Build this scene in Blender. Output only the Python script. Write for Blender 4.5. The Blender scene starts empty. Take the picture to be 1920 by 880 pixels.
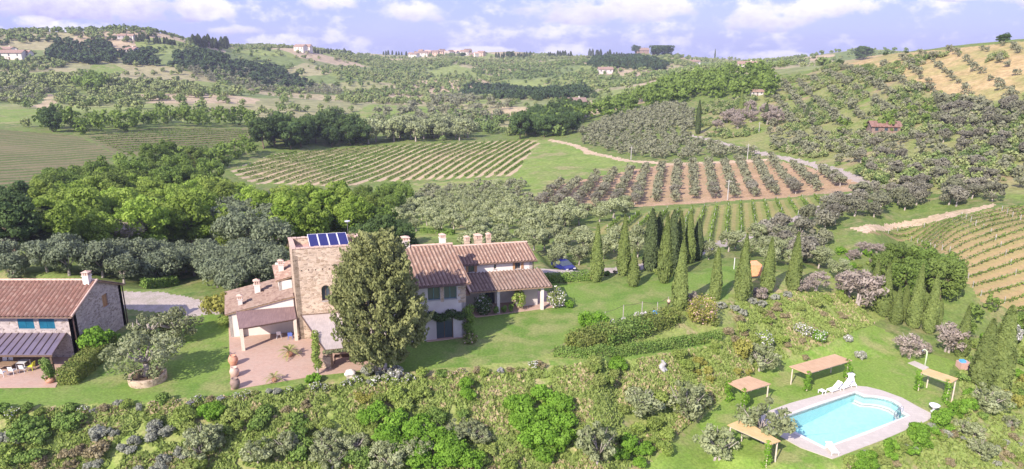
import bpy, math, random
import numpy as np
from mathutils import Vector, Matrix
R = math.radians
random.seed(7); RNG = np.random.default_rng(11)
SC = bpy.context.scene; COL = SC.collection

# ---------------------------------------------------------------- camera, sky, sun, exposure
F = 1280.0; W0, H0 = 1920.0, 880.0; HC = 30.0
PITCH = math.atan(350.0 / F)
cp, sp_ = math.cos(PITCH), math.sin(PITCH)
cam = bpy.data.cameras.new('camera'); camo = bpy.data.objects.new('camera', cam); COL.objects.link(camo)
cam.sensor_width = 36; cam.lens = 36 * F / W0; cam.clip_start = 1; cam.clip_end = 9000
camo.location = (0, 0, HC); camo.rotation_euler = (math.pi / 2 - PITCH, 0, 0)
SC.camera = camo
SUN_D = Vector((0.56, 0.83, -0.70)).normalized()
world = bpy.data.worlds.new('World'); SC.world = world; world.use_nodes = True
sun = bpy.data.lights.new('sun', 'SUN'); suno = bpy.data.objects.new('sun', sun); COL.objects.link(suno)
sun.energy = 4.9; sun.angle = R(0.5); sun.color = (1.0, 0.90, 0.80)
suno.rotation_euler = SUN_D.to_track_quat('-Z', 'Y').to_euler(); suno.location = (-60, -60, 120)
SC.view_settings.view_transform = 'Standard'; SC.view_settings.look = 'None'
SC.view_settings.exposure = 0.58; SC.view_settings.gamma = 1.0
SC.cycles.max_bounces = 5; SC.cycles.diffuse_bounces = 2; SC.cycles.glossy_bounces = 2
SC.cycles.transmission_bounces = 3; SC.cycles.transparent_max_bounces = 8; SC.cycles.volume_bounces = 0
SC.cycles.caustics_reflective = False; SC.cycles.caustics_refractive = False
SC.cycles.use_denoising = True

class NT:
    def __init__(s, tree):
        s.t = tree; s.n = tree.nodes; s.l = tree.links
    def node(s, typ, **kw):
        n = s.n.new(typ)
        for k, v in kw.items(): setattr(n, k, v)
        return n
    def put(s, sock, v):
        if isinstance(v, bpy.types.NodeSocket): s.l.new(v, sock)
        elif v is not None:
            if isinstance(v, (tuple, list)) and len(v) == 3 and len(sock.default_value) == 4: v = (*v, 1)
            sock.default_value = v
    def m(s, op, a, b=None, c=None, clamp=False):
        n = s.node('ShaderNodeMath', operation=op); n.use_clamp = clamp
        for i, v in enumerate((a, b, c)):
            if v is not None: s.put(n.inputs[i], v)
        return n.outputs[0]
    def mix(s, f, a, b, mode='MIX'):
        n = s.node('ShaderNodeMix', data_type='RGBA'); n.blend_type = mode; n.clamp_factor = True
        s.put(n.inputs[0], f); s.put(n.inputs[6], a); s.put(n.inputs[7], b); return n.outputs[2]
    def noise(s, vec, scale, detail=4, rough=.55, dist=0):
        n = s.node('ShaderNodeTexNoise'); s.put(n.inputs['Vector'], vec)
        n.inputs['Scale'].default_value = scale; n.inputs['Detail'].default_value = detail
        n.inputs['Roughness'].default_value = rough; n.inputs['Distortion'].default_value = dist
        return n.outputs['Fac']
    def ramp(s, f, a, b):
        n = s.node('ShaderNodeMapRange'); n.clamp = True; n.interpolation_type = 'SMOOTHSTEP'
        s.put(n.inputs[0], f); n.inputs[1].default_value = a; n.inputs[2].default_value = b
        return n.outputs[0]

# sky: Nishita air, tinted a little to the lavender blue of the day, with cloud banks fixed to directions
w = NT(world.node_tree); w.n.clear()
sky = w.node('ShaderNodeTexSky', sky_type='NISHITA'); sky.sun_disc = False
sky.sun_elevation = R(35); sky.sun_rotation = R(214); sky.altitude = 200; sky.air_density = 1.0; sky.dust_density = 0.6; sky.ozone_density = 2.5
tc = w.node('ShaderNodeTexCoord').outputs['Generated']
sx = w.node('ShaderNodeSeparateXYZ'); w.put(sx.inputs[0], tc)
ay = w.m('MAXIMUM', w.m('ABSOLUTE', sx.outputs[1]), 0.05)
S_ = w.m('DIVIDE', sx.outputs[0], ay); T_ = w.m('DIVIDE', sx.outputs[2], ay)
cv = w.node('ShaderNodeCombineXYZ'); w.put(cv.inputs[0], S_); w.put(cv.inputs[1], w.m('MULTIPLY', T_, 1.7)); w.put(cv.inputs[2], sx.outputs[1])
nz = w.noise(cv.outputs[0], 11, 7, .6); nz2 = w.noise(cv.outputs[0], 38, 5, .6)
clouds = [(150,22,190,34,.62),(330,30,170,32,.55),(440,30,62,26,.1),(60,10,120,28,.6),(650,16,72,22,.15),(790,38,72,22,.35),
 (1110,30,170,34,.3),(1230,22,90,26,.1),(1400,42,110,34,.3),(1530,26,130,26,.12),(1720,8,60,12,.2),(190,66,80,18,0.),(30,62,70,12,.3),(330,76,60,9,.1),
 (560,80,70,13,0.),(1055,98,60,14,0.),(1560,112,60,18,0.),(1400,104,90,11,.2),(480,62,60,10,.4),(1860,10,120,20,.2),(900,95,80,8,.1),
 (2200,40,150,30,.2),(-200,40,150,30,.3),(130,50,50,12,.3)]
acc = 0.0; shade = 0.0
for (u, v, a, b, dk) in clouds:
    s0 = (u - 960) / F * 1.0 / (cp + 0.0); t0 = (90 - v) / F * 1.07
    dx = w.m('DIVIDE', w.m('SUBTRACT', S_, s0), a / F); dy = w.m('DIVIDE', w.m('SUBTRACT', T_, t0), b * 1.2 / F)
    under = w.m('MULTIPLY', w.m('LESS_THAN', dy, 0.0), 1.2)
    d = w.m('ADD', w.m('MULTIPLY', dx, dx), w.m('MULTIPLY', w.m('MULTIPLY', dy, dy), w.m('ADD', under, 1.0)))
    mk_ = w.m('SUBTRACT', 1.0, d)
    sh_ = w.m('ADD', w.m('MULTIPLY', dy, -0.55), dk)
    shade = w.m('ADD', shade, w.m('MULTIPLY', w.m('MAXIMUM', mk_, 0.0), sh_))
    acc = w.m('ADD', acc, w.m('MAXIMUM', mk_, 0.0))
dens = w.m('ADD', acc, w.m('MULTIPLY', w.m('SUBTRACT', nz, 0.5), 4.4))
dens = w.m('ADD', dens, w.m('MULTIPLY', w.m('SUBTRACT', nz2, 0.5), 2.0))
high = w.ramp(T_, 0.12, 0.5)   # higher overhead: broken cloud everywhere
cm = w.ramp(dens, -0.1, 0.95)
gen = w.ramp(w.noise(tc, 3.2, 6, .6), 0.55, 0.75)
cm = w.m('MAXIMUM', cm, w.m('MULTIPLY', high, gen))
shf = w.m('ADD', w.m('DIVIDE', shade, w.m('MAXIMUM', acc, 0.25)), w.m('MULTIPLY', w.m('SUBTRACT', nz2, .5), 1.2), clamp=True)
skyc = w.mix(0.75, sky.outputs[0], (3.8, 4.2, 9.0))
ccol = w.mix(shf, (8.9, 8.6, 10.2), (4.5, 4.2, 7.3))
veil = w.ramp(w.noise(cv.outputs[0], 5, 4, .5), .35, .8)
skyc = w.mix(w.m('MULTIPLY', veil, .22), skyc, (6.6, 6.6, 10.0))
fin = w.mix(w.m('MULTIPLY', cm, .93), skyc, ccol)
bg = w.node('ShaderNodeBackground'); w.put(bg.inputs[0], fin); bg.inputs[1].default_value = 0.09
wo = w.node('ShaderNodeOutputWorld'); w.l.new(bg.outputs[0], wo.inputs[0])

# ---------------------------------------------------------------- pixels of the survey -> world
def ray(u, v):
    a = (u - W0 / 2) / F; b = (v - H0 / 2) / F
    return a, cp - b * sp_, -(sp_ + b * cp)
def flat(u, v, z=0.0):
    x, y, d = ray(u, v); k = (z - HC) / d
    return Vector((x * k, y * k, z))
def proj(x, y, z):
    dz = z - HC; fw = y * cp - dz * sp_; up = y * sp_ + dz * cp
    return 960 + F * x / fw, 440 - F * up / fw
def ctrl():
    P = []
    def z(u, v, zz): p = flat(u, v, zz); P.append((math.atan2(p.x, p.y), math.log(math.hypot(p.x, p.y)), zz))
    def r(u, v, rr):
        x, y, d = ray(u, v); h = math.hypot(x, y); P.append((math.atan2(x, y), math.log(rr), HC + d / h * rr))
    def a(u, rr, zz):
        x, y, d = ray(u, 90); P.append((math.atan2(x, y), math.log(rr), zz))
    # near bank, lawn
    for u in range(-300, 1150, 90):
        e = float(np.interp(u, [-300, 0, 300, 640, 860, 1040], [765, 765, 752, 712, 692, 672]))
        z(u, e + 4, 0)
        for v in (790, 835, 880, 930):
            if v - e > 35: z(u, v, -.0235 * (v - e - 4))
    for u, zz in ((1250,-5.9),(1400,-5.8),(1560,-6.2),(1700,-7.5),(1920,-9.5),(2200,-11)): z(u, 900, zz)
    for u, v in ((-200,640),(0,620),(300,640),(500,620),(700,620),(900,560),(900,640),(1000,520),(1100,600),(1200,545),(1300,530),(1280,600)): z(u, v, 0)
    z(1180,668,-.6); z(1350,640,-1.6); z(1380,560,-.1); z(1450,530,-.4); z(1500,560,-.9)
    for u, v, zz in ((1420,700,-5.0),(1500,640,-4.0),(1350,760,-5.5),(1500,720,-5.5),(1600,700,-5.5),(1650,780,-5.5),(1550,850,-5.6),(1640,640,-4.9),(1700,690,-5.5),(1780,740,-5.8),(1590,590,-3.2),(1700,610,-4.8),(1850,730,-7),(1920,700,-7.5),(1640,540,-3.2),(1750,570,-4.6),(1900,600,-6.3),(2150,650,-7),(1200,800,-4.6),(1150,740,-3.0),(1300,720,-4.2)): z(u, v, zz)
    for u, v, zz in ((0,510,-2),(300,520,-1.5),(600,480,-2.0),(850,470,-2.2),(1080,490,-1.0),(1250,490,-.6),(1400,470,-1.6),(1550,480,-3),(1700,480,-4.9)): z(u, v, zz)
    z(1330,462,-1.7); z(1430,432,-2.8)
    # left valley and fields
    for u in (-350, 0):
        for v, rr in ((470,120),(400,175),(300,260),(250,335),(200,480),(150,690),(112,860)): r(u, v, rr)
    r(-350, 85, 1000); r(0, 80, 980); r(110, 77, 960); r(240, 74, 940); r(400, 92, 980); r(520, 101, 1080)
    for v, rr in ((465,125),(400,180),(300,262),(240,350),(200,480),(150,690),(110,830)): r(250, v, rr)
    for v, rr in ((450,125),(345,238),(290,285),(240,380),(190,560),(150,760),(125,920)): r(500, v, rr)
    r(650,103,1250); r(800,105,1350); r(950,108,1400); r(1100,110,1350); r(1180,101,1200); r(1260,96,1150); r(1340,112,1100)
    for v, rr in ((430,135),(390,175),(345,238),(272,320),(230,460),(190,640),(150,930),(125,1150)): r(780, v, rr)
    for v, rr in ((430,130),(390,165),(345,205),(300,262),(268,318),(220,470),(180,640),(150,880),(125,1120)): r(1000, v, rr)
    for v, rr in ((430,125),(385,165),(345,195),(310,228),(270,285),(225,350),(190,470),(160,620),(130,850)): r(1200, v, rr)
    for v, rr in ((370,175),(330,205),(290,245),(240,300),(200,350),(160,430),(138,520)): r(1380, v, rr)
    r(1380,128,700)
    for v, rr in ((420,133),(370,168),(320,208),(250,265),(200,315),(150,400),(128,450)): r(1520, v, rr)
    for v, rr in ((430,130),(370,160),(300,205),(250,240),(200,280),(150,330),(115,378)): r(1640, v, rr)
    for v, rr in ((430,134),(370,160),(300,195),(240,230),(180,275),(130,315),(98,345)): r(1780, v, rr)
    for v, rr in ((430,135),(370,161),(300,190),(240,220),(180,257),(130,292),(80,335)): r(1920, v, rr)
    for v, rr in ((430,137),(370,163),(300,190),(180,250),(75,330)): r(2250, v, rr)
    # lee sides of crests
    for u in (1640, 1780, 1920, 2250): a(u, 620, 8); a(u, 1100, 15); a(u, 2600, 5)
    a(1520, 760, 14); a(1380, 1700, 0)
    for u in (-350, 0, 250, 500, 780, 1000, 1200, 1450): a(u, 3200, -30)
    for u in (-350, 250): a(u, 1500, 15)
    for u in (780, 1100): a(u, 1900, 0)
    for u in (-350, 500, 1200, 2200): a(u, 20, -8); a(u, 3, -9)
    return np.array(P)
CP = ctrl()
SCL = np.array([3.2, 1.0])
Xc = CP[:, :2] * SCL
def U(d2): return 0.5 * d2 * np.log(d2 + 1e-12)
def tps_fit():
    n = len(Xc); d2 = ((Xc[:, None] - Xc[None]) ** 2).sum(-1)
    K = U(d2) + np.eye(n) * 3e-3
    Pm = np.hstack([np.ones((n, 1)), Xc]); A = np.zeros((n + 3, n + 3)); A[:n, :n] = K; A[:n, n:] = Pm; A[n:, :n] = Pm.T
    return np.linalg.solve(A, np.concatenate([CP[:, 2], np.zeros(3)]))
WT = tps_fit()
def tps(az, lr):
    q = np.stack([az * SCL[0], lr * SCL[1]], 1); out = np.empty(len(q)); n = len(Xc)
    for i in range(0, len(q), 20000):
        b = q[i:i + 20000]; d2 = ((b[:, None] - Xc[None]) ** 2).sum(-1)
        out[i:i + 20000] = U(d2) @ WT[:n] + WT[n] + b @ WT[n + 1:]
    return out
def inpoly(px, py, poly):
    poly = np.asarray(poly, float); c = np.zeros(px.shape, bool); j = len(poly) - 1
    for i in range(len(poly)):
        xi, yi = poly[i]; xj, yj = poly[j]
        with np.errstate(divide='ignore', invalid='ignore'):
            t = ((yi > py) != (yj > py)) & (px < (xj - xi) * (py - yi) / (yj - yi + 1e-12) + xi)
        c ^= t; j = i
    return c
def sdist(px, py, poly):   # distance to polygon, negative inside
    poly = np.asarray(poly, float); d = np.full(px.shape, 1e9)
    for i in range(len(poly)):
        a = poly[i - 1]; b = poly[i]; e = b - a; L = (e ** 2).sum()
        t = np.clip(((px - a[0]) * e[0] + (py - a[1]) * e[1]) / L, 0, 1)
        d = np.minimum(d, np.hypot(px - a[0] - t * e[0], py - a[1] - t * e[1]))
    return np.where(inpoly(px, py, poly), -d, d)
def fpoly(pts, z): return [flat(u, v, z).xy[:] for u, v in pts]
PLAT = fpoly([(-400,755),(0,762),(300,750),(430,742),(640,708),(860,688),(1035,668),(1060,640),(1240,592),(1350,565),(1360,510),(1180,515),(1020,505),(1000,470),(760,465),(500,500),(420,540),(200,545),(-400,545)], 0)
POOLT = fpoly([(1340,775),(1440,712),(1500,690),(1620,668),(1700,690),(1760,740),(1740,790),(1600,860),(1500,872),(1370,850)], -5.5)
AZ = np.radians(np.linspace(-50, 50, 801))
RR = np.concatenate([[2, 8, 16, 24, 31], np.exp(np.linspace(math.log(36), math.log(3200), 760))])
LR = np.log(RR)
def vnoise(x, y, s, seed):
    r = np.random.default_rng(seed); t = r.random((256, 256)); X = x / s; Y = y / s
    i = np.floor(X).astype(int); j = np.floor(Y).astype(int); fx = X - i; fy = Y - j
    fx = fx * fx * (3 - 2 * fx); fy = fy * fy * (3 - 2 * fy)
    g = lambda a, b: t[a % 256, b % 256]
    return (g(i, j) * (1 - fx) + g(i + 1, j) * fx) * (1 - fy) + (g(i, j + 1) * (1 - fx) + g(i + 1, j + 1) * fx) * fy
aa, ll = np.meshgrid(AZ, LR, indexing='ij'); rg = np.exp(ll)
GX = rg * np.sin(aa); GY = rg * np.cos(aa)
GZ = tps(aa.ravel(), ll.ravel()).reshape(aa.shape)
amp = np.clip((rg - 40) / 60, 0, 1)
GZ += amp * (vnoise(GX, GY, 45, 1) - .5) * .7 + (vnoise(GX, GY, 7, 2) - .5) * .35 + np.clip(rg / 500 - .6, 0, 1) * (vnoise(GX, GY, 110, 3) - .5) * 15 + np.clip(rg / 450 - 1.1, 0, 1) * (vnoise(GX, GY, 260, 4) - .5) * 24
near = rg < 140
for poly, zz, wd in ((PLAT, 0.0, 2.2), (POOLT, -5.5, 1.8)):
    d = sdist(GX[near], GY[near], poly); k = np.clip(1 - d / wd, 0, 1); k = k * k * (3 - 2 * k)
    GZ[near] = GZ[near] * (1 - k) + zz * k
def zf(x, y):
    x = np.asarray(x, float); y = np.asarray(y, float)
    a = (np.arctan2(x, y) - AZ[0]) / (AZ[1] - AZ[0]); l = np.log(np.hypot(x, y))
    j = np.clip(np.searchsorted(LR, l) - 1, 0, len(LR) - 2); fy = np.clip((l - LR[j]) / (LR[j + 1] - LR[j]), 0, 1)
    i = np.clip(np.floor(a).astype(int), 0, len(AZ) - 2); fx = np.clip(a - i, 0, 1)
    return (GZ[i, j] * (1 - fx) + GZ[i + 1, j] * fx) * (1 - fy) + (GZ[i, j + 1] * (1 - fx) + GZ[i + 1, j + 1] * fx) * fy
_rs = np.exp(np.linspace(math.log(38), math.log(3000), 2600))
def at(u, v, rmin=0):
    x, y, d = ray(u, v); h = math.hypot(x, y)
    rs = _rs[_rs > rmin]; z = HC + d / h * rs; t = zf(x / h * rs, y / h * rs)
    k = np.argmax(t >= z)
    if not (t >= z).any(): k = np.argmin(z - t)
    elif k > 0:
        e0 = z[k - 1] - t[k - 1]; e1 = t[k] - z[k]; rr = rs[k - 1] + (rs[k] - rs[k - 1]) * e0 / (e0 + e1 + 1e-9)
        return Vector((x / h * rr, y / h * rr, float(zf(x / h * rr, y / h * rr))))
    rr = rs[k]; return Vector((x / h * rr, y / h * rr, float(t[k])))
def wpoly(pts, step=25, close=True):
    out = []; n = len(pts)
    for i in range(n if close else n - 1):
        a = pts[i]; b = pts[(i + 1) % n]; m = max(1, int(math.hypot(a[0] - b[0], a[1] - b[1]) / step))
        for k in range(m):
            t = k / m; p = at(a[0] + (b[0] - a[0]) * t, a[1] + (b[1] - a[1]) * t); out.append((p.x, p.y))
    if not close: p = at(*pts[-1]); out.append((p.x, p.y))
    return out

# ---------------------------------------------------------------- object helpers
def tag(o, label=None, cat=None, group=None, kind=None):
    if label: o['label'] = label
    if cat: o['category'] = cat
    if group: o['group'] = group
    if kind: o['kind'] = kind
    return o
def wloc(p):
    v = Vector((0, 0, 0))
    while p is not None: v += p.location; p = p.parent
    return v
def empty(name, loc, label, cat, group=None):
    o = bpy.data.objects.new(name, None); COL.objects.link(o); o.location = loc; o.empty_display_size = .3
    return tag(o, label, cat, group)
def mesh_np(name, V, faces, tone=None, smooth=False):
    """V (n,3); faces (m,k) int array, or a list of such arrays"""
    me = bpy.data.meshes.new(name); V = np.asarray(V, np.float32)
    fl = faces if isinstance(faces, list) else [faces]; fl = [np.asarray(f, np.int32) for f in fl if len(f)]
    nl = sum(f.size for f in fl); npo = sum(len(f) for f in fl)
    me.vertices.add(len(V)); me.vertices.foreach_set('co', V.ravel())
    me.loops.add(nl); me.loops.foreach_set('vertex_index', np.concatenate([f.ravel() for f in fl]))
    tot = np.concatenate([np.full(len(f), f.shape[1], np.int32) for f in fl]); st = np.concatenate([[0], np.cumsum(tot)[:-1]]).astype(np.int32)
    me.polygons.add(npo); me.polygons.foreach_set('loop_start', st); me.polygons.foreach_set('loop_total', tot)
    if smooth: me.polygons.foreach_set('use_smooth', np.ones(npo, bool))
    if tone is not None:
        at_ = me.attributes.new('tone', 'FLOAT', 'POINT'); at_.data.foreach_set('value', np.asarray(tone, np.float32))
    me.update(calc_edges=True); me.validate(); return me
def link(name, me, mat=None, parent=None, loc=None):
    o = bpy.data.objects.new(name, me); COL.objects.link(o)
    if mat is not None and not me.materials: me.materials.append(mat)
    if parent is not None: o.parent = parent
    if loc is not None: o.location = loc
    return o
class MB:
    """collects faces in world coordinates; build() makes one mesh object"""
    def __init__(s): s.v = []; s.f = []
    def poly(s, pts):
        b = len(s.v); s.v += [tuple(p) for p in pts]; s.f.append(tuple(range(b, b + len(pts))))
    def hexa(s, c):   # 8 corners: bottom 4 ccw, top 4 ccw
        b = len(s.v); s.v += [tuple(p) for p in c]
        for q in ((3, 2, 1, 0), (4, 5, 6, 7), (0, 1, 5, 4), (1, 2, 6, 5), (2, 3, 7, 6), (3, 0, 4, 7)): s.f.append(tuple(b + i for i in q))
        return s
    def box(s, x0, x1, y0, y1, z0, z1, fr=None):
        c = [(x0, y0, z0), (x1, y0, z0), (x1, y1, z0), (x0, y1, z0), (x0, y0, z1), (x1, y0, z1), (x1, y1, z1), (x0, y1, z1)]
        if fr: c = [fr(*p) for p in c]
        return s.hexa(c)
    def prism(s, poly, z0, z1):
        n = len(poly); b = len(s.v); s.v += [(p[0], p[1], z0) for p in poly] + [(p[0], p[1], z1) for p in poly]
        s.f.append(tuple(b + i for i in reversed(range(n)))); s.f.append(tuple(b + n + i for i in range(n)))
        for i in range(n): j = (i + 1) % n; s.f.append((b + i, b + j, b + n + j, b + n + i))
        return s
    def tube(s, pts, rad, n=7, cap=True):
        pts = [Vector(p) for p in pts]; rad = rad if isinstance(rad, (list, tuple)) else [rad] * len(pts); b = len(s.v)
        for i, p in enumerate(pts):
            d = (pts[min(i + 1, len(pts) - 1)] - pts[max(i - 1, 0)]).normalized()
            x = d.orthogonal().normalized() if i == 0 else (px - d * px.dot(d)).normalized()
            px = x; y = d.cross(x)
            for k in range(n):
                t = 2 * math.pi * k / n; q = p + (x * math.cos(t) + y * math.sin(t)) * rad[i]; s.v.append(tuple(q))
        for i in range(len(pts) - 1):
            for k in range(n):
                k2 = (k + 1) % n; s.f.append((b + i * n + k, b + i * n + k2, b + (i + 1) * n + k2, b + (i + 1) * n + k))
        if cap: s.f.append(tuple(b + k for k in reversed(range(n)))); s.f.append(tuple(b + (len(pts) - 1) * n + k for k in range(n)))
        return s
    def lathe(s, c, prof, n=16):
        b = len(s.v)
        for (r, z) in prof:
            for k in range(n): t = 2 * math.pi * k / n; s.v.append((c[0] + r * math.cos(t), c[1] + r * math.sin(t), c[2] + z))
        for i in range(len(prof) - 1):
            for k in range(n): k2 = (k + 1) % n; s.f.append((b + i * n + k, b + i * n + k2, b + (i + 1) * n + k2, b + (i + 1) * n + k))
        s.f.append(tuple(b + k for k in reversed(range(n)))); s.f.append(tuple(b + (len(prof) - 1) * n + k for k in range(n)))
        return s
    def build(s, name, mat, parent=None, smooth=False):
        me = bpy.data.meshes.new(name); off = wloc(parent)
        me.from_pydata([(a - off.x, b - off.y, c - off.z) for a, b, c in s.v], [], s.f)
        if smooth:
            for p in me.polygons: p.use_smooth = True
        me.update(); return link(name, me, mat, parent)
def dup(o, parent=None):
    c = o.copy(); COL.objects.link(c); c.parent = parent
    for ch in list(o.children): dup(ch, c)
    return c

# ---------------------------------------------------------------- materials
MATS = {}
def base_mat(name):
    m = bpy.data.materials.new(name); m.use_nodes = True; t = NT(m.node_tree); t.n.clear()
    o = t.node('ShaderNodeOutputMaterial'); b = t.node('ShaderNodeBsdfPrincipled'); t.l.new(b.outputs[0], o.inputs[0])
    b.inputs['Roughness'].default_value = .85; b.inputs['Specular IOR Level'].default_value = .25
    MATS[name] = m; return m, t, b, o
def bump(t, b, h, strength=.4, dist=.05):
    n = t.node('ShaderNodeBump'); t.put(n.inputs['Height'], h); n.inputs['Strength'].default_value = strength; n.inputs['Distance'].default_value = dist
    t.l.new(n.outputs[0], b.inputs['Normal'])
def geo(t): return t.node('ShaderNodeNewGeometry').outputs['Position']
def simple(name, c1, c2, scale=3, rough=.85, detail=4, bmp=.2, metal=0, spec=.25, c3=None):
    m, t, b, o = base_mat(name); p = geo(t)
    n = t.ramp(t.noise(p, scale, detail, .6), .3, .7); c = t.mix(n, c1, c2)
    if c3: c = t.mix(t.ramp(t.noise(p, scale * .23, 3, .6), .45, .7), c, c3)
    t.put(b.inputs['Base Color'], c); b.inputs['Roughness'].default_value = rough; b.inputs['Metallic'].default_value = metal; b.inputs['Specular IOR Level'].default_value = spec
    if bmp: bump(t, b, t.noise(p, scale * 4, 3, .6), bmp, .03)
    return m
def foliage(name, dark, light, alt=None, hue=.12, trans=.25):
    m, t, b, o = base_mat(name)
    at_ = t.node('ShaderNodeAttribute'); at_.attribute_name = 'tone'; oi = t.node('ShaderNodeObjectInfo')
    c = t.mix(at_.outputs['Fac'], dark, light)
    if alt: c = t.mix(t.m('MULTIPLY', t.ramp(oi.outputs['Random'], .35, 1.0), .8), c, alt)
    v = t.m('ADD', t.m('MULTIPLY', t.m('FRACT', t.m('MULTIPLY', oi.outputs['Random'], 7.31)), 2 * hue), 1 - hue)
    mm = t.node('ShaderNodeVectorMath', operation='SCALE'); t.put(mm.inputs[0], c); t.put(mm.inputs['Scale'], v)
    c = mm.outputs[0]; t.put(b.inputs['Base Color'], c); b.inputs['Roughness'].default_value = .75; b.inputs['Specular IOR Level'].default_value = .18
    if trans:
        tr = t.node('ShaderNodeBsdfTranslucent'); t.put(tr.inputs[0], t.mix(.5, c, light)); ms = t.node('ShaderNodeMixShader')
        ms.inputs[0].default_value = trans; t.l.new(b.outputs[0], ms.inputs[1]); t.l.new(tr.outputs[0], ms.inputs[2]); t.l.new(ms.outputs[0], o.inputs[0])
    return m
M = {}
# ---- ground materials
def ground(name, cols, s1=.35, s2=.06, s3=3.0, bmp=.5):
    """cols: list of 4 colours mixed by two noises and a fine speckle"""
    m, t, b, o = base_mat(name); p = geo(t)
    n1 = t.ramp(t.noise(p, s1, 5, .6), .38, .62); n2 = t.ramp(t.noise(p, s2, 4, .6, .5), .4, .6); n3 = t.noise(p, s3, 5, .7)
    c = t.mix(n2, t.mix(n1, cols[0], cols[1]), t.mix(n1, cols[2], cols[3]))
    k = t.m('ADD', t.m('MULTIPLY', t.ramp(n3, .25, .75), .6), .7)
    mm = t.node('ShaderNodeVectorMath', operation='SCALE'); t.put(mm.inputs[0], c); t.put(mm.inputs['Scale'], k)
    t.put(b.inputs['Base Color'], mm.outputs[0]); b.inputs['Roughness'].default_value = .95; b.inputs['Specular IOR Level'].default_value = .1
    bump(t, b, n3, bmp, .15); return m
def striped(name, ang, period, cA, cB, cC, duty=.5, sub=.35):
    """rows ploughed at a fixed world bearing: tilled strip / grass strip, roughened by noise"""
    m, t, b, o = base_mat(name); p = geo(t); s = t.node('ShaderNodeSeparateXYZ'); t.put(s.inputs[0], p)
    nx, ny = -math.sin(ang), math.cos(ang)
    d = t.m('ADD', t.m('MULTIPLY', s.outputs[0], nx), t.m('MULTIPLY', s.outputs[1], ny))
    d = t.m('ADD', d, t.m('MULTIPLY', t.m('SUBTRACT', t.noise(p, .25, 3), .5), period * .2))
    ph = t.m('FRACT', t.m('DIVIDE', d, period)); k = t.ramp(t.m('ABSOLUTE', t.m('SUBTRACT', ph, .5)), .5 * duty - .05, .5 * duty + .05)
    n = t.ramp(t.noise(p, 1.1, 5, .65), .3, .7); nb = t.ramp(t.noise(p, .045, 3, .5), .42, .66)
    a = t.mix(n, cA, tuple(x * .72 for x in cA)); g = t.mix(n, cB, tuple(x * .7 for x in cB))
    c = t.mix(k, a, g); c = t.mix(t.m('MULTIPLY', nb, sub), c, cC)
    t.put(b.inputs['Base Color'], c); b.inputs['Roughness'].default_value = .95; b.inputs['Specular IOR Level'].default_value = .1
    bump(t, b, n, .5, .2); return m
VANG = math.atan2(80, 20); OANG = math.atan2(55, 13.5)
M['ground'] = ground('rough_grass', [(.13,.20,.045),(.20,.25,.07),(.26,.25,.11),(.10,.17,.04)], .5, .09, 2.5)
M['bank'] = ground('bank_grass', [(.20,.28,.06),(.28,.32,.10),(.38,.32,.17),(.20,.27,.065)], .8, .16, 3.5)
M['lawn'] = ground('lawn_grass', [(.150,.250,.045),(.185,.275,.060),(.245,.275,.095),(.130,.225,.042)], .35, .11, 4, .3)
M['poollawn'] = ground('pool_lawn_grass', [(.18,.29,.05),(.22,.31,.065),(.29,.31,.11),(.16,.27,.045)], .4, .14, 4, .3)
M['meadow'] = ground('meadow_grass', [(.18,.27,.055),(.24,.30,.085),(.30,.285,.13),(.16,.245,.05)], .16, .05, .9)
M['hillgrass'] = ground('olive_hill_grass', [(.20,.25,.07),(.27,.27,.11),(.33,.27,.15),(.17,.24,.055)], .1, .04, .8)
m, t, b, o = base_mat('hill_patchwork'); p = geo(t)
wn = t.node('ShaderNodeTexNoise'); t.put(wn.inputs['Vector'], p); wn.inputs['Scale'].default_value = .012; wn.inputs['Detail'].default_value = 4
wa = t.node('ShaderNodeVectorMath', operation='SCALE'); t.put(wa.inputs[0], wn.outputs['Color']); wa.inputs['Scale'].default_value = 60
wb = t.node('ShaderNodeVectorMath', operation='ADD'); t.put(wb.inputs[0], p); t.put(wb.inputs[1], wa.outputs[0])
vo = t.node('ShaderNodeTexVoronoi'); t.put(vo.inputs['Vector'], wb.outputs[0]); vo.inputs['Scale'].default_value = .011
sv_ = t.node('ShaderNodeSeparateColor'); t.put(sv_.inputs[0], vo.outputs['Color'])
c = t.mix(t.ramp(sv_.outputs[0], .35, .5), (.23,.28,.08), (.34,.31,.16)); c = t.mix(t.ramp(sv_.outputs[0], .68, .8), c, (.17,.22,.07)); c = t.mix(t.ramp(sv_.outputs[1], .8, .85), c, (.44,.35,.22))
n_ = t.noise(p, .15, 5, .7); k = t.m('ADD', t.m('MULTIPLY', t.ramp(n_, .25, .75), .6), .7); sc2 = t.node('ShaderNodeVectorMath', operation='SCALE'); t.put(sc2.inputs[0], c); t.put(sc2.inputs['Scale'], k)
t.put(b.inputs['Base Color'], sc2.outputs[0]); b.inputs['Roughness'].default_value = .95; M['hills'] = m
M['soil'] = ground('orchard_soil', [(.40,.275,.165),(.46,.32,.20),(.36,.27,.15),(.42,.30,.18)], .3, .06, 2.2)
M['track'] = ground('track_dirt', [(.52,.40,.27),(.58,.45,.31),(.46,.37,.22),(.55,.42,.29)], .4, .08, 2.0)
M['road'] = ground('road_gravel', [(.40,.34,.29),(.46,.40,.35),(.34,.31,.24),(.43,.37,.32)], .6, .1, 5, .2)
M['ochre'] = ground('dry_hill', [(.42,.31,.15),(.47,.35,.18),(.30,.29,.11),(.38,.31,.14)], .12, .035, .6)
M['tanfield'] = ground('tan_field', [(.45,.36,.22),(.50,.40,.25),(.42,.36,.20),(.47,.38,.24)], .05, .02, .5)
M['darkfield'] = striped('left_field', R(62), 4.5, (.25,.215,.11), (.13,.185,.055), (.24,.205,.11), .5, .5)
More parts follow.
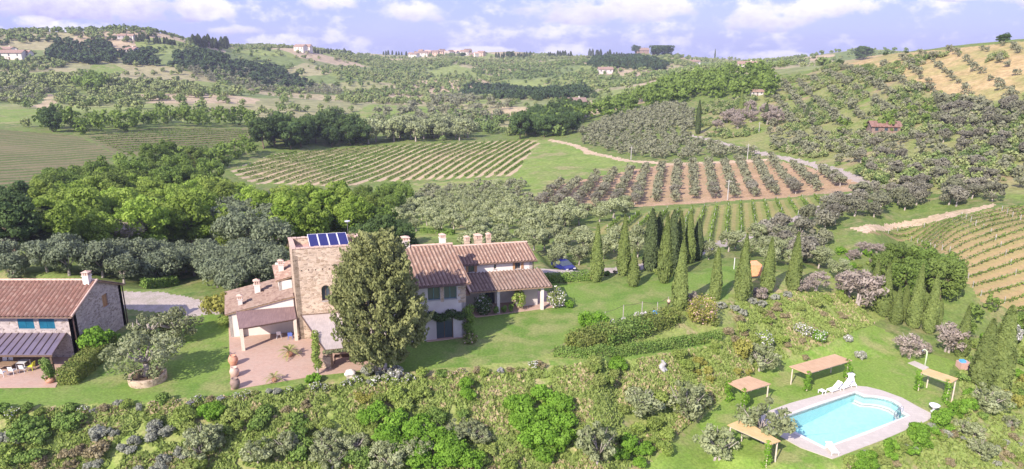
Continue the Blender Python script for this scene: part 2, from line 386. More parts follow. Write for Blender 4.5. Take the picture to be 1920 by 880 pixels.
M['vine1'] = striped('vineyard_ground', VANG, 3.9, (.58,.46,.30), (.22,.30,.07), (.50,.36,.23), .50, .4)
M['vine2'] = striped('slope_vineyard_ground', R(19), 1.8, (.36,.28,.14), (.25,.28,.09), (.38,.28,.14), .36, .7)
M['vine3'] = striped('lower_vineyard_ground', R(72), 2.6, (.36,.33,.13), (.26,.31,.09), (.34,.31,.12), .3, .5)
# ---- masonry and the rest
def stone(name, c1, c2, mort, sc=2.4):
    m, t, b, o = base_mat(name); p = geo(t)
    mp = t.node('ShaderNodeMapping'); t.put(mp.inputs[0], p); mp.inputs['Scale'].default_value = (1, 1, 1.7)
    wv = t.node('ShaderNodeVectorMath', operation='ADD'); t.put(wv.inputs[0], mp.outputs[0])
    nn = t.node('ShaderNodeTexNoise'); t.put(nn.inputs['Vector'], p); nn.inputs['Scale'].default_value = 2.0
    sc_ = t.node('ShaderNodeVectorMath', operation='SCALE'); t.put(sc_.inputs[0], nn.outputs['Color']); sc_.inputs['Scale'].default_value = .35
    t.put(wv.inputs[1], sc_.outputs[0])
    vo = t.node('ShaderNodeTexVoronoi', feature='DISTANCE_TO_EDGE'); t.put(vo.inputs['Vector'], wv.outputs[0]); vo.inputs['Scale'].default_value = sc
    vc = t.node('ShaderNodeTexVoronoi'); t.put(vc.inputs['Vector'], wv.outputs[0]); vc.inputs['Scale'].default_value = sc
    sepc = t.node('ShaderNodeSeparateColor'); t.put(sepc.inputs[0], vc.outputs['Color'])
    c = t.mix(sepc.outputs[0], c1, c2); c = t.mix(t.m('MULTIPLY', t.ramp(sepc.outputs[1], .6, .95), .6), c, (.22, .17, .13))
    e = t.ramp(vo.outputs['Distance'], .02, .09); c = t.mix(e, mort, c)
    c = t.mix(t.m('MULTIPLY', t.ramp(t.noise(p, .5, 5), .45, .75), .35), c, mort)
    t.put(b.inputs['Base Color'], c); bump(t, b, e, .5, .03); return m
M['tower_stone'] = stone('tower_stone', (.34,.25,.17), (.64,.51,.38), (.60,.48,.37), 2.7)
M['farm_stone'] = stone('farmhouse_stone', (.28,.23,.215), (.56,.48,.43), (.50,.44,.41), 3.0)
M['plaster'] = simple('pale_plaster', (.70,.64,.58), (.78,.72,.65), .9, c3=(.62,.56,.52))
M['whiteplaster'] = simple('white_plaster', (.56,.52,.50), (.64,.60,.57), .9, c3=(.48,.43,.41))
def tile_mat(name, c1, c2, c3, lich):
    m, t, b, o = base_mat(name); p = geo(t)
    vc = t.node('ShaderNodeTexVoronoi'); t.put(vc.inputs['Vector'], p); vc.inputs['Scale'].default_value = 3.2
    s = t.node('ShaderNodeSeparateColor'); t.put(s.inputs[0], vc.outputs['Color'])
    c = t.mix(s.outputs[0], c1, c2); c = t.mix(t.ramp(s.outputs[1], .55, 1), c, c3)
    c = t.mix(t.m('MULTIPLY', t.ramp(t.noise(p, .7, 6, .65), .45, .72), .55), c, lich)
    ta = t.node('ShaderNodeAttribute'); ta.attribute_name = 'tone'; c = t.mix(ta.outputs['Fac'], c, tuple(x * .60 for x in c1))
    t.put(b.inputs['Base Color'], c); bump(t, b, t.noise(p, 9, 3), .3, .03); return m
M['tile'] = tile_mat('terracotta_tile', (.27,.17,.13), (.36,.235,.18), (.43,.32,.25), (.26,.205,.17))
M['tile_old'] = tile_mat('old_tile', (.25,.175,.14), (.33,.24,.195), (.20,.13,.105), (.28,.235,.20))
M['tile_farm'] = tile_mat('farm_tile', (.20,.105,.08), (.28,.155,.12), (.34,.22,.175), (.20,.145,.125))
M['ridge'] = tile_mat('ridge_tile', (.58,.40,.31), (.66,.48,.38), (.52,.36,.28), (.55,.47,.40))
M['brickpave'] = simple('brick_paving', (.50,.30,.25), (.60,.38,.32), 6, c3=(.56,.38,.33))
M['patio'] = None
def paving(name, c1, c2, mort, bw=.3, bh=.15):
    m, t, b, o = base_mat(name); p = geo(t); br = t.node('ShaderNodeTexBrick'); t.put(br.inputs['Vector'], p)
    br.inputs['Scale'].default_value = 1; br.inputs['Brick Width'].default_value = bw; br.inputs['Row Height'].default_value = bh; br.inputs['Mortar Size'].default_value = .012
    t.put(br.inputs['Color1'], c1); t.put(br.inputs['Color2'], c2); t.put(br.inputs['Mortar'], mort)
    c = t.mix(t.m('MULTIPLY', t.ramp(t.noise(p, .8, 6, .7), .35, .75), .5), br.outputs['Color'], mort)
    t.put(b.inputs['Base Color'], c); bump(t, b, t.noise(p, 8, 3), .2, .02); return m
M['patio'] = paving('cotto_paving', (.52,.35,.27), (.45,.29,.22), (.46,.36,.29))
M['deckstone'] = paving('travertine_paving', (.58,.525,.46), (.52,.47,.41), (.45,.41,.36), .6, .4)
M['coping'] = simple('white_coping', (.62,.59,.55), (.70,.67,.63), 4)
M['wood'] = simple('old_wood', (.26,.17,.11), (.34,.24,.16), 5)
M['greywood'] = simple('grey_wood', (.40,.36,.32), (.50,.45,.40), 6)
M['palewood'] = simple('pale_wood', (.62,.52,.42), (.70,.60,.50), 6)
M['darkwood'] = simple('dark_wood', (.13,.085,.06), (.18,.12,.085), 5)
def reed(name, c1, c2, ang, per=.09):
    m, t, b, o = base_mat(name); p = geo(t); s = t.node('ShaderNodeSeparateXYZ'); t.put(s.inputs[0], p)
    d = t.m('ADD', t.m('MULTIPLY', s.outputs[0], math.cos(ang)), t.m('MULTIPLY', s.outputs[1], math.sin(ang)))
    cb = t.node('ShaderNodeCombineXYZ'); t.put(cb.inputs[0], t.m('MULTIPLY', d, 1 / per))
    t.put(cb.inputs[1], t.m('MULTIPLY', t.m('SUBTRACT', t.m('MULTIPLY', s.outputs[1], math.cos(ang)), t.m('MULTIPLY', s.outputs[0], math.sin(ang))), .8))
    n = t.noise(cb.outputs[0], 1, 4, .7); n2 = t.ramp(t.noise(p, 1.2, 4, .6), .35, .7)
    c = t.mix(t.ramp(n, .3, .7), c1, c2); c = t.mix(t.m('MULTIPLY', n2, .35), c, tuple(x * .75 for x in c1))
    t.put(b.inputs['Base Color'], c); bump(t, b, n, .6, .04); return m
M['reed_orange'] = reed('reed_matting', (.52,.34,.20), (.62,.43,.27), R(30))
M['reed_gold'] = reed('golden_reed_matting', (.62,.41,.18), (.72,.51,.26), R(50))
M['reed_grey'] = reed('weathered_reed', (.44,.38,.35), (.56,.49,.45), R(12))
M['reed_dark'] = reed('dark_reed', (.20,.13,.125), (.28,.19,.175), R(12))
M['metalroof'] = simple('zinc_sheet', (.20,.165,.22), (.25,.21,.27), .8, .45, bmp=.05, metal=.3, spec=.5)
M['shutter'] = simple('turquoise_paint', (.006,.10,.17), (.008,.13,.21), 2, .5)
M['tealshutter'] = simple('teal_paint', (.10,.22,.24), (.14,.27,.28), 2, .5)
M['brownshutter'] = simple('brown_paint', (.36,.20,.10), (.42,.25,.13), 3, .6)
M['gutter'] = simple('copper_gutter', (.10,.065,.06), (.15,.10,.09), 3, .5, metal=.5)
M['dark'] = simple('unlit_interior', (.03,.025,.025), (.05,.04,.04), 2)
M['terracotta'] = simple('terracotta_pot', (.55,.27,.17), (.66,.36,.24), 3)
M['white'] = simple('white_paint', (.80,.79,.80), (.84,.83,.84), 3, .5)
M['whitefabric'] = simple('white_canvas', (.80,.78,.78), (.86,.84,.83), 5)
M['greystone'] = simple('pale_grey_stone', (.38,.37,.36), (.52,.50,.48), 2.5)
M['rock'] = simple('pale_boulder', (.62,.54,.47), (.74,.66,.58), 2)
M['bluefabric'] = simple('blue_canvas', (.10,.16,.50), (.14,.22,.60), 4)
M['brightblue'] = simple('bright_blue_plastic', (.10,.40,.85), (.14,.46,.90), 4, .4)
M['yellow'] = simple('yellow_plastic', (.72,.74,.05), (.78,.80,.10), 4, .4)
M['orange'] = simple('orange_canvas', (.80,.34,.16), (.88,.42,.22), 3)
M['soilpot'] = simple('pot_soil', (.12,.08,.05), (.16,.11,.07), 6)
M['rubber'] = simple('tyre_rubber', (.02,.02,.02), (.03,.03,.03), 6)
M['chrome'] = simple('steel', (.6,.6,.62), (.66,.66,.68), 3, .25, metal=1, bmp=0)
M['skydish'] = simple('dish_grey', (.6,.6,.62), (.7,.7,.72), 3, .5)
M['grey_bark'] = simple('grey_bark', (.36,.31,.28), (.48,.42,.38), 6, c3=(.28,.24,.21))
M['white_bark'] = simple('pale_bark', (.58,.50,.46), (.68,.60,.55), 5, c3=(.48,.41,.37))
M['brown_bark'] = simple('brown_bark', (.16,.12,.09), (.24,.18,.13), 6)
def glassy(name, c, rough=.08):
    m, t, b, o = base_mat(name); t.put(b.inputs['Base Color'], c); b.inputs['Roughness'].default_value = rough; b.inputs['Specular IOR Level'].default_value = .8; return m
M['glass'] = glassy('window_glass', (.06,.08,.10)); M['carpaint'] = glassy('blue_car_paint', (.018,.024,.17), .3)
M['solar'] = glassy('solar_glass', (.012,.014,.11), .2)
mw, t, b, o = base_mat('pool_water')
t.n.remove(b); tr = t.node('ShaderNodeBsdfTransparent'); tr.inputs[0].default_value = (.90, .985, .985, 1)
gl = t.node('ShaderNodeBsdfGlossy'); gl.inputs['Roughness'].default_value = .04; gl.inputs['Color'].default_value = (.9, .9, .9, 1)
bm = t.node('ShaderNodeBump'); bm.inputs['Strength'].default_value = .6; bm.inputs['Distance'].default_value = .08
t.put(bm.inputs['Height'], t.noise(geo(t), 2.2, 5, .65)); t.l.new(bm.outputs[0], gl.inputs['Normal'])
g_ = t.node('ShaderNodeNewGeometry'); dt = t.node('ShaderNodeVectorMath', operation='DOT_PRODUCT'); t.l.new(bm.outputs[0], dt.inputs[0]); t.l.new(g_.outputs['Incoming'], dt.inputs[1])
fr_ = t.m('ADD', .02, t.m('MULTIPLY', .9, t.m('POWER', t.m('SUBTRACT', 1.0, t.m('MINIMUM', t.m('ABSOLUTE', dt.outputs['Value']), 1.0)), 5)))   # Schlick
ms = t.node('ShaderNodeMixShader'); t.put(ms.inputs[0], fr_); t.l.new(tr.outputs[0], ms.inputs[1]); t.l.new(gl.outputs[0], ms.inputs[2]); t.l.new(ms.outputs[0], o.inputs[0])
M['water'] = mw
M['basin'] = simple('pool_lining', (.46,.72,.71), (.55,.77,.75), 3, bmp=0)
# ---- foliage (albedo only; light and shade come from the sun)
M['olive'] = foliage('olive_leaf', (.15,.18,.08), (.30,.33,.17), (.22,.22,.14), .15, .25)
M['olive_pale'] = foliage('pale_olive_leaf', (.20,.24,.10), (.40,.44,.24), None, .14, .25)
M['olive_blue'] = foliage('bluish_olive_leaf', (.12,.155,.085), (.25,.29,.175), None, .12, .25)
M['olive_hill'] = foliage('hill_olive_leaf', (.165,.16,.115), (.32,.305,.235), (.22,.24,.13), .2, .28)
M['broad'] = foliage('broad_leaf', (.10,.17,.035), (.23,.33,.07), (.17,.23,.055), .2, .35)
M['broad_bright'] = foliage('bright_leaf', (.18,.29,.04), (.36,.49,.09), (.28,.35,.08), .25, .4)
M['broad_dark'] = foliage('dark_leaf', (.055,.10,.035), (.13,.20,.06), None, .2, .3)
M['pinkbare'] = foliage('twiggy_leaf', (.29,.25,.20), (.46,.39,.33), None, .1, .25)
M['cypress'] = foliage('cypress_leaf', (.13,.18,.05), (.25,.31,.09), None, .12, .25)
M['cypress_dark'] = foliage('dark_cypress_leaf', (.06,.085,.035), (.12,.16,.06), None, .12, .1)
M['bigcypress'] = foliage('bushy_cypress_leaf', (.14,.17,.055), (.35,.37,.15), None, .0, .25)
M['hedge'] = foliage('hedge_leaf', (.10,.19,.035), (.24,.34,.08), None, .1, .2)
M['hedge_rust'] = foliage('rusty_hedge_leaf', (.13,.19,.04), (.28,.31,.08), None, .1, .2)
M['shrub_green'] = foliage('shrub_leaf', (.19,.29,.055), (.36,.45,.11), (.31,.36,.11), .18, .35)
M['shrub_bright'] = foliage('bright_shrub_leaf', (.13,.27,.025), (.26,.45,.06), None, .12, .35)
M['shrub_grey'] = foliage('grey_shrub_leaf', (.26,.28,.20), (.44,.45,.36), None, .12, .25)
M['shrub_brown'] = foliage('brown_shrub_leaf', (.25,.21,.11), (.38,.33,.19), None, .12, .25)
M['shrub_yellow'] = foliage('yellow_shrub_leaf', (.27,.28,.06), (.44,.43,.11), None, .1, .35)
M['flower_white'] = foliage('white_petal', (.66,.62,.62), (.84,.82,.80), None, .05, .2)
M['flower_lilac'] = foliage('lilac_petal', (.30,.25,.45), (.50,.44,.66), None, .05, .2)
M['flower_pink'] = foliage('pink_petal', (.60,.36,.32), (.76,.54,.48), None, .05, .2)
M['grass'] = foliage('grass_blade', (.19,.29,.055), (.37,.43,.14), None, .0, .3)
M['drygrass'] = foliage('dry_blade', (.33,.27,.14), (.50,.42,.24), None, .0, .2)
M['vine'] = foliage('vine_leaf', (.12,.20,.035), (.26,.36,.08), None, .1, .3)
mf, t, b, o = base_mat('far_leaf'); at_ = t.node('ShaderNodeAttribute'); at_.attribute_name = 'tone'; f_ = at_.outputs['Fac']
c_ = t.mix(t.ramp(f_, 0, .35), (.05,.085,.04), (.17,.24,.075)); c_ = t.mix(t.ramp(f_, .35, .75), c_, (.28,.32,.13)); c_ = t.mix(t.ramp(f_, .8, 1.0), c_, (.34,.32,.21)); t.put(b.inputs['Base Color'], c_); b.inputs['Specular IOR Level'].default_value = .1
M['far'] = mf
M['palm'] = foliage('palm_leaf', (.22,.24,.07), (.38,.38,.14), None, .0, .2)

# ---------------------------------------------------------------- terrain sheet, split by ground cover
regions = []
def reg(name, mat, pts, world_pts=None): regions.append((name, mat, world_pts if world_pts is not None else wpoly(pts)))
def strip_poly(pts, wd, world_pts=None):
    p = world_pts if world_pts is not None else wpoly(pts, 20, False); p = np.array(p); d = np.gradient(p, axis=0); d /= np.linalg.norm(d, axis=1)[:, None] + 1e-9
    n = np.stack([-d[:, 1], d[:, 0]], 1) * wd / 2; return np.concatenate([p + n, (p - n)[::-1]])
reg('bank', 'bank', [(-300,900),(-300,755),(300,742),(640,700),(1040,660),(1350,545),(1500,500),(1600,520),(1660,600),(1560,650),(1400,720),(1180,900)])
reg('bank', 'bank', [(1560,900),(1620,840),(1740,780),(1800,740),(1800,640),(1900,620),(2250,640),(2300,900)])
reg('field', 'darkfield', [(-200,242),(0,243),(150,255),(215,290),(160,360),(0,385),(-200,390)])
reg('field', 'darkfield', [(160,256),(300,239),(480,242),(470,262),(430,292),(220,292)])
reg('field', 'meadow', [(0,200),(60,205),(90,222),(60,232),(0,232)])
reg('field', 'meadow', [(160,150),(170,122),(215,120),(235,132),(200,150)])
reg('field', 'meadow', [(640,218),(700,196),(830,200),(830,222),(700,232)])
reg('field', 'tanfield', [(930,226),(945,205),(985,200),(980,218)])
reg('field', 'tanfield', [(700,190),(740,180),(800,182),(790,190)])
reg('field', 'tanfield', [(60,200),(90,175),(110,180),(95,205)])
reg('meadow', 'meadow', [(985,262),(1050,262),(1100,285),(1195,308),(1190,322),(1030,345),(985,400),(960,440),(780,450),(700,440),(700,350),(960,332)])
reg('vineyard_ground', 'vine1', [(430,320),(520,288),(700,274),(1000,262),(1012,268),(985,300),(965,330),(700,342),(640,350),(470,344)])
reg('olive_terrace', 'hillgrass', [(1290,250),(1300,225),(1440,165),(1560,122),(1920,80),(2200,75),(2200,380),(1860,372),(1640,352),(1560,312),(1440,282)])
reg('dry_hillside', 'ochre', [(1560,120),(1640,104),(1780,92),(1920,78),(2200,70),(2250,170),(1920,175),(1840,195),(1760,180),(1700,150),(1640,125)])
reg('olive_terrace', 'hillgrass', [(1440,240),(1440,160),(1600,125),(1700,160),(1740,230),(1650,235),(1560,240)])
reg('orchard_soil', 'soil', [(1003,394),(1030,350),(1190,318),(1260,306),(1440,298),(1600,332),(1620,356),(1480,370),(1200,388),(1010,398)])
reg('vineyard_ground', 'vine3', [(1090,445),(1180,402),(1400,380),(1570,366),(1590,375),(1500,410),(1420,435),(1330,458),(1300,420)])
reg('dirt_track', 'track', [(1585,430),(1700,414),(1860,382),(1865,388),(1740,419),(1630,438)])
reg('vineyard_ground', 'vine2', [(1620,440),(1740,420),(1870,390),(2200,370),(2250,600),(1920,590),(1830,560),(1780,480),(1700,450)])
reg('dirt_track', 'track', None, strip_poly([(1030,262),(1075,272),(1110,288),(1180,302),(1260,308),(1400,302),(1440,300)], 3.4))
reg('road', 'road', None, strip_poly([(1285,252),(1330,262),(1400,282),(1480,298),(1560,318),(1610,338),(1632,352)], 2.8))
reg('road', 'road', None, strip_poly([(1632,352),(1560,382),(1500,408),(1420,438),(1330,464),(1290,480),(1180,505),(1080,512),(1000,508)], 2.8))
reg('gravel_yard', 'road', None, fpoly([(180,545),(300,548),(395,565),(425,585),(395,600),(300,585),(200,575)], 0))
reg('dirt_track', 'track', None, strip_poly([(1920,760),(1890,715),(1850,690)], 2.0))
reg('dirt_track', 'track', None, strip_poly([(1640,608),(1610,585),(1590,570)], 1.2))
reg('lawn', 'lawn', None, fpoly([(-400,735),(105,729),(200,700),(200,640),(380,590),(429,590),(560,560),(900,520),(1060,532),(1200,530),(1255,520),(1345,490),(1390,492),(1360,560),(1290,578),(1230,592),(1110,622),(1040,652),(1000,676),(860,688),(640,708),(430,742),(300,752),(0,765),(-400,760)], 0))
reg('lawn', 'lawn', [(1030,676),(1180,662),(1350,636),(1352,644),(1180,674),(1035,688)])
reg('pool_lawn', 'poollawn', [(1180,900),(1290,810),(1335,770),(1400,705),(1470,670),(1560,645),(1590,618),(1640,612),(1700,640),(1790,680),(1770,720),(1790,745),(1740,790),(1620,850),(1560,900)])
ny_, nx_ = len(AZ), len(RR)
cx = (GX[:-1, :-1] + GX[1:, 1:]) / 2; cy = (GY[:-1, :-1] + GY[1:, 1:]) / 2
jit = np.clip(np.hypot(cx, cy) / 100, .4, 3)
jx = cx + (vnoise(cx, cy, 1.7, 5) - .5) * .7 * jit; jy = cy + (vnoise(cx, cy, 1.7, 6) - .5) * .7 * jit
cls = np.zeros(cx.shape, int); cls[np.hypot(cx, cy) > 430] = 1
keys = [('ground', 'ground'), ('hills', 'hills')]
for nm, mt, wp in regions:
    if (nm, mt) not in keys: keys.append((nm, mt))
    wp = np.array(wp); lo = wp.min(0) - 3; hi = wp.max(0) + 3
    bb = (jx > lo[0]) & (jx < hi[0]) & (jy > lo[1]) & (jy < hi[1])
    m_ = np.zeros(cx.shape, bool); m_[bb] = inpoly(jx[bb], jy[bb], wp); cls[m_] = keys.index((nm, mt))
POOLC = [flat(1603.6, 736.7, -5.5), flat(1701, 781, -5.5), flat(1547.5, 840, -5.5), flat(1449, 790, -5.5)]
pc = sum(POOLC, Vector((0, 0, 0))) / 4
BAS = [flat(u, v, -5.5) for u, v in ((1603.6,736.7),(1621,744),(1640,745),(1658,748),(1673,753),(1684,760),(1689,767),(1690,775),(1701,781),(1547.5,840),(1449,790))]
pq = [(pc + (q - pc) * 1.04).xy[:] for q in BAS]
cls[inpoly(cx, cy, pq)] = -1     # the basin is dug out of the sheet
idx = np.arange(ny_ * nx_).reshape(ny_, nx_)
quads = np.stack([idx[:-1, :-1], idx[:-1, 1:], idx[1:, 1:], idx[1:, :-1]], -1)[..., ::-1]
VV = np.stack([GX, GY, GZ], -1).reshape(-1, 3)
for k, (nm, mt) in enumerate(keys):
    q = quads[cls == k]
    if not len(q): continue
    uq, inv = np.unique(q, return_inverse=True)
    me = mesh_np(nm, VV[uq], inv.reshape(q.shape), smooth=True)
    tag(link(nm, me, M[mt]), kind='structure')

# ---------------------------------------------------------------- foliage meshes
def unit(n):
    v = RNG.normal(size=(n, 3)); return v / np.linalg.norm(v, axis=1)[:, None]
def leafquads(P, N, size, asp=1.0, up=None):
    """a quad per point, facing N (jittered)"""
    n = len(P); N = N + RNG.normal(size=(n, 3)) * .45; N /= np.linalg.norm(N, axis=1)[:, None]
    A = RNG.normal(size=(n, 3)) if up is None else up + RNG.normal(size=(n, 3)) * .35
    T = A - N * (A * N).sum(1)[:, None]; T /= np.linalg.norm(T, axis=1)[:, None] + 1e-9; B = np.cross(N, T)
    s = (size * (.6 + .8 * RNG.random(n)))[:, None] / 2; T = T * s * asp; B = B * s
    V = np.stack([P - T - B * .5, P - T * .1 + B, P + T + B * .3, P + T * .1 - B], 1).reshape(-1, 3)
    return V, np.arange(4 * n).reshape(n, 4)
def crown_pts(K, per, shape, rc, jitter=.25):
    """K clumps placed by shape() -> centre, outward; `per` leaves over each clump"""
    Ps, Ns, Ts = [], [], []
    for k in range(K):
        c, r = shape(k); d = unit(per); rr = r * (1 - jitter * RNG.random(per) ** 2)[:, None]
        Ps.append(c + d * rr * np.array([1, 1, .8])); Ns.append(d)
        Ts.append(np.clip(RNG.random() * .75 + RNG.random(per) * .35, 0, 1))
    return np.concatenate(Ps), np.concatenate(Ns), np.concatenate(Ts)
def ell_shape(h0, h1, R_, cr, flatb=.5, power=1.0):
    hz = (h1 - h0) / 2; cz = (h0 + h1) / 2
    def f(k):
        d = unit(1)[0]; d[2] = abs(d[2]) if RNG.random() > flatb else d[2]
        q = .45 + .4 * RNG.random(); r = cr * (.65 + .6 * RNG.random())
        return np.array([d[0] * (R_ - r * .6) * q / .75, d[1] * (R_ - r * .6) * q / .75, cz + d[2] * (hz - r * .6) * q / .75]), r
    return f
def fol_mesh(name, K, per, shape, leaf, mat, asp=1.0, jitter=.25, up=None):
    P, N, T = crown_pts(K, per, shape, 0, jitter); P[:, 2] = np.maximum(P[:, 2], .03)
    V, Fc = leafquads(P, N, leaf, asp, up); me = mesh_np(name, V, Fc, np.repeat(T, 4)); me.materials.append(M[mat]); return me
def trunk_mesh(name, h, r, mat, limbs=5, spread=1.0, stems=1, seed=0, lean=.15, top=None):
    rd = random.Random(seed); b = MB(); top = top or h
    for s in range(stems):
        a = rd.random() * 6.28; ox, oy = (math.cos(a) * r * 1.6, math.sin(a) * r * 1.6) if stems > 1 else (0, 0)
        lx, ly = rd.uniform(-lean, lean) * h, rd.uniform(-lean, lean) * h
        pts = [(ox, oy, -.3), (ox + lx * .1, oy + ly * .1, h * .25), (ox + lx * .6 + rd.uniform(-.05, .05), oy + ly * .4, h * .6), (ox + lx, oy + ly, h)]
        b.tube(pts, [r * 1.35, r, r * .8, r * .6], 7)
        for k in range(limbs):
            t = 2 * math.pi * (k + rd.random() * .6) / max(1, limbs); L = spread * (.7 + .5 * rd.random()); z1 = top - h
            x, y = pts[-1][0], pts[-1][1]
            b.tube([(x, y, h * .97), (x + math.cos(t) * L * .5, y + math.sin(t) * L * .5, h + z1 * .35 + .1), (x + math.cos(t) * L, y + math.sin(t) * L, h + z1 * (.6 + .3 * rd.random()) + .2)], [r * .5, r * .33, r * .12], 5)
    me = bpy.data.meshes.new(name); me.from_pydata(b.v, [], b.f)
    for p in me.polygons: p.use_smooth = True
    me.materials.append(M[mat]); return me
def column_mesh(name, h, R_, n, leaf, mat, prof, base=.15, seed=0):
    """slender cypress: upright sprays over a pointed column"""
    t = RNG.random(n) ** .85; z = base + t * (h - base); a = RNG.random(n) * 6.283
    ph = RNG.random(6) * 6.28
    bulge = 1 + .09 * np.sin(3 * a + z * 1.1 + ph[0]) + .07 * np.sin(5 * a - z * 1.9 + ph[1]) + .05 * np.sin(9 * a + z * 3.1 + ph[2])
    rr = R_ * prof(t) * bulge * (1 - .22 * RNG.random(n) ** 2)
    P = np.stack([rr * np.cos(a), rr * np.sin(a), z], 1); N = np.stack([np.cos(a), np.sin(a), np.full(n, .25)], 1)
    cl = .5 + .5 * np.sin(a * 4 + z * 2.3 + ph[3]) * np.sin(z * 3.7 + a * 2 + ph[4])
    V, Fc = leafquads(P, N, leaf, 1.9, np.tile([0, 0, 1.0], (n, 1)) + N * .3)
    me = mesh_np(name, V, Fc, np.repeat(np.clip(cl * .5 + RNG.random(n) * .5, 0, 1), 4)); me.materials.append(M[mat]); return me
def core_sphere(V, Fc, c, r, tone, seg=8, ring=5):
    b = len(V[0]) if False else 0
    return None
def join_np(parts):
    Vs, Fs, Ts = [], [], []; off = 0
    for V, Fc, T in parts: Vs.append(V); Fs.append(Fc + off); Ts.append(T); off += len(V)
    return np.concatenate(Vs), np.concatenate(Fs), np.concatenate(Ts)

SPEC = {}   # kind -> list of (crown mesh, trunk mesh)
CV = lambda q, a: (lambda t: np.clip(np.minimum(1, (t + .06) / (.18 + .05 * q)) ** .6 * (1 - t) ** a * 1.3, .02, 1))
cyp_prof = lambda t: np.clip(np.minimum(1, (t + .06) / .25) ** .6 * (1 - t) ** .78 * 1.3, .02, 1)
col_prof = lambda t: np.clip(np.minimum(1, (t + .05) / .15) ** .5 * (1 - t ** 3.2) ** .8, .04, 1)
for i in range(3):
    SPEC.setdefault('olive', []).append((fol_mesh('crown', 30, 90, ell_shape(1.0, 3.9, 2.0, .62), .17, 'olive', 1.5, .3), trunk_mesh('trunk', 1.2, .17, 'grey_bark', 5, 1.1, 1, i, top=3)))
    SPEC.setdefault('olive_pale', []).append((fol_mesh('crown', 26, 100, ell_shape(.7, 3.6, 1.8, .55), .15, 'olive_pale', 1.6, .45), trunk_mesh('trunk', 1.0, .14, 'grey_bark', 6, 1.0, 1, i + 10, top=2.8)))
    SPEC.setdefault('olive_blue', []).append((fol_mesh('crown', 34, 80, ell_shape(.8, 4.3, 2.3, .75), .2, 'olive_blue', 1.5, .3), trunk_mesh('trunk', 1.2, .17, 'grey_bark', 5, 1.1, 1, i + 20, top=3)))
    SPEC.setdefault('olive_mid', []).append((fol_mesh('crown', 18, 75, ell_shape(.5, 3.4, 1.75, .66), .25, 'olive_hill', 1.2, .25), trunk_mesh('trunk', 1.0, .16, 'grey_bark', 3, .8, 1, i + 30, top=2.4)))
    SPEC.setdefault('olive_grove', []).append((fol_mesh('crown', 18, 75, ell_shape(.5, 3.5, 1.8, .68), .25, 'olive_pale', 1.2, .25), trunk_mesh('trunk', 1.0, .16, 'grey_bark', 3, .8, 1, i + 40, top=2.4)))
for i in range(4):
    SPEC.setdefault('broad', []).append((fol_mesh('crown', 46, 140, ell_shape(.8, 9.5, 4.2, 1.35, .75), .36, 'broad', 1.2, .25), trunk_mesh('trunk', 3.2, .24, 'brown_bark', 5, 2.2, 1, i + 50, top=7)))
    SPEC.setdefault('bright', []).append((fol_mesh('crown', 50, 130, ell_shape(.5, 8.6, 3.4, 1.05, .75), .31, 'broad_bright', 1.2, .3), trunk_mesh('trunk', 2.6, .2, 'brown_bark', 5, 1.8, 1, i + 60, top=6)))
    SPEC.setdefault('darkbroad', []).append((fol_mesh('crown', 42, 130, ell_shape(.8, 9.0, 3.8, 1.25, .75), .37, 'broad_dark', 1.2, .25), trunk_mesh('trunk', 3.0, .22, 'brown_bark', 4, 2.0, 1, i + 70, top=7)))
for i in range(3):
    SPEC.setdefault('cypress', []).append((column_mesh('crown', 7.5, .80, 5200, .17, 'cypress', cyp_prof), trunk_mesh('trunk', .9, .11, 'brown_bark', 0, 0, 1, i)))
    SPEC.setdefault('cypress_dark', []).append((column_mesh('crown', 9.0, .85, 5200, .19, 'cypress_dark', col_prof), trunk_mesh('trunk', .9, .13, 'brown_bark', 0, 0, 1, i)))
    SPEC['cypress'].append((column_mesh('crown', 7.5, .66 + .12 * i, 5600, .16, 'cypress', CV(i, .6 + .15 * i)), trunk_mesh('trunk', .9, .11, 'brown_bark', 0, 0, 1, i)))
def shrub_shape(h, r, cr): return ell_shape(0, h, r, cr, .3)
for i in range(3):
    S = lambda k, *m: SPEC.setdefault(k, []).append((m[0], m[1] if len(m) > 1 else None))
    S('shrub_green', fol_mesh('foliage', 18, 60, shrub_shape(1.3, .85, .33), .13, 'shrub_green', 1.3, .35))
    S('shrub_bright', fol_mesh('foliage', 26, 70, shrub_shape(1.7, 1.1, .36), .14, 'shrub_bright', 1.3, .3))
    S('shrub_grey', fol_mesh('foliage', 16, 80, shrub_shape(1.0, .6, .22), .09, 'shrub_grey', 2.2, .5, None))
    S('shrub_brown', fol_mesh('foliage', 14, 50, shrub_shape(.9, .7, .28), .11, 'shrub_brown', 1.5, .5))
    S('shrub_yellow', fol_mesh('foliage', 16, 60, shrub_shape(1.2, .8, .3), .12, 'shrub_yellow', 1.4, .4))
    S('shrub_dark', fol_mesh('foliage', 18, 60, shrub_shape(1.2, .85, .33), .14, 'hedge', 1.3, .3))
    S('olive_wild', fol_mesh('crown', 34, 62, ell_shape(.15, 3.0, 1.75, .42, .9), .14, 'olive_pale', 2.0, .6), trunk_mesh('trunk', .7, .12, 'grey_bark', 7, 1.2, 2, i + 110, top=2.4, lean=.4))
    S('pinkbare', fol_mesh('crown', 30, 44, ell_shape(.35, 3.0, 1.55, .42, .6), .11, 'pinkbare', 2.6, .8), trunk_mesh('trunk', 1.0, .1, 'grey_bark', 7, 1.0, 2, i + 90, top=2.6))
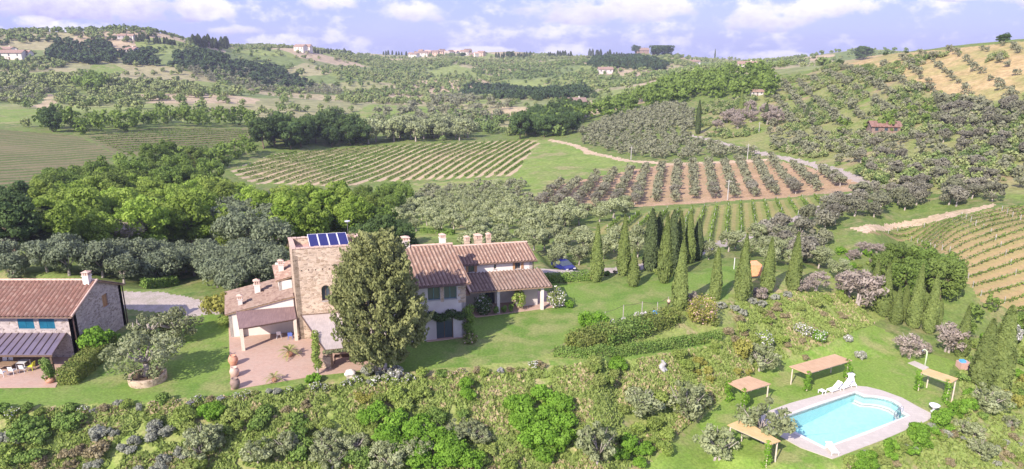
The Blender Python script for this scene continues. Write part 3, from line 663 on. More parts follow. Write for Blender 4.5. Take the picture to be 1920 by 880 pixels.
def flower_mesh(base, petal, h, r, nfl, fs):
    K, per = 14, 55; P, N, T = crown_pts(K, per, shrub_shape(h, r, h * .28), 0, .3); P[:, 2] = np.maximum(P[:, 2], .03)
    me = None; V, Fc = leafquads(P, N, .12, 1.3)
    m1 = mesh_np('foliage', V, Fc, np.repeat(T, 4)); m1.materials.append(M[base])
    k = RNG.choice(len(P), nfl, replace=False); Pf = P[k] + N[k] * .06; Nf = N[k] * .4 + np.array([-.2, -.4, .7]); V, Fc = leafquads(Pf, Nf, fs)
    m2 = mesh_np('blossom', V, Fc, np.repeat(RNG.random(nfl), 4)); m2.materials.append(M[petal]); return m1, m2
for i in range(2):
    SPEC.setdefault('fl_white', []).append(flower_mesh('shrub_green', 'flower_white', .9, .7, 130, .13))
    SPEC.setdefault('fl_lilac', []).append(flower_mesh('shrub_grey', 'flower_lilac', .7, .55, 130, .12))
    SPEC.setdefault('fl_pink', []).append(flower_mesh('shrub_green', 'flower_pink', .8, .7, 110, .12))
PLACED = []
def plant(kind, loc, name, label, cat, group=None, s=1.0, sz=None, whole=False, sink=.05, part2=None, sxy=None):
    """a plant as a thing; whole=True joins crown and trunk for plants too small in the view to show parts"""
    var = SPEC[kind][random.randrange(len(SPEC[kind]))]; sz = sz or s; sxy = sxy or s
    loc = Vector(loc) - Vector((0, 0, sink))
    if var[1] is None or whole:
        me = var[0]
        if whole and var[1] is not None: me = joined(kind, var)
        o = bpy.data.objects.new(name, me); COL.objects.link(o)
    else:
        o = bpy.data.objects.new(name, None); COL.objects.link(o); o.empty_display_size = .2
        a = bpy.data.objects.new(var[0].name.split('.')[0], var[0]); COL.objects.link(a); a.parent = o
        c = bpy.data.objects.new(var[1].name.split('.')[0], var[1]); COL.objects.link(c); c.parent = o
    o.location = loc; o.rotation_euler = (0, 0, random.random() * 6.283); o.scale = (sxy * random.uniform(.94, 1.06), sxy * random.uniform(.94, 1.06), sz)
    tag(o, label, cat, group); return o
_J = {}
def joined(kind, var):
    k = var[0].name
    if k in _J: return _J[k]
    me = var[0].copy(); a = len(me.polygons)
    import bmesh
    bm = bmesh.new(); bm.from_mesh(me); n0 = len(bm.faces); bm.from_mesh(var[1]); bm.faces.ensure_lookup_table()
    for f in bm.faces[n0:]: f.material_index = 1
    bm.to_mesh(me); bm.free(); me.materials.append(var[1].materials[0]); _J[k] = me; return me
def scatter(pts, spacing, jitter=.35, ang=None, world_pts=None, seed=0, stagger=False):
    """points on the ground inside a surveyed outline; a lattice at bearing ang, or loose when ang is None. -> (x,y,i,j)"""
    wp = np.array(world_pts if world_pts is not None else wpoly(pts)); rd = np.random.default_rng(seed + 100)
    c = wp.mean(0); a = ang if ang is not None else rd.random() * 3; e = np.array([math.cos(a), math.sin(a)]); n = np.array([-e[1], e[0]])
    sa, sb = spacing if isinstance(spacing, tuple) else (spacing, spacing)
    d = wp - c; A0, A1 = (d @ e).min(), (d @ e).max(); B0, B1 = (d @ n).min(), (d @ n).max(); out = []
    I = np.arange(int(A0 / sa) - 1, int(A1 / sa) + 2); J = np.arange(int(B0 / sb) - 1, int(B1 / sb) + 2)
    ii, jj = np.meshgrid(I, J, indexing='ij'); ii = ii.ravel(); jj = jj.ravel()
    o_ = (jj % 2) * .5 * (1 if (ang is None or stagger) else 0)
    x = (ii + o_ + (rd.random(len(ii)) - .5) * 2 * jitter * .9) * sa; y = (jj + (rd.random(len(ii)) - .5) * 2 * jitter * (.9 if ang is None else .35)) * sb
    P = c + x[:, None] * e + y[:, None] * n; k = inpoly(P[:, 0], P[:, 1], wp)
    return [(P[q, 0], P[q, 1], int(ii[q]), int(jj[q])) for q in np.nonzero(k)[0]]
def inview(x, y, z, m=60):
    u, v = proj(x, y, z); return -m < u < 1920 + m and -m < v < 880 + m

# ---------------------------------------------------------------- building parts
class Frame:
    def __init__(s, o, a1, a2): s.o = Vector((o[0], o[1], 0)); s.e = Vector((math.cos(R(a1)), math.sin(R(a1)), 0)); s.n = Vector((math.cos(R(a2)), math.sin(R(a2)), 0))
    def __call__(s, a, b, z): p = s.o + s.e * a + s.n * b; return (p.x, p.y, z)
def wall(mb, fr, p0, p1, z0, z1, th, ops=(), gable=None):
    """wall from p0 to p1 (frame coords), thickness th to its left; ops = (t0, t1, za, zb) openings in metres along it"""
    p0 = Vector(p0); p1 = Vector(p1); L = (p1 - p0).length; d = (p1 - p0) / L; n = Vector((-d.y, d.x)) * th
    xs = sorted({0, L, *[o[0] for o in ops], *[o[1] for o in ops]})
    def blk(x0, x1, za, zb):
        if x1 - x0 < 1e-4 or zb - za < 1e-4: return
        a = p0 + d * x0; b = p0 + d * x1; c = [a, b, b + n, a + n]
        mb.hexa([fr(*q, za) for q in c] + [fr(*q, zb) for q in c])
    for x0, x1 in zip(xs, xs[1:]):
        mid = (x0 + x1) / 2; here = sorted([(o[2], o[3]) for o in ops if o[0] < mid < o[1]]); z = z0
        for za, zb in here: blk(x0, x1, z, za); z = zb
        blk(x0, x1, z, z1)
    if gable:   # triangle on top: apex (t, z)
        t, zg = gable; a = p0; b = p1; m = p0 + d * t
        A, B, Cc = fr(*a, z1), fr(*b, z1), fr(*m, zg); A2, B2, C2 = fr(*(a + n), z1), fr(*(b + n), z1), fr(*(m + n), zg)
        mb.poly([A, B, Cc]); mb.poly([B2, A2, C2]); mb.poly([B, B2, C2, Cc]); mb.poly([A2, A, Cc, C2])
def tiles(name, fr, a0, a1, be, zb_e, br, zb_r, mat, parent, rib=.42, course=.42, skew=0.0, cut=None):
    """pan-and-cover tiles: from eave line b=be,z=zb_e up to ridge b=br,z=zb_r; covers a0..a1"""
    L = math.hypot(br - be, zb_r - zb_e); nc = max(2, int(L / course)); nr = max(2, int(round((a1 - a0) / rib))); sub = 8
    V = []; Fc = []; TN = []; dz = (zb_r - zb_e) / L; db = (br - be) / L; rd = np.random.default_rng(int(abs(a0) * 100) + nr)
    prof = [0.0, .075, .10, .075, 0.0, -.04, -.055, -.04]
    nx = nr * sub + 1
    for c in range(nc):
        for e, lift in ((0, .030), (1, .0)):
            s_ = L * (c + e) / nc
            for i in range(nx):
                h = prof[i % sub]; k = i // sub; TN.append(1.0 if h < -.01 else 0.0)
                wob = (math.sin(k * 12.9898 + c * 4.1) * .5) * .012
                a = a0 + (a1 - a0) * i / (nx - 1) + skew * s_ + wob
                V.append(fr(a, be + db * s_, zb_e + dz * s_ + h + lift + wob * .5))
        b0 = c * 2 * nx
        for i in range(nx - 1): Fc.append((b0 + i, b0 + i + 1, b0 + nx + i + 1, b0 + nx + i))
        if c < nc - 1:
            b1 = b0 + nx
            for i in range(nx - 1): Fc.append((b1 + i, b1 + i + 1, b1 + nx + i + 1, b1 + nx + i))
    off = wloc(parent); V = np.array(V) - np.array(off); me = mesh_np(name, V, np.array(Fc), TN); return link(name, me, mat, parent)
def deck(mb, fr, a0, a1, be, ze, br, zr, th=.12, skew=0.0):
    L = math.hypot(br - be, zr - ze)
    c = [(a0, be, ze), (a1, be, ze), (a1 + skew * L, br, zr), (a0 + skew * L, br, zr)]
    mb.hexa([fr(a, b, z - th - .04) for a, b, z in c] + [fr(a, b, z - .04) for a, b, z in c])
def ridge_caps(fr, p0, p1, mat, parent, r=.13, name='ridge_tiles'):
    p0 = Vector(fr(*p0)); p1 = Vector(fr(*p1)); L = (p1 - p0).length; n = max(2, int(L / .45)); mb = MB()
    for i in range(n):
        a = p0.lerp(p1, i / n); b = p0.lerp(p1, (i + 1.08) / n); mb.tube([a, b], [r * 1.06, r * .9], 8)
    return mb.build(name, mat, parent)
def chimney(fr, a, b, z0, h, w, parent, body='tower_stone', sink=.5):
    mb = MB(); mb.box(a - w / 2, a + w / 2, b - w / 2, b + w / 2, z0 - sink, z0 + h * .55, fr); mb.box(a - w / 2 - .06, a + w / 2 + .06, b - w / 2 - .06, b + w / 2 + .06, z0 + h * .551, z0 + h * .60, fr)
    ch = mb.build('chimney', M[body], parent)
    ap = MB(); z1 = z0 + h * .601; z2 = z0 + h * .85; q = w * .13
    for i in (-1, 0, 1):
        for j in (-1, 0, 1):
            if i == 0 and j == 0: continue
            ap.box(a + i * (w / 2 - q) - q, a + i * (w / 2 - q) + q, b + j * (w / 2 - q) - q, b + j * (w / 2 - q) + q, z1, z2, fr)
    ap.build('vent_arches', M['ridge'], ch)
    rf = MB(); k = w / 2 + .09; c = [fr(a - k, b - k, z2 + .002), fr(a + k, b - k, z2 + .002), fr(a + k, b + k, z2 + .002), fr(a - k, b + k, z2 + .002)]; t = fr(a, b, z0 + h)
    rf.poly(c[::-1]); [rf.poly([c[i], c[(i + 1) % 4], t]) for i in range(4)]; rf.build('cap', M['ridge'], ch); return ch
def window(fr, side, t0, t1, za, zb, parent, wallb, inset=.12, fmat='greywood', gmat='glass', sh=None, mull=True, name='window', sill=True):
    """side 'f': wall in the a direction at b=wallb facing -b; side 'l'/'r': wall in b at a=wallb facing -a / +a"""
    def B(mb, x0, x1, d0, d1, z0, z1):
        if side == 'f': mb.box(x0, x1, wallb + d0, wallb + d1, z0, z1, fr)
        elif side == 'l': mb.box(wallb + d0, wallb + d1, x0, x1, z0, z1, fr)
        else: mb.box(wallb - d1, wallb - d0, x0, x1, z0, z1, fr)
    f = MB(); q = .06
    B(f, t0, t0 + q, inset, inset + .08, za, zb); B(f, t1 - q, t1, inset, inset + .08, za, zb); B(f, t0 + q, t1 - q, inset, inset + .08, za, za + q); B(f, t0 + q, t1 - q, inset, inset + .08, zb - q, zb)
    if mull: B(f, (t0 + t1) / 2 - .03, (t0 + t1) / 2 + .03, inset + .002, inset + .082, za + q, zb - q)
    w_ = f.build(name, M[fmat], parent)
    g = MB(); B(g, t0 + q, t1 - q, inset + .03, inset + .05, za + q, zb - q); g.build('pane', M[gmat], w_)
    if sill: s_ = MB(); B(s_, t0 - .06, t1 + .06, -.07, .10, za - .07, za - .002); s_.build('sill', M['greystone'], w_)
    if sh == 'closed':
        for k in (0, 1):
            x0 = t0 + .01 + k * (t1 - t0) / 2; x1 = x0 + (t1 - t0) / 2 - .02; s_ = MB(); B(s_, x0, x1, .03, .07, za + .01, zb - .01)
            n = 3
            for i in range(n): B(s_, x0 + .04, x1 - .04, .018, .03, za + .1 + i * (zb - za - .2) / (n - 1) - .04, za + .1 + i * (zb - za - .2) / (n - 1) + .04)
            s_.build('shutter', M['shutter'], w_)
    elif sh:
        for k in (-1, 1):
            wd = (t1 - t0) / 2; x0 = t0 - wd - .02 if k < 0 else t1 + .02; s_ = MB(); B(s_, x0, x0 + wd, -.05, -.004, za, zb); s_.build('shutter', M[sh], w_)
    return w_

# ---------------------------------------------------------------- the farmhouse with the tower
FR = Frame((-22.6, 67.2), 12.5, 112)
house = empty('stone_house', FR(8, 3, 0), 'long stone and plaster farmhouse with a square tower, terracotta roofs and chimneys', 'farmhouse')
g = MB()     # tower, thick walls, arched loggia openings
TW, TD, TH = 7.3, 4.6, 9.3
wall(g, FR, (0, 0), (TW, 0), 0, TH, .5, [(2.6, 3.5, 4.2, 5.95)])
wall(g, FR, (0, TD), (0, 0), 0, TH, .5, []); wall(g, FR, (TW, 0), (TW, TD), 0, TH, .5, []); wall(g, FR, (TW, TD), (0, TD), 0, TH, .5, [])
tw = g.build('tower', M['tower_stone'], house)
ap = MB()   # parapet standing round the roof terrace
for p0, p1 in (((0, 0), (TW, 0)), ((0, TD), (0, 0)), ((TW, 0), (TW, TD)), ((TW, TD), (0, TD))): wall(ap, FR, p0, p1, TH + .003, TH + .75, .34)
ap.build('parapet', M['tower_stone'], tw)
cpg = MB()
rt = random.Random(3)
for k in range(16): a = -.06 + k * (TW + .12) / 16; cpg.box(a, a + TW / 16 - .04, -.07, .42, TH + .752, TH + .80 + rt.random() * .05, FR); cpg.box(a, a + TW / 16 - .04, TD - .42, TD + .07, TH + .752, TH + .80 + rt.random() * .05, FR)
for k in range(8): b_ = .44 + k * (TD - .88) / 8; cpg.box(-.07, .42, b_, b_ + (TD - .88) / 8 - .03, TH + .752, TH + .80 + rt.random() * .05, FR); cpg.box(TW - .42, TW + .07, b_, b_ + (TD - .88) / 8 - .03, TH + .752, TH + .80 + rt.random() * .05, FR)
cpg.build('coping', M['ridge'], tw)
MB().box(.345, TW - .345, .345, TD - .345, TH - .1, TH + .05, FR).build('terrace_floor', M['brickpave'], tw)
h = MB()
for k in range(9): h.box(.7 + k * .7, .84 + k * .7, -.012, .06, 7.62 + (k % 2) * .03, 7.74 + (k % 2) * .03, FR)
h.build('putlog_holes', M['dark'], tw)
win = window(FR, 'f', 2.6, 3.5, 4.2, 5.95, tw, 0, .3, 'darkwood', 'glass', None, True)
arc = MB()
for s_ in range(9):
    t0 = math.pi * s_ / 9; t1 = math.pi * (s_ + 1) / 9; ri, ro = .45, .63
    P = [(3.05 - math.cos(t) * r, 5.47 + math.sin(t) * r) for t, r in ((t0, ri), (t1, ri), (t1, ro), (t0, ro))]
    arc.hexa([FR(x, -.03, z) for x, z in P] + [FR(x, .2, z) for x, z in P])
for sd in (-1, 1):   # spandrels that round the opening
    pts = [(3.05 + sd * .45, 5.95)] + [(3.05 + sd * math.cos(t) * .45, 5.47 + math.sin(t) * .46) for t in np.linspace(0, math.pi / 2, 7)]
    arc.poly([FR(x, .02, z) for x, z in (pts if sd > 0 else pts[::-1])])
arc.build('arch', M['tower_stone'], win)
# main block
MA0, MA1, MB0, MB1, ME, MR = 7.32, 16.9, -3.2, 8.8, 6.5, 8.8; mid = (MB0 + MB1) / 2
g = MB()
ops = [(5.6, 6.9, 4.5, 6.15), (7.3, 8.65, 4.5, 6.15), (6.4, 8.2, 0, 2.3)]
wall(g, FR, (MA0, MB0), (MA1, MB0), 0, ME - .1, .45, ops)
wall(g, FR, (MA1, MB0), (MA1, MB1), 0, ME - .1, .45, gable=(mid - MB0, MR - .15)); wall(g, FR, (MA1, MB1), (MA0, MB1), 0, ME - .1, .45, [(3, 4, 4.5, 5.9)]); wall(g, FR, (MA0, MB1), (MA0, MB0), 0, ME - .1, .45, gable=(MB1 - mid, MR - .15))
g.box(MA0 + .46, MA1 - .46, MB0 + .46, MB1 - .46, 3.2, 3.4, FR)
mw_ = g.build('main_wall', M['whiteplaster'], house)
q = MB()
for k in range(7): q.box(MA1 - (.55 if k % 2 else .8), MA1 + .02, MB0 - .02, MB0 + .3, 4.0 + k * .36, 4.32 + k * .36, FR)
for k in range(2): q.box(MA0 + 6.93, MA0 + 7.27, MB0 - .02, MB0 + .3, 4.25 + k * .95, 5.18 + k * .95, FR)
q.build('corner_stones', M['tower_stone'], mw_)
dk = MB(); deck(dk, FR, MA0 - .3, MA1 + .4, MB0 - .55, ME - .2, mid, MR); deck(dk, FR, MA0 - .3, MA1 + .4, MB1 + .5, ME - .2, mid, MR)
rf = dk.build('main_roof', M['wood'], house)
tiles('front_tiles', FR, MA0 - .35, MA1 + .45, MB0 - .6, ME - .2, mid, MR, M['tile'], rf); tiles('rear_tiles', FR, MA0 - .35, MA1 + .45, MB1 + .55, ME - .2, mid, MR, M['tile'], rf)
ridge_caps(FR, (MA0 - .35, mid, MR + .04), (MA1 + .45, mid, MR + .04), M['ridge'], rf)
chimney(FR, 12.2, mid + .1, MR, 1.25, .75, rf, 'plaster'); chimney(FR, 16.4, mid + .5, MR - .1, 1.3, .6, rf, 'plaster')
for t0, t1 in ((5.6, 6.9), (7.3, 8.65)): window(FR, 'f', MA0 + t0, MA0 + t1, 4.5, 6.15, mw_, MB0, .18, 'tealshutter', 'glass')
dr = window(FR, 'f', MA0 + 6.4, MA0 + 8.2, 0.02, 2.3, mw_, MB0, .2, 'darkwood', 'glass', None, True, 'door', False)
# long wing to the right, with its porch
WA0, WA1, WB0, WB1, WE, WR = 16.92, 28.0, 6.0, 11.6, 5.45, 6.75; wm = 8.8
g = MB(); wall(g, FR, (WA0, WB0), (WA1, WB0), 0, WE - .08, .4, [(3.2, 3.95, 4.25, 5.2), (6.3, 6.6, 4.45, 5.0), (8.9, 9.6, 4.25, 5.2), (1.5, 2.6, 0, 2.1), (5.2, 6.4, 0, 2.1)])
wall(g, FR, (WA1, WB0), (WA1, WB1), 0, WE - .08, .4, gable=(wm - WB0, WR - .12)); wall(g, FR, (WA1, WB1), (WA0, WB1), 0, WE - .08, .4)
ww = g.build('wing_wall', M['plaster'], house)
dk = MB(); deck(dk, FR, WA0 - 1.0, WA1 + .35, WB0 - .4, WE - .12, wm, WR); deck(dk, FR, WA0, WA1 + .35, WB1 + .35, WE - .12, wm, WR)
rf = dk.build('wing_roof', M['wood'], house)
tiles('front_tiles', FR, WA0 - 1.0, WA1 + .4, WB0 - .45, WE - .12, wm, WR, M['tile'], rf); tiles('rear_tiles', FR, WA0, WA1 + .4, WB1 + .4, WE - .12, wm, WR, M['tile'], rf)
ridge_caps(FR, (WA0 - .6, wm, WR + .04), (WA1 + .4, wm, WR + .04), M['ridge'], rf)
for a_, w_, h_ in ((21.2, .55, 1.05), (22.6, .8, 1.25), (23.9, .5, 1.3)): chimney(FR, a_, wm + 1.0, WR - .4, h_ + .4, w_, rf, 'tower_stone', .8)
for t0, t1, za, zb in ((3.2, 3.95, 4.25, 5.2), (8.9, 9.6, 4.25, 5.2)): window(FR, 'f', WA0 + t0, WA0 + t1, za, zb, ww, WB0, .15, 'darkwood', 'glass', None); 
for t0 in (3.2, 8.9):
    MB().box(WA0 + t0 - .28, WA0 + t0 - .01, WB0 - .05, WB0 - .004, 4.25, 5.2, FR).build('shutter', M['brownshutter'], ww); MB().box(WA0 + t0 + .76, WA0 + t0 + 1.05, WB0 - .05, WB0 - .004, 4.25, 5.2, FR).build('shutter', M['brownshutter'], ww)
window(FR, 'f', WA0 + 6.3, WA0 + 6.6, 4.45, 5.0, ww, WB0, .12, 'darkwood', 'glass', None, False)
for t0, t1 in ((1.5, 2.6), (5.2, 6.4)): window(FR, 'f', WA0 + t0, WA0 + t1, .02, 2.1, ww, WB0, .2, 'darkwood', 'glass', None, True, 'door', False)
PE, PT, PB = 3.0, 4.15, 2.4     # porch roof
dk = MB(); deck(dk, FR, WA0 + 2.3, WA1 + .9, PB, PE, WB0 - .01, PT); pr = dk.build('porch_roof', M['wood'], house)
tiles('porch_tiles', FR, WA0 + 2.3, WA1 + .95, PB - .05, PE, WB0 - .02, PT, M['tile_old'], pr)
dk = MB(); deck(dk, FR, WA0 + .02, WA0 + 2.28, PB + .1, PE - .25, WB0 - .01, PT - .1); dk.build('porch_link_roof', M['wood'], pr)
tiles('link_tiles', FR, WA0 + .02, WA0 + 2.28, PB + .05, PE - .25, WB0 - .02, PT - .1, M['tile_farm'], pr)
ridge_caps(FR, (WA0 + 2.32, PB, PE + .05), (WA0 + 2.32, WB0, PT + .05), M['ridge'], pr, .11, 'hip_tiles')
pf = flat(963, 581, .1)
for a_ in (22.6, 27.9):
    MB().box(a_ - .16, a_ + .16, PB + .35, PB + .67, 0, PE + .0, FR).build('porch_post', M['plaster'], pr)
g = MB(); wall(g, FR, (25.4, 4.4), (28.0, 4.4), 0, 3.3, .3); g.build('porch_wall', M['whiteplaster'], pr)
MB().box(WA0 + .05, WA1 + .8, PB + .40, PB + .62, PE - .25 - .02, PE - .19, FR).build('porch_beam', M['wood'], pr)
# low annex left of the tower and the taller bit behind it
g = MB(); wall(g, FR, (-6.9, 2.2), (-.02, 2.2), 0, 2.75, .35); wall(g, FR, (-6.9, 9.3), (-6.9, 2.2), 0, 2.75, .35); wall(g, FR, (-.02, 9.3), (-6.9, 9.3), 0, 2.75, .35); wall(g, FR, (-.36, 2.56), (-.36, 9.3), 0, 4.1, .34)
g.poly([FR(-6.9, 2.2, 2.751), FR(-.02, 2.2, 2.751), FR(-.02, 2.2, 4.1)]); g.poly([FR(-6.9, 2.55, 2.751), FR(-.02, 2.55, 4.1), FR(-.02, 2.55, 2.751)])
an = g.build('annex_wall', M['plaster'], house)
FA = Frame(FR(0, 0, 0)[:2], 112, 192.5)   # axes turned: a' along b, b' along -a
dk = MB(); deck(dk, FA, 2.0, 9.6, 7.2, 2.75, .02, 4.25); ar = dk.build('annex_roof', M['wood'], house)
tiles('annex_tiles', FA, 2.0, 9.6, 7.25, 2.75, .02, 4.25, M['tile_old'], ar)
chimney(FR, -3.7, 6.2, 3.5, 1.7, .6, ar, 'plaster'); chimney(FR, -5.6, 3.6, 3.1, 1.3, .45, ar, 'plaster')
g = MB(); wall(g, FR, (-1.4, 4.8), (-.02, 4.8), 3.6, 5.2, .3); wall(g, FR, (-1.4, 10.5), (-1.4, 4.8), 3.6, 5.2, .3); wall(g, FR, (6, 10.5), (-1.4, 10.5), 0, 5.6, .3); g.build('rear_wall', M['plaster'], house)
dk = MB(); deck(dk, FA, 4.7, 10.8, 1.7, 5.2, -2.5, 6.3); deck(dk, FA, 4.7, 10.8, -6.0, 5.4, -2.5, 6.3); rr_ = dk.build('rear_roof', M['wood'], house)
tiles('rear_tiles', FA, 4.7, 10.8, 1.75, 5.2, -2.5, 6.3, M['tile'], rr_); tiles('rear_tiles', FA, 4.7, 10.8, -6.0, 5.4, -2.5, 6.3, M['tile'], rr_)
chimney(FR, -.9, 7.6, 5.4, 1.5, .55, rr_, 'plaster')
gt = MB(); gt.tube([FR(-.12, -.12 + 2.2, 4.6), FR(-.12, 2.1, 0.0)], .06, 8); gt.build('downpipe', M['gutter'], house)
MB().tube([FR(WA0, WB0 - .5, WE - .22), FR(WA1 + .4, WB0 - .5, WE - .22)], .06, 8).build('gutter', M['gutter'], house); MB().tube([FR(WA1 + .05, WB0 - .08, WE - .2), FR(WA1 + .05, WB0 - .08, 0)], .05, 8).build('downpipe', M['gutter'], house); MB().tube([FR(MA0, MB0 - .66, ME - .32), FR(MA1 + .4, MB0 - .66, ME - .32)], .07, 8).build('gutter', M['gutter'], house)
# solar array and antenna on the tower
sol = empty('solar_panels', FR(4, 2.4, TH + .05), 'four tilted dark blue solar panels side by side on the tower roof terrace', 'solar panels')
for k in range(4):
    a0 = 1.9 + k * 1.02; f_ = MB(); c = [FR(a0, 1.2, TH + .55), FR(a0 + .98, 1.2, TH + .55), FR(a0 + .98, 3.5, TH + 1.35), FR(a0, 3.5, TH + 1.35)]
    f_.hexa([(x, y, z - .07) for x, y, z in c] + c); pn = f_.build('panel_frame', M['white'], sol)
    c2 = [FR(a0 + .05, 1.26, TH + .588), FR(a0 + .93, 1.26, TH + .588), FR(a0 + .93, 3.44, TH + 1.336), FR(a0 + .05, 3.44, TH + 1.336)]
    m2 = MB(); m2.hexa([(x, y, z - .03) for x, y, z in c2] + [(x, y, z + .006) for x, y, z in c2]); m2.build('panel_glass', M['solar'], pn)
s_ = MB()
for a_ in (2.0, 3.9, 5.8): s_.tube([FR(a_, 3.4, TH), FR(a_, 3.4, TH + 1.22)], .03, 6); s_.tube([FR(a_, 1.3, TH), FR(a_, 1.3, TH + .52)], .03, 6)
s_.build('stand', M['chrome'], sol)
an_ = empty('antenna_mast', FR(6.3, 4.35, TH + .8), 'thin antenna mast with a small pale dish on the rear parapet of the tower', 'antenna')
MB().tube([FR(6.3, 4.35, TH + .78), FR(6.3, 4.35, TH + 2.3)], .035, 7).build('mast', M['chrome'], an_)
MB().lathe(FR(6.3, 4.25, TH + 2.3), [(.02, 0), (.28, .05), (.30, .12), (.02, .14)], 14).build('dish', M['skydish'], an_)
# paved terraces
pat = [flat(u, v, 0).xy[:] for u, v in ((428,594),(433,732),(600,704),(650,699),(700,690),(715,672),(690,640),(640,600),(560,575),(470,575))]
tag(MB().prism(pat, -.3, .05).build('patio', M['patio']), kind='structure')
pt2 = [flat(u, v, 0).xy[:] for u, v in ((893,596),(1060,574),(1050,560),(1020,545),(880,560),(880,590))]
tag(MB().prism(pt2, -.3, .05).build('porch_terrace', M['patio']), kind='structure')
pt3 = [flat(u, v, 0).xy[:] for u, v in ((800,642),(868,634),(868,622),(800,628))]
tag(MB().prism(pt3, -.3, .06).build('door_terrace', M['patio']), kind='structure')

# ---------------------------------------------------------------- canopies on the patio
cn = empty('patio_canopy', FR(-3, .4, 0), 'dark purple-brown reed roofed canopy on square posts at the left of the tower', 'canopy')
c = [FR(-5.9, -1.8, 2.55), FR(-.15, -.25, 2.55), FR(-.15, 2.1, 3.05), FR(-6.1, 2.1, 3.0)]
m_ = MB(); m_.hexa([(x, y, z - .08) for x, y, z in c] + c); m_.build('reed_roof', M['reed_dark'], cn)
for a_, b_ in ((-5.7, -1.6), (-.35, -.1), (-5.8, 1.9)): MB().box(a_ - .17, a_ + .17, b_ - .17, b_ + .17, 0, 2.45, FR).build('post', M['palewood'], cn)
m_ = MB(); m_.hexa([FR(-5.9, -1.72, 2.32), FR(-.2, -.2, 2.32), FR(-.2, -.05, 2.32), FR(-5.9, -1.57, 2.32), FR(-5.9, -1.72, 2.465), FR(-.2, -.2, 2.465), FR(-.2, -.05, 2.465), FR(-5.9, -1.57, 2.465)]); m_.build('beam', M['darkwood'], cn)
cn = empty('patio_canopy', FR(3, -4, 0), 'large weathered grey reed canopy stretched from the front wall of the tower', 'canopy')
Z = lambda u, v, z: flat(u, v, z)[:]
c = [Z(609,658,2.3), Z(668,652,2.3), FR(6.9, -.05, 2.75), FR(.3, -.05, 2.75)]; c[1] = Z(690, 650, 2.3)
m_ = MB(); m_.hexa([(x, y, z - .06) for x, y, z in c] + c); m_.build('reed_roof', M['reed_grey'], cn)
m_ = MB(); cq = [Vector(q) + Vector((0, 0, .03)) for q in c]; m_.tube(cq + [cq[0]], .07, 6); m_.build('edge_rail', M['darkwood'], cn)
for p in (flat(596,703,0), flat(694,690,0)): MB().box(p.x - .09, p.x + .09, p.y - .09, p.y + .09, 0, 2.2).build('post', M['greywood'], cn)
p = flat(615, 690, 0); MB().box(p.x - .4, p.x + .4, p.y - .3, p.y + .5, 0, 1.3).build('stone_pier', M['tower_stone'], cn)
m_ = MB()
for t in np.linspace(0.02, .98, 7): a_ = Vector(c[0]).lerp(Vector(c[1]), t); b_ = Vector(c[3]).lerp(Vector(c[2]), t); m_.tube([a_ - Vector((0, 0, .12)), b_ - Vector((0, 0, .12))], .045, 5)
m_.tube([Vector(c[0]) - Vector((0, 0, .2)), Vector(c[1]) - Vector((0, 0, .2))], .07, 6); m_.build('rafter', M['greywood'], cn)

# ---------------------------------------------------------------- left farmhouse
FL = Frame((-43.4, 62.9), 0, 90)
lh = empty('stone_cottage', FL(-8, 4, 0), 'two storey stone cottage with red tiled roof and turquoise shutters at the left edge', 'house')
g = MB(); LE, LRz, LD = 4.75, 6.7, 8.6
wall(g, FL, (-20, 0), (0, 0), 0, LE, .5, [(20 - 1.85, 20 - .75 + .02, 0, 0)] if 0 else [(14.45, 16.05, 3.1, 4.5), (16.55, 18.1, 3.1, 4.5), (10.0, 11.5, 3.1, 4.5), (9, 12.5, 0, 2.1)])
wall(g, FL, (0, 0), (0, LD), 0, LE, .5, [(5.0, 6.0, 3.3, 5.0 - .3)], gable=(LD / 2, LRz - .12)); wall(g, FL, (0, LD), (-20, LD), 0, LE, .5); wall(g, FL, (-20, LD), (-20, 0), 0, LE, .5)
lw = g.build('stone_wall', M['farm_stone'], lh)
for t0, t1 in ((14.45, 16.05), (16.55, 18.1), (10.0, 11.5)): window(FL, 'f', t0 - 20, t1 - 20, 3.1, 4.5, lw, 0, .14, 'greywood', 'glass', 'closed')
window(FL, 'r', 5.0, 6.0, 3.3, 4.7, lw, 0, .12, 'brownshutter', 'brownshutter')
dk = MB(); deck(dk, FL, -20.3, .25, -.5, LE - .18, LD / 2, LRz); deck(dk, FL, -20.3, .25, LD + .5, LE - .18, LD / 2, LRz); rf = dk.build('roof', M['wood'], lh)
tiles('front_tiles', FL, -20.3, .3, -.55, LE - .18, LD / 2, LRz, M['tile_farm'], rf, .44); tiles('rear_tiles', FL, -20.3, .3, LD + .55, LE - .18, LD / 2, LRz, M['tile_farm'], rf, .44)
ridge_caps(FL, (-20.3, LD / 2, LRz + .05), (.3, LD / 2, LRz + .05), M['ridge'], rf); ridge_caps(FL, (.27, -.55, LE - .1), (.27, LD / 2, LRz + .05), M['ridge'], rf, .1, 'verge_tiles')
chimney(FL, -.55, LD / 2 - .3, LRz - .1, 1.3, .62, rf, 'plaster')
MB().tube([FL(.09, -.12, LE - .2), FL(.09, -.12, 0)], .07, 8).build('downpipe', M['gutter'], lh); MB().tube([FL(-20, -.62, LE - .28), FL(.3, -.62, LE - .28)], .06, 8).build('gutter', M['gutter'], lh); MB().tube([FL(.1, LD + .1, LE - .2), FL(.1, LD + .1, 0)], .07, 8).build('downpipe', M['gutter'], lh)
cn = empty('cottage_canopy', FL(-8, -2, 0), 'lean-to canopy with purple-grey standing seam metal sheets over the dining terrace', 'canopy')
c = [Z(-350,665,2.05), Z(98,665,2.05), Z(132,622,2.65), Z(-300,622,2.65)]; c[2] = FL(-.9, -.03, 2.65); c[3] = FL(-18.5, -.03, 2.65)
c[0] = (c[3][0] + .2, c[1][1], 2.05)
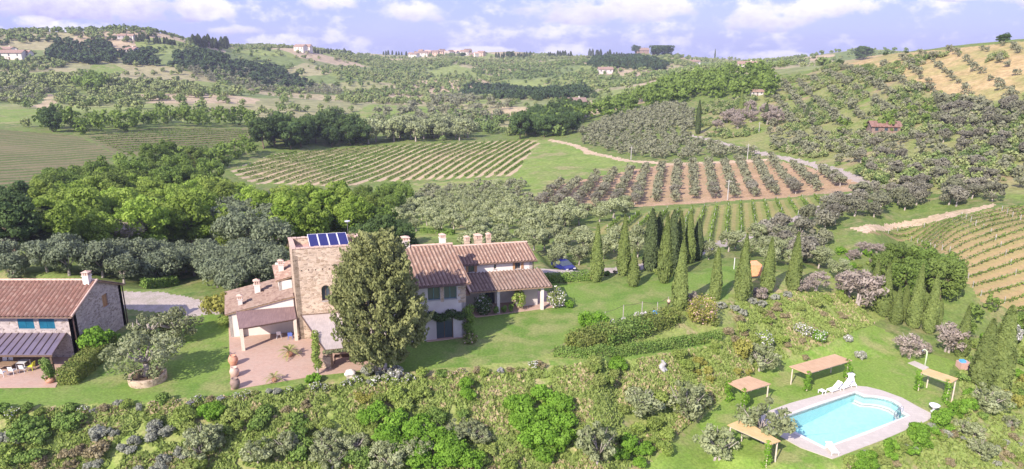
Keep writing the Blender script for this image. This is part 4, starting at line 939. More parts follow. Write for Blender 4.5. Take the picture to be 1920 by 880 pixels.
m_ = MB(); m_.hexa([(x, y, z - .07) for x, y, z in c] + c); sh = m_.build('metal_sheet', M['metalroof'], cn)
m_ = MB(); N_ = 26
for k in range(N_ + 1):
    t = k / N_; a_ = Vector(c[0]).lerp(Vector(c[1]), t); b_ = Vector(c[3]).lerp(Vector(c[2]), t); up = Vector((0, 0, .05)); sx_ = Vector((.04, 0, 0))
    m_.hexa([a_ - sx_, a_ + sx_, b_ + sx_, b_ - sx_, a_ - sx_ + up, a_ + sx_ + up, b_ + sx_ + up, b_ - sx_ + up])
m_.build('seam', M['gutter'], sh)
m_ = MB(); m_.box(c[0][0], c[1][0], c[1][1] - .05, c[1][1] + .08, 1.82, 1.975); m_.build('beam', M['darkwood'], cn)
for x in (c[1][0] - .3, c[1][0] - 6.5, c[1][0] - 12): MB().box(x - .09, x + .09, c[1][1] + .1, c[1][1] + .28, 0, 1.9).build('post', M['darkwood'], cn)
lt = [flat(u, v, 0).xy[:] for u, v in ((-350,731),(104,727),(118,700),(150,672),(150,664),(-350,664))]
tag(MB().prism(lt, -.3, .05).build('dining_terrace', M['patio']), kind='structure')


# ---------------------------------------------------------------- pool, deck, furniture of the pool lawn
def htop(p, vt):
    q = (440 - vt) / F; dz = p[1] * (q * cp - sp_) / (cp + q * sp_); return dz + HC - p[2]
PZ = -5.5
CORN = sorted([math.atan2(q[1] - c_[1], q[0] - c_[0]) % (2 * math.pi) for c_ in [(pc.x, pc.y)] for q in [b_.xy for b_ in BAS]])
def resample(poly, c, n=90):
    out = []
    for t in sorted([2 * math.pi * k / n for k in range(n)] + CORN):
        d = (math.cos(t), math.sin(t)); best = None
        for i in range(len(poly)):
            a = poly[i - 1]; b = poly[i]; ex, ey = b[0] - a[0], b[1] - a[1]; den = d[0] * ey - d[1] * ex
            if abs(den) < 1e-9: continue
            s_ = ((a[0] - c[0]) * ey - (a[1] - c[1]) * ex) / den; u_ = ((a[0] - c[0]) * d[1] - (a[1] - c[1]) * d[0]) / den
            if s_ > 0 and -1e-6 <= u_ <= 1 + 1e-6: best = s_ if best is None else max(best, s_)
        out.append((c[0] + d[0] * best, c[1] + d[1] * best, best, t))
    return out
outer = [flat(u, v, PZ).xy[:] for u, v in ((1481,757),(1600,724),(1625,726),(1654,733),(1692,747),(1722,764),(1752,779),(1747,786),(1657,825),(1583,853),(1562,862),(1500,840),(1455,815),(1423,800),(1408,783))]
basp = [q.xy[:] for q in BAS]
RI = resample(basp, pc.xy); RO = resample(outer, pc.xy)
def ring(A, B, z0, z1):   # A inner, B outer lists of xy
    mb = MB(); n = len(A)
    for i in range(n):
        j = (i + 1) % n; mb.poly([(*A[i], z1), (*B[i], z1), (*B[j], z1), (*A[j], z1)]); mb.poly([(*A[i], z0), (*A[i], z1), (*A[j], z1), (*A[j], z0)]); mb.poly([(*B[i], z1), (*B[i], z0), (*B[j], z0), (*B[j], z1)])
    return mb
ri = [(p[0], p[1]) for p in RI]; grow = lambda k: [(pc.x + math.cos(p[3]) * (p[2] + k), pc.y + math.sin(p[3]) * (p[2] + k)) for p in RI]
ro = [(p[0], p[1]) for p in RO]; ro = [(r if math.hypot(r[0] - pc.x, r[1] - pc.y) > p[2] + .6 else g_) for r, p, g_ in zip(ro, RI, grow(.6))]
tag(ring(grow(.34), ro, PZ - .4, PZ + .06).build('pool_deck', M['deckstone']), kind='structure')
pool = empty('swimming_pool', (pc.x, pc.y, PZ), 'rectangular turquoise swimming pool with rounded steps and pale stone edge', 'swimming pool')
ring(ri, grow(.335), PZ - .3, PZ + .10).build('coping', M['coping'], pool)
dv = (POOLC[1] + POOLC[0] - POOLC[2] - POOLC[3]).xy.normalized()
mb = MB(); n = len(ri)
fz = lambda p: PZ - 1.55 + .35 * max(-1.6, min(1.6, (Vector(p) - pc.xy).dot(dv) / 3.2))
cc = (pc.x, pc.y, fz((pc.x, pc.y)))
for i in range(n):
    a, b = ri[i], ri[(i + 1) % n]; mb.poly([(*a, PZ + .0), (*b, PZ + .0), (*b, fz(b)), (*a, fz(a))][::-1]); mb.poly([(*a, fz(a)), (*b, fz(b)), cc])
mb.build('basin', M['basin'], pool)
mb = MB(); g9 = [(pc.x + (a[0] - pc.x) * .999, pc.y + (a[1] - pc.y) * .999) for a in ri]
for i in range(n):
    a, b = g9[i], g9[(i + 1) % n]; mb.poly([(*a, PZ - .12), (*b, PZ - .12), (pc.x, pc.y, PZ - .12)]); mb.poly([(*b, fz(b) + .02), (*a, fz(a) + .02), (cc[0], cc[1], cc[2] + .02)]); mb.poly([(*a, PZ - .12), (*a, fz(a) + .02), (*b, fz(b) + .02), (*b, PZ - .12)])
me_ = mb.build('water', M['water'], pool)
import bmesh
bm = bmesh.new(); bm.from_mesh(me_.data); bmesh.ops.remove_doubles(bm, verts=bm.verts, dist=1e-5); bmesh.ops.recalc_face_normals(bm, faces=bm.faces); bm.to_mesh(me_.data); bm.free()
sc_ = flat(1672, 768, PZ).xy   # the rounded steps
for k, rr_ in enumerate((1.5, 1.1, .7)):
    st = MB(); arcp = [ (pc.x + (p[0]-pc.x) * (1 - .02), pc.y + (p[1]-pc.y) * (1 - .02)) for p in RI if (Vector(p[:2]) - flat(1655, 750, PZ).xy).length < 2.6]
    ctr = flat(1652, 760, PZ).xy; a_ = [ctr + (Vector(q) - ctr) * (1 - .0 * k) for q in arcp]; a_ = [q - (q - pc.xy).normalized() * (.0) for q in a_]
    inn = [q - dv * (.22 * (3 - k)) for q in a_]
    st.prism([tuple(q) for q in a_] + [tuple(q) for q in inn[::-1]], PZ - 1.45 + .3 * k, PZ - 1.2 + .25 * k); st.build('step', M['coping'], pool)
def rail(p, ang):
    mb = MB(); d = Vector((math.cos(ang), math.sin(ang), 0)); mb.tube([p, p + Vector((0, 0, .6)), p + d * .3 + Vector((0, 0, .8)), p + d * .8 + Vector((0, 0, .45)), p + d * .9 - Vector((0, 0, .3))], .03, 6); return mb
for q in ((1692, 775), (1686, 779)): rail(flat(q[0], q[1], PZ) + Vector((0, 0, .1)), math.atan2(-dv.y, -dv.x)).build('handrail', M['chrome'], pool)

def lounger(px, ang, label, flatback=False, s=.78):
    p = flat(px[0], px[1], PZ); p.z = float(zf(p.x, p.y)) + (.06 if inpoly(np.array([p.x]), np.array([p.y]), outer)[0] else 0)
    fr = Frame(p.xy, ang, ang + 90); r_ = empty('sun_lounger', p, label, 'sun lounger', 'white sun loungers by the pool'); z0 = p.z
    f = MB(); f.box(-1.0 * s, .98 * s, -.34, -.29, z0 + .26, z0 + .32, fr); f.box(-1.0 * s, .98 * s, .29, .34, z0 + .26, z0 + .32, fr); f.box(-1.0 * s, -.95 * s, -.29, .29, z0 + .26, z0 + .32, fr); f.box(.93 * s, .98 * s, -.29, .29, z0 + .26, z0 + .32, fr); f.build('frame', M['white'], r_)
    MB().box(-.98 * s, .2 * s, -.28, .28, z0 + .30, z0 + .38, fr).build('seat', M['whitefabric'], r_)
    t = .12 if flatback else .6; b = MB(); c = [(.2 * s, z0 + .30), (.2 * s + .78, z0 + .30 + t), (.2 * s + .75, z0 + .38 + t), (.17 * s, z0 + .38)]
    b.hexa([fr(c[0][0], -.28, c[0][1]), fr(c[1][0], -.28, c[1][1]), fr(c[1][0], .28, c[1][1]), fr(c[0][0], .28, c[0][1]), fr(c[3][0], -.28, c[3][1]), fr(c[2][0], -.28, c[2][1]), fr(c[2][0], .28, c[2][1]), fr(c[3][0], .28, c[3][1])]); b.build('backrest', M['whitefabric'], r_)
    for x in (-.85 * s, .85 * s):
        for y in (-.315, .315): MB().box(x - .03, x + .03, y - .025, y + .025, z0, z0 + .26, fr).build('leg', M['white'], r_)
    return r_
tl = math.degrees(math.atan2((POOLC[0] - POOLC[3]).y, (POOLC[0] - POOLC[3]).x))
lounger((1563, 734), tl, 'flat white sun lounger nearest the small table on the pool deck edge')
lounger((1584, 728), tl + 3, 'middle white sun lounger with raised back on the pool deck edge')
lounger((1597, 722), tl + 50, 'white sun lounger at the far corner of the pool turned from the others', False, .7)
lounger((1560, 848), tl + 62, 'low white sun lounger alone at the near corner of the pool deck', True, .7)
def table(px, z, label, w=.55, h=.4, mat='white', name='side_table', cat='table', d=None, loc=None, ang=0, group=None):
    p = loc or flat(px[0], px[1], z); d = d or w; fr = Frame(p.xy, ang, ang + 90); r_ = empty(name, p, label, cat, group)
    MB().box(-w / 2, w / 2, -d / 2, d / 2, p.z + h - .05, p.z + h, fr).build('table_top', M[mat], r_)
    for x in (-1, 1):
        for y in (-1, 1): MB().box(x * (w / 2 - .05) - .03, x * (w / 2 - .05) + .03, y * (d / 2 - .05) - .03, y * (d / 2 - .05) + .03, p.z, p.z + h - .051, fr).build('leg', M[mat], r_)
    return r_
table((1541, 738), PZ + .06, 'small white side table beside the flat sun lounger', .6, .38, ang=tl)
def urn(p, label, mat, s=1.0, name='stone_urn', plantk=None):
    r_ = empty(name, p, label, 'planter'); MB().lathe(p, [(.24 * s, 0), (.24 * s, .08 * s), (.10 * s, .14 * s), (.10 * s, .34 * s), (.2 * s, .40 * s), (.40 * s, .62 * s), (.44 * s, .70 * s), (.36 * s, .70 * s), (.3 * s, .62 * s)], 18).build('bowl', M[mat], r_, True)
    return r_
p = flat(1750, 774, PZ); p.z = PZ + .05; urn(p + Vector((0, 0, .03)), 'white bowl planter on a foot at the right corner of the pool deck', 'white', 1.15)
p = flat(1594, 712, PZ); urn(p, 'white pedestal bowl on the grass behind the sun loungers', 'white', 1.0)
def vine_clump(P, r, n, mat='shrub_green', leaf=.13, up=False):
    Ps = []; Ns = []; T = []
    for q in P:
        d = unit(n); Ps.append(np.array(q) + d * r * (.6 + .4 * RNG.random(n))[:, None]); Ns.append(d); T.append(np.clip(RNG.random() * .6 + RNG.random(n) * .4, 0, 1))
    V, Fc = leafquads(np.concatenate(Ps), np.concatenate(Ns), leaf, 1.3); return V, Fc, np.repeat(np.concatenate(T), 4)
def foliage_part(name, P, r, n, mat, parent=None, leaf=.13):
    V, Fc, T = vine_clump(P, r, n, mat, leaf); off = np.array(wloc(parent)); return link(name, mesh_np(name, V - off, Fc, T), M[mat], parent)
def pergola(px, h, mat, label, vines=(), posts=None, dz=0.0, pm='palewood'):
    base = flat(sum(p[0] for p in px) / 4, sum(p[1] for p in px) / 4, PZ + h); c = [flat(u, v, PZ + h + (dz if i in (1, 2) else 0)) for i, (u, v) in enumerate(px)]
    m = sum(c, Vector()) / 4; g0 = float(zf(m.x, m.y)); r_ = empty('reed_pergola', (m.x, m.y, g0), label, 'pergola', 'reed roofed pergolas round the pool')
    mb = MB(); mb.hexa([(q.x, q.y, q.z - .07) for q in c] + [tuple(q) for q in c]); mb.build('reed_roof', M[mat], r_)
    for i in range(4):
        q = c[i] + (m - c[i]) * .12; gz = float(zf(q.x, q.y)); MB().tube([(q.x, q.y, gz - .2), (q.x, q.y, q.z - .14)], .07, 7).build('post', M[pm], r_)
        if i in vines: foliage_part('climber', [(q.x + random.uniform(-.2, .2), q.y + random.uniform(-.2, .2), gz + .2 + k * (q.z - gz) / 7) for k in range(7)], .34, 55, 'shrub_bright', r_, .16)
    mb = MB(); e = .1
    for i in range(4): a = c[i] + (m - c[i]) * e; b = c[(i + 1) % 4] + (m - c[(i + 1) % 4]) * e; mb.tube([(a.x, a.y, a.z - .13), (b.x, b.y, b.z - .13)], .05, 6)
    for k in (1, 2, 3): a = c[0].lerp(c[3], k / 4); b = c[1].lerp(c[2], k / 4); mb.tube([(a.x, a.y, a.z - .13), (b.x, b.y, b.z - .13)], .04, 6)
    mb.build('beam', M['greywood'], r_); return r_
pergola([(1364,717.5),(1397,735),(1446,720),(1404,705)], 2.1, 'reed_orange', 'small square pergola with pinkish reed roof left of the pool lawn', (0, 1))
pergola([(1479.5,687),(1513.5,701),(1598,676),(1565,664)], 2.2, 'reed_orange', 'largest pergola with long tan reed roof above the sun loungers', (1, 2))
pergola([(1364,797),(1445,833),(1464,827),(1391,786)], 2.2, 'reed_gold', 'narrow golden reed pergola at the near left of the pool', (1,))
pergola([(1723,697),(1784,717.5),(1797,710),(1741,691)], 2.2, 'reed_gold', 'pale golden pergola right of the pool in front of the tall cypresses', (0, 1))
p = flat(1720, 685, PZ); tag(MB().prism([flat(u, v, PZ).xy[:] for u, v in ((1702,680),(1715,676),(1742,688),(1733,694))], float(zf(p.x, p.y)) - .2, float(zf(p.x, p.y)) + .06).build('shower_pad', M['deckstone']), kind='structure')
p = at(1734, 687); sw = empty('outdoor_shower', p, 'curved pale green outdoor shower post on a small paved pad', 'shower')
MB().tube([p, p + Vector((0, 0, 1.5)), p + Vector((-.05, 0, 1.9)), p + Vector((-.3, 0, 2.1)), p + Vector((-.55, 0, 2.05))], [.08, .08, .07, .06, .05], 8).build('post', simple('pale_green_paint', (.62,.74,.48), (.68,.78,.54), 3, .5), sw, True)
MB().lathe(p + Vector((-.55, 0, 1.93)), [(.04, .12), (.12, .02), (.12, 0)][::-1], 12).build('shower_head', M['chrome'], sw)
MB().tube([p + Vector((-.02, -.1, 1.1)), p + Vector((.1, -.14, 1.1))], .03, 6).build('tap', M['chrome'], sw)
def pot(p, label, mat='terracotta', r=.35, h=.6, name='terracotta_jar', cat='jar', prof=None):
    r_ = empty(name, p, label, cat); prof = prof or [(.55, 0), (.75, .12), (1.0, .45), (1.0, .62), (.8, .85), (.62, .93), (.7, 1.0), (.58, 1.0), (.5, .9)]
    MB().lathe(p, [(a * r, b * h) for a, b in prof], 20).build('body', M[mat], r_, True); MB().lathe(p, [(.52 * r, h * .86), (.50 * r, h * .88)], 16).build('soil', M['soilpot'], r_); return r_
pot(flat(438, 684, .05), 'round orange terracotta jar, rearmost of three along the patio edge', 'terracotta', .46, 1.0)
pot(flat(440.5, 706, .05), 'greyish lichened oil jar in the middle of three on the patio edge', simple('lichened_clay', (.56,.46,.38), (.64,.50,.40), 3, c3=(.50,.46,.40)) and 'lc' if 0 else 'ridge', .44, .95)
pot(flat(441.6, 728, .05), 'brownish clay jar nearest the lawn corner of the patio', 'tile_old', .44, 1.0)
def fronds(p, n, L, rise, parent, mat='palm'):
    V = []; Fc = []; T = []
    for k in range(n):
        a = 6.283 * k / n + random.uniform(-.15, .15); el = random.uniform(.25, 1.15); l = L * random.uniform(.8, 1.1); pts = []
        for i in range(9):
            t = i / 8; pts.append(Vector((math.cos(a) * l * t * math.cos(el) * 1.1, math.sin(a) * l * t * math.cos(el) * 1.1, l * (t * math.sin(el) - .55 * t * t))) + Vector(p))
        sd = Vector((-math.sin(a), math.cos(a), 0))
        for i in range(8):
            w_ = .15 * L * math.sin(math.pi * (i + .8) / 9.5)
            for s_ in (-1, 1):
                b = len(V); V += [pts[i], pts[i + 1], pts[i + 1] + sd * s_ * w_ + (pts[i + 1] - pts[i]) * .8 + Vector((0, 0, .05)), pts[i] + sd * s_ * w_ * .3 + (pts[i + 1] - pts[i]) * .6]
                Fc.append((b, b + 1, b + 2, b + 3)); T += [random.random()] * 4
    off = np.array(wloc(parent)); return link('fronds', mesh_np('fronds', np.array([tuple(v) for v in V]) - off, np.array(Fc), T), M[mat], parent)
p = flat(543, 668, .05); cy_ = pot(p, 'large spreading cycad palm in a pot near the tower foot', 'terracotta', .34, .5, 'potted_palm', 'palm'); fronds(p + Vector((0, 0, .5)), 22, 1.35, 1, cy_)
p = flat(515, 716, .05); cy_ = pot(p, 'small cycad palm in a pot in the open middle of the patio', 'terracotta', .26, .45, 'potted_palm', 'palm'); fronds(p + Vector((0, 0, .45)), 18, .95, 1, cy_)
p = flat(657, 706, .05); bo = bmesh.new(); bmesh.ops.create_icosphere(bo, subdivisions=3, radius=.55)
for v_ in bo.verts: k = 1 + .22 * math.sin(v_.co.x * 5 + 1) * math.cos(v_.co.y * 6) + .1 * math.sin(v_.co.z * 9); v_.co = v_.co * k; v_.co.z = v_.co.z * .75 + .3
me = bpy.data.meshes.new('boulder'); bo.to_mesh(me); bo.free(); tag(link('boulder', me, M['rock'], None, p), 'pale rounded boulder at the front edge of the patio', 'boulder')
def rockstack(px, label, mat, h, w, name='standing_stone', cat='stone'):
    p = at(*px); b = bmesh.new(); bmesh.ops.create_cone(b, segments=9, radius1=w / 2, radius2=w * .12, depth=h, cap_ends=True); bmesh.ops.subdivide_edges(b, edges=b.edges, cuts=2, use_grid_fill=True)
    for v_ in b.verts: q = v_.co; q.x += .12 * w * math.sin(q.z * 7 + q.y * 5); q.y += .12 * w * math.cos(q.z * 6 + q.x * 8); q.z += h * .45
    me = bpy.data.meshes.new(name); b.to_mesh(me); b.free(); return tag(link(name, me, M[mat], None, p), label, cat)
rockstack((1242, 693), 'pointed pale grey standing stone on the grassy slope', 'greystone', 1.15, .95)
def chair(p, ang, label, mat='white', group=None, cushion=None, name='garden_chair'):
    fr = Frame((p.x, p.y), ang, ang + 90); r_ = empty(name, p, label, 'chair', group); z0 = p.z
    MB().box(-.23, .23, -.23, .23, z0 + .42, z0 + .46, fr).build('seat', M[mat], r_); b = MB(); b.hexa([fr(.2, -.22, z0 + .462), fr(.24, -.22, z0 + .462), fr(.24, .22, z0 + .462), fr(.2, .22, z0 + .462), fr(.30, -.22, z0 + .88), fr(.34, -.22, z0 + .88), fr(.34, .22, z0 + .88), fr(.30, .22, z0 + .88)]); b.build('backrest', M[mat], r_)
    for x in (-.2, .2):
        for y in (-.2, .2): MB().tube([fr(x, y, z0 + .42), fr(x * 1.2, y * 1.2, z0)], .02, 5).build('leg', M[mat], r_)
    if cushion: MB().box(-.22, .19, -.22, .22, z0 + .462, z0 + .56, fr).build('cushion', M[cushion], r_); 
    return r_
D_ = .06
table(None, 0, 'long wooden dining table under the cottage canopy', 2.4, .75, 'wood', 'dining_table', 'table', .95, flat(8, 697, D_) + Vector((-.2, .2, 0)))
for (u, v, a, lb) in ((6,706,-90,'white chair on the near side of the wooden table, left one'),(25,702,-90,'white chair on the near side of the wooden table, right one'),(8,686,90,'white chair behind the wooden table, left one'),(19,685,90,'white chair behind the wooden table, right one')): chair(flat(u, v, D_), a, lb, 'white', 'white chairs round the wooden table')
table(None, 0, 'small pale grey table beside the yellow chair', .9, .72, 'skydish', 'garden_table', 'table', .9, flat(45, 690, D_))
chair(flat(60, 694, D_), 0, 'bright yellow chair beside the small grey table', 'yellow'); chair(flat(45, 698, D_), -90, 'pale grey chair in front of the small grey table', 'skydish')
p = flat(95, 717, D_); pp = pot(p, 'square clipped bush in a terracotta pot at the corner of the dining terrace', 'terracotta', .42, .55, 'potted_bush', 'potted plant')
foliage_part('foliage', [(p.x + random.uniform(-.25, .25), p.y + random.uniform(-.25, .25), p.z + .7 + k * .13) for k in range(12)], .42, 130, 'hedge', pp, .12)
tp = flat(489, 620, .05)
table(None, 0, 'round-cornered pale table under the dark patio canopy', 1.5, .74, 'palewood', 'dining_table', 'table', .9, tp, 12)
for (dx, dy, a, lb) in ((-.4, -.8, -80, 'wooden chair in front of the pale patio table, left one'), (.5, -.6, -70, 'wooden chair in front of the pale patio table, right one'), (-1.2, 0, 190, 'wooden chair at the left end of the pale patio table')): chair(tp + Vector((dx, dy, 0)), a, lb, 'palewood', 'chairs round the patio table')
chair(flat(524, 634, .05), -80, 'white armchair with a blue cushion beside the tower', 'white', None, 'bluefabric', 'armchair'); chair(flat(545, 636, .05), -80, 'blue cushioned armchair against the tower corner', 'bluefabric', None, 'bluefabric', 'armchair')
bt = table(None, 0, 'low dark wooden bench table under the large grey canopy', 1.9, .7, 'darkwood', 'wooden_bench', 'bench', .7, flat(646, 679, .05), 5)
# planter with the big olive
p = flat(264, 726, 0)
pl = empty('round_stone_planter', (p.x, p.y + 1.3, 0), 'low round stone planter wall on the lawn under the large old olive', 'planter')
MB().lathe((p.x, p.y + 1.3, 0), [(1.62, -.1), (1.66, .55), (1.66, .66), (1.36, .66), (1.36, .5)], 30).build('stone_ring', M['tower_stone'], pl); MB().lathe((p.x, p.y + 1.3, .45), [(1.365, 0), (1.36, .08)], 24).build('soil', M['soilpot'], pl)
# car
def car(p, ang):
    r_ = empty('parked_car', p, 'dark blue hatchback parked on the gravel drive beyond the porch', 'car'); fr = Frame(p.xy, ang, ang + 90); z0 = p.z
    prof = [(-2.0,.35),(-2.05,.6),(-1.98,.85),(-1.1,.98),(-.55,1.0),(1.75,1.02),(1.98,.95),(2.02,.55),(1.98,.33)]
    def loft(pr, hw, name, mat, parent, z_top_in=0):
        mb = MB(); n = len(pr); 
        L = [fr(x, -hw(z), z0 + z) for x, z in pr]; Rr = [fr(x, hw(z), z0 + z) for x, z in pr]
        mb.poly(L); mb.poly(Rr[::-1])
        for i in range(n): j = (i + 1) % n; mb.poly([L[j], L[i], Rr[i], Rr[j]])
        return mb.build(name, mat, parent)
    body = loft(prof, lambda z: .86 if z < .8 else .83, 'body', M['carpaint'], r_)
    loft([(-1.15,.99),(-.30,1.42),(1.35,1.45),(1.85,1.03)], lambda z: .84 if z < 1.1 else .66, 'windows', M['glass'], r_)
    loft([(-.22,1.425),(-.16,1.47),(1.2,1.50),(1.28,1.455)], lambda z: .60, 'roof', M['carpaint'], r_)
    for x in (-1.25, 1.3):
        for y in (-.80, .80):
            w_ = MB(); w_.tube([fr(x, y - .1, z0 + .32), fr(x, y + .1, z0 + .32)], .32, 18); wh = w_.build('wheel', M['rubber'], r_); m = MB(); m.tube([fr(x, y - .108, z0 + .32), fr(x, y + .108, z0 + .32)], .19, 12); m.build('rim', M['chrome'], wh)
    for y in (-.62, .62): MB().box(-2.07, -1.97, y - .2, y + .2, z0 + .62, z0 + .78, fr).build('headlight', M['white'], r_); MB().box(1.99, 2.03, y - .12, y + .12, z0 + .6, z0 + .9, fr).build('tail_light', simple('red_lens', (.5,.03,.03), (.55,.04,.04), 3, .3) if 'red_lens' not in MATS else MATS['red_lens'], r_); MB().box(-.75, -.6, y * 1.45 - .08, y * 1.45 + .08, z0 + .98, z0 + 1.1, fr).build('mirror', M['carpaint'], r_)
    MB().box(-2.09, -2.055, -.26, .26, z0 + .42, z0 + .54, fr).build('number_plate', M['white'], r_); MB().box(-2.08, -2.05, -.5, .5, z0 + .58, z0 + .66, fr).build('grille', M['dark'], r_)
p = at(1056, 506); car(p, 118)
# play-garden at the lawn edge: posts with wires, blue tub, small pedestal
wf = empty('wire_trellis', at(1190, 605), 'thin posts with sagging wires along the edge of the upper lawn', 'trellis'); tops = []
for (u, v, vt) in ((1134,612,585),(1168,603,572),(1203,596,566),(1232,588,567),(1252,580,557)):
    q = at(u, v); h_ = max(1.4, htop(q, vt)); MB().tube([q, q + Vector((0, 0, h_))], .045, 6).build('post', M['greywood'], wf); tops.append(q + Vector((0, 0, h_ - .05)))
mb = MB()
for a, b in zip(tops, tops[1:]): mb.tube([a, (a + b) / 2 - Vector((0, 0, .12)), b], .02, 4, True)
mb.build('wire', M['gutter'], wf)
p = at(1233, 594); tb = empty('blue_tub', p, 'round bright blue plastic tub on the grass by the trellis posts', 'tub'); MB().lathe(p, [(.42, 0), (.62, .5), (.66, .56), (.56, .56), (.40, .12)], 20).build('body', M['brightblue'], tb, True)
p = at(1232, 577); MB()
p = at(1253, 583); pd = empty('garden_figure', p, 'slim dark pedestal with a pale rounded pot beside the nearest single cypress', 'pedestal'); MB().lathe(p, [(.2, 0), (.2, .1), (.13, .14), (.13, .95), (.2, 1.0)], 10).build('pedestal', M['gutter'], pd); MB().lathe(p + Vector((0, 0, 1.0)), [(.1, 0), (.22, .18), (.18, .36), (.1, .4)], 12).build('pot', M['ridge'], pd, True)
p = at(1413, 522); aw = empty('orange_awning', p, 'orange canvas shelter standing between two cypresses', 'awning'); fr = Frame(p.xy, 10, 100); z0 = p.z
mb = MB(); mb.hexa([fr(-1.0, -.6, z0 + .5), fr(.9, -.6, z0 + .5), fr(.9, -.56, z0 + .5), fr(-1.0, -.56, z0 + .5), fr(-1.0, -.3, z0 + 1.9), fr(.9, -.3, z0 + 1.9), fr(.9, -.26, z0 + 1.9), fr(-1.0, -.26, z0 + 1.9)]); mb.hexa([fr(-1.0, -.3, z0 + 1.905), fr(.9, -.3, z0 + 1.905), fr(.9, 1.2, z0 + 2.1), fr(-1.0, 1.2, z0 + 2.1), fr(-1.0, -.3, z0 + 1.94), fr(.9, -.3, z0 + 1.94), fr(.9, 1.2, z0 + 2.14), fr(-1.0, 1.2, z0 + 2.14)]); mb.build('canvas', M['orange'], aw)
for x, y in ((-1.0, -.5), (.9, -.5), (-1.0, 1.15), (.9, 1.15)): MB().tube([fr(x, y, z0), fr(x, y, z0 + (1.9 if y < 0 else 2.1))], .04, 6).build('pole', M['white'], aw)
mb = MB(); p = at(1376, 505); tag(MB().tube([p, p + Vector((0, 0, 1.7))], .05, 7).build('white_pole', M['white']), 'short white pole at the back of the lawn left of the orange shelter', 'pole')
p = at(1810, 697); pz = p.z; st_ = empty('pump_shed', p, 'small pinkish plaster block with a bright blue lid behind the right pergola', 'shed'); MB().box(p.x - .6, p.x + .6, p.y, p.y + 1.0, pz - .3, pz + 1.0).build('block', M['brickpave'], st_); MB().box(p.x - .5, p.x + .05, p.y + .2, p.y + .7, pz + 1.002, pz + 1.25).build('lid', M['brightblue'], st_)
for u, v, vt, lb in ((1364,375,337,'utility pole rising from the front edge of the brown orchard'),(1401,300,270,'utility pole beside the road above the brown orchard'),(1423,248,229,'short pale pole among shrubs below the cypresses'),(1452,170,140,'pale utility pole in front of the dark hill wood'),(1183,300,275,'thin pole beside the dirt track')):
    p = at(u, v); h_ = htop(p, vt); r_ = empty('utility_pole', p, lb, 'pole', 'wooden utility poles'); MB().tube([p - Vector((0, 0, .3)), p + Vector((0, 0, h_))], [.14, .10], 6).build('shaft', M['greystone'], r_); MB().box(p.x - .7, p.x + .7, p.y - .06, p.y + .06, p.z + h_ - .5, p.z + h_ - .38).build('crossarm', M['greywood'], r_)
p = at(1645, 608); 
# ---------------------------------------------------------------- far houses
def small_house(u, v, wpx, hpx, label, wall_='plaster', roof='tile', ang=0, cat='house', name='country_house', group=None, depth=.6, nwin=3, chim=True, rmin=0):
    p = at(u, v, rmin); D = math.hypot(p.x, p.y); w_ = wpx * D / F; h_ = hpx * D / F; d_ = w_ * depth
    fr = Frame(p.xy, ang, ang + 90); zg = p.z - 1.5; e = h_ * .68; r_ = empty(name, p, label, cat, group)
    g = MB(); g.box(-w_ / 2, w_ / 2, 0, d_, zg, p.z + e, fr)
    for a, s_ in ((-w_ / 2, 1), (w_ / 2, -1)):
        tri = [fr(a, 0, p.z + e), fr(a, d_, p.z + e), fr(a, d_ / 2, p.z + h_ - .1)]; g.poly(tri if s_ < 0 else tri[::-1])
    g.build('wall', M[wall_], r_)
    rf = MB(); o = w_ * .03 + .2
    for b0, b1 in ((-o, d_ / 2), (d_ + o, d_ / 2)):
        zl = p.z + e - .12; c = [fr(-w_ / 2 - o, b0, zl), fr(w_ / 2 + o, b0, zl), fr(w_ / 2 + o, b1, p.z + h_), fr(-w_ / 2 - o, b1, p.z + h_)]
        rf.hexa([(x, y, z + .02) for x, y, z in c] + [(x, y, z + .22) for x, y, z in c])
    ro_ = rf.build('roof', M[roof], r_)
    if chim: MB().box(w_ * .18, w_ * .18 + .8, d_ * .45, d_ * .45 + .8, p.z + h_ - .3, p.z + h_ + 1.1, fr).build('chimney', M[wall_], ro_)
    for k in range(nwin):
        x = -w_ / 2 + w_ * (k + .5) / nwin; ww_ = min(1.1, w_ / nwin * .35); MB().box(x - ww_ / 2, x + ww_ / 2, -.06, .05, p.z + e * .55, p.z + e * .85, fr).build('window', M['glass'], r_)
        if k == nwin // 2: MB().box(x - ww_ * .55, x + ww_ * .55, -.06, .05, p.z, p.z + e * .38, fr).build('door', M['darkwood'], r_)
    return r_
small_house(1080, 205, 38, 20, 'pale stone farmhouse with brown roof among dark trees in the middle distance', 'whiteplaster', 'tile_old', 8)
small_house(1660, 255, 44, 22, 'small brick cottage with red tiled roof among olives on the right hill', 'tile_old', 'tile_farm', -8)
MB()
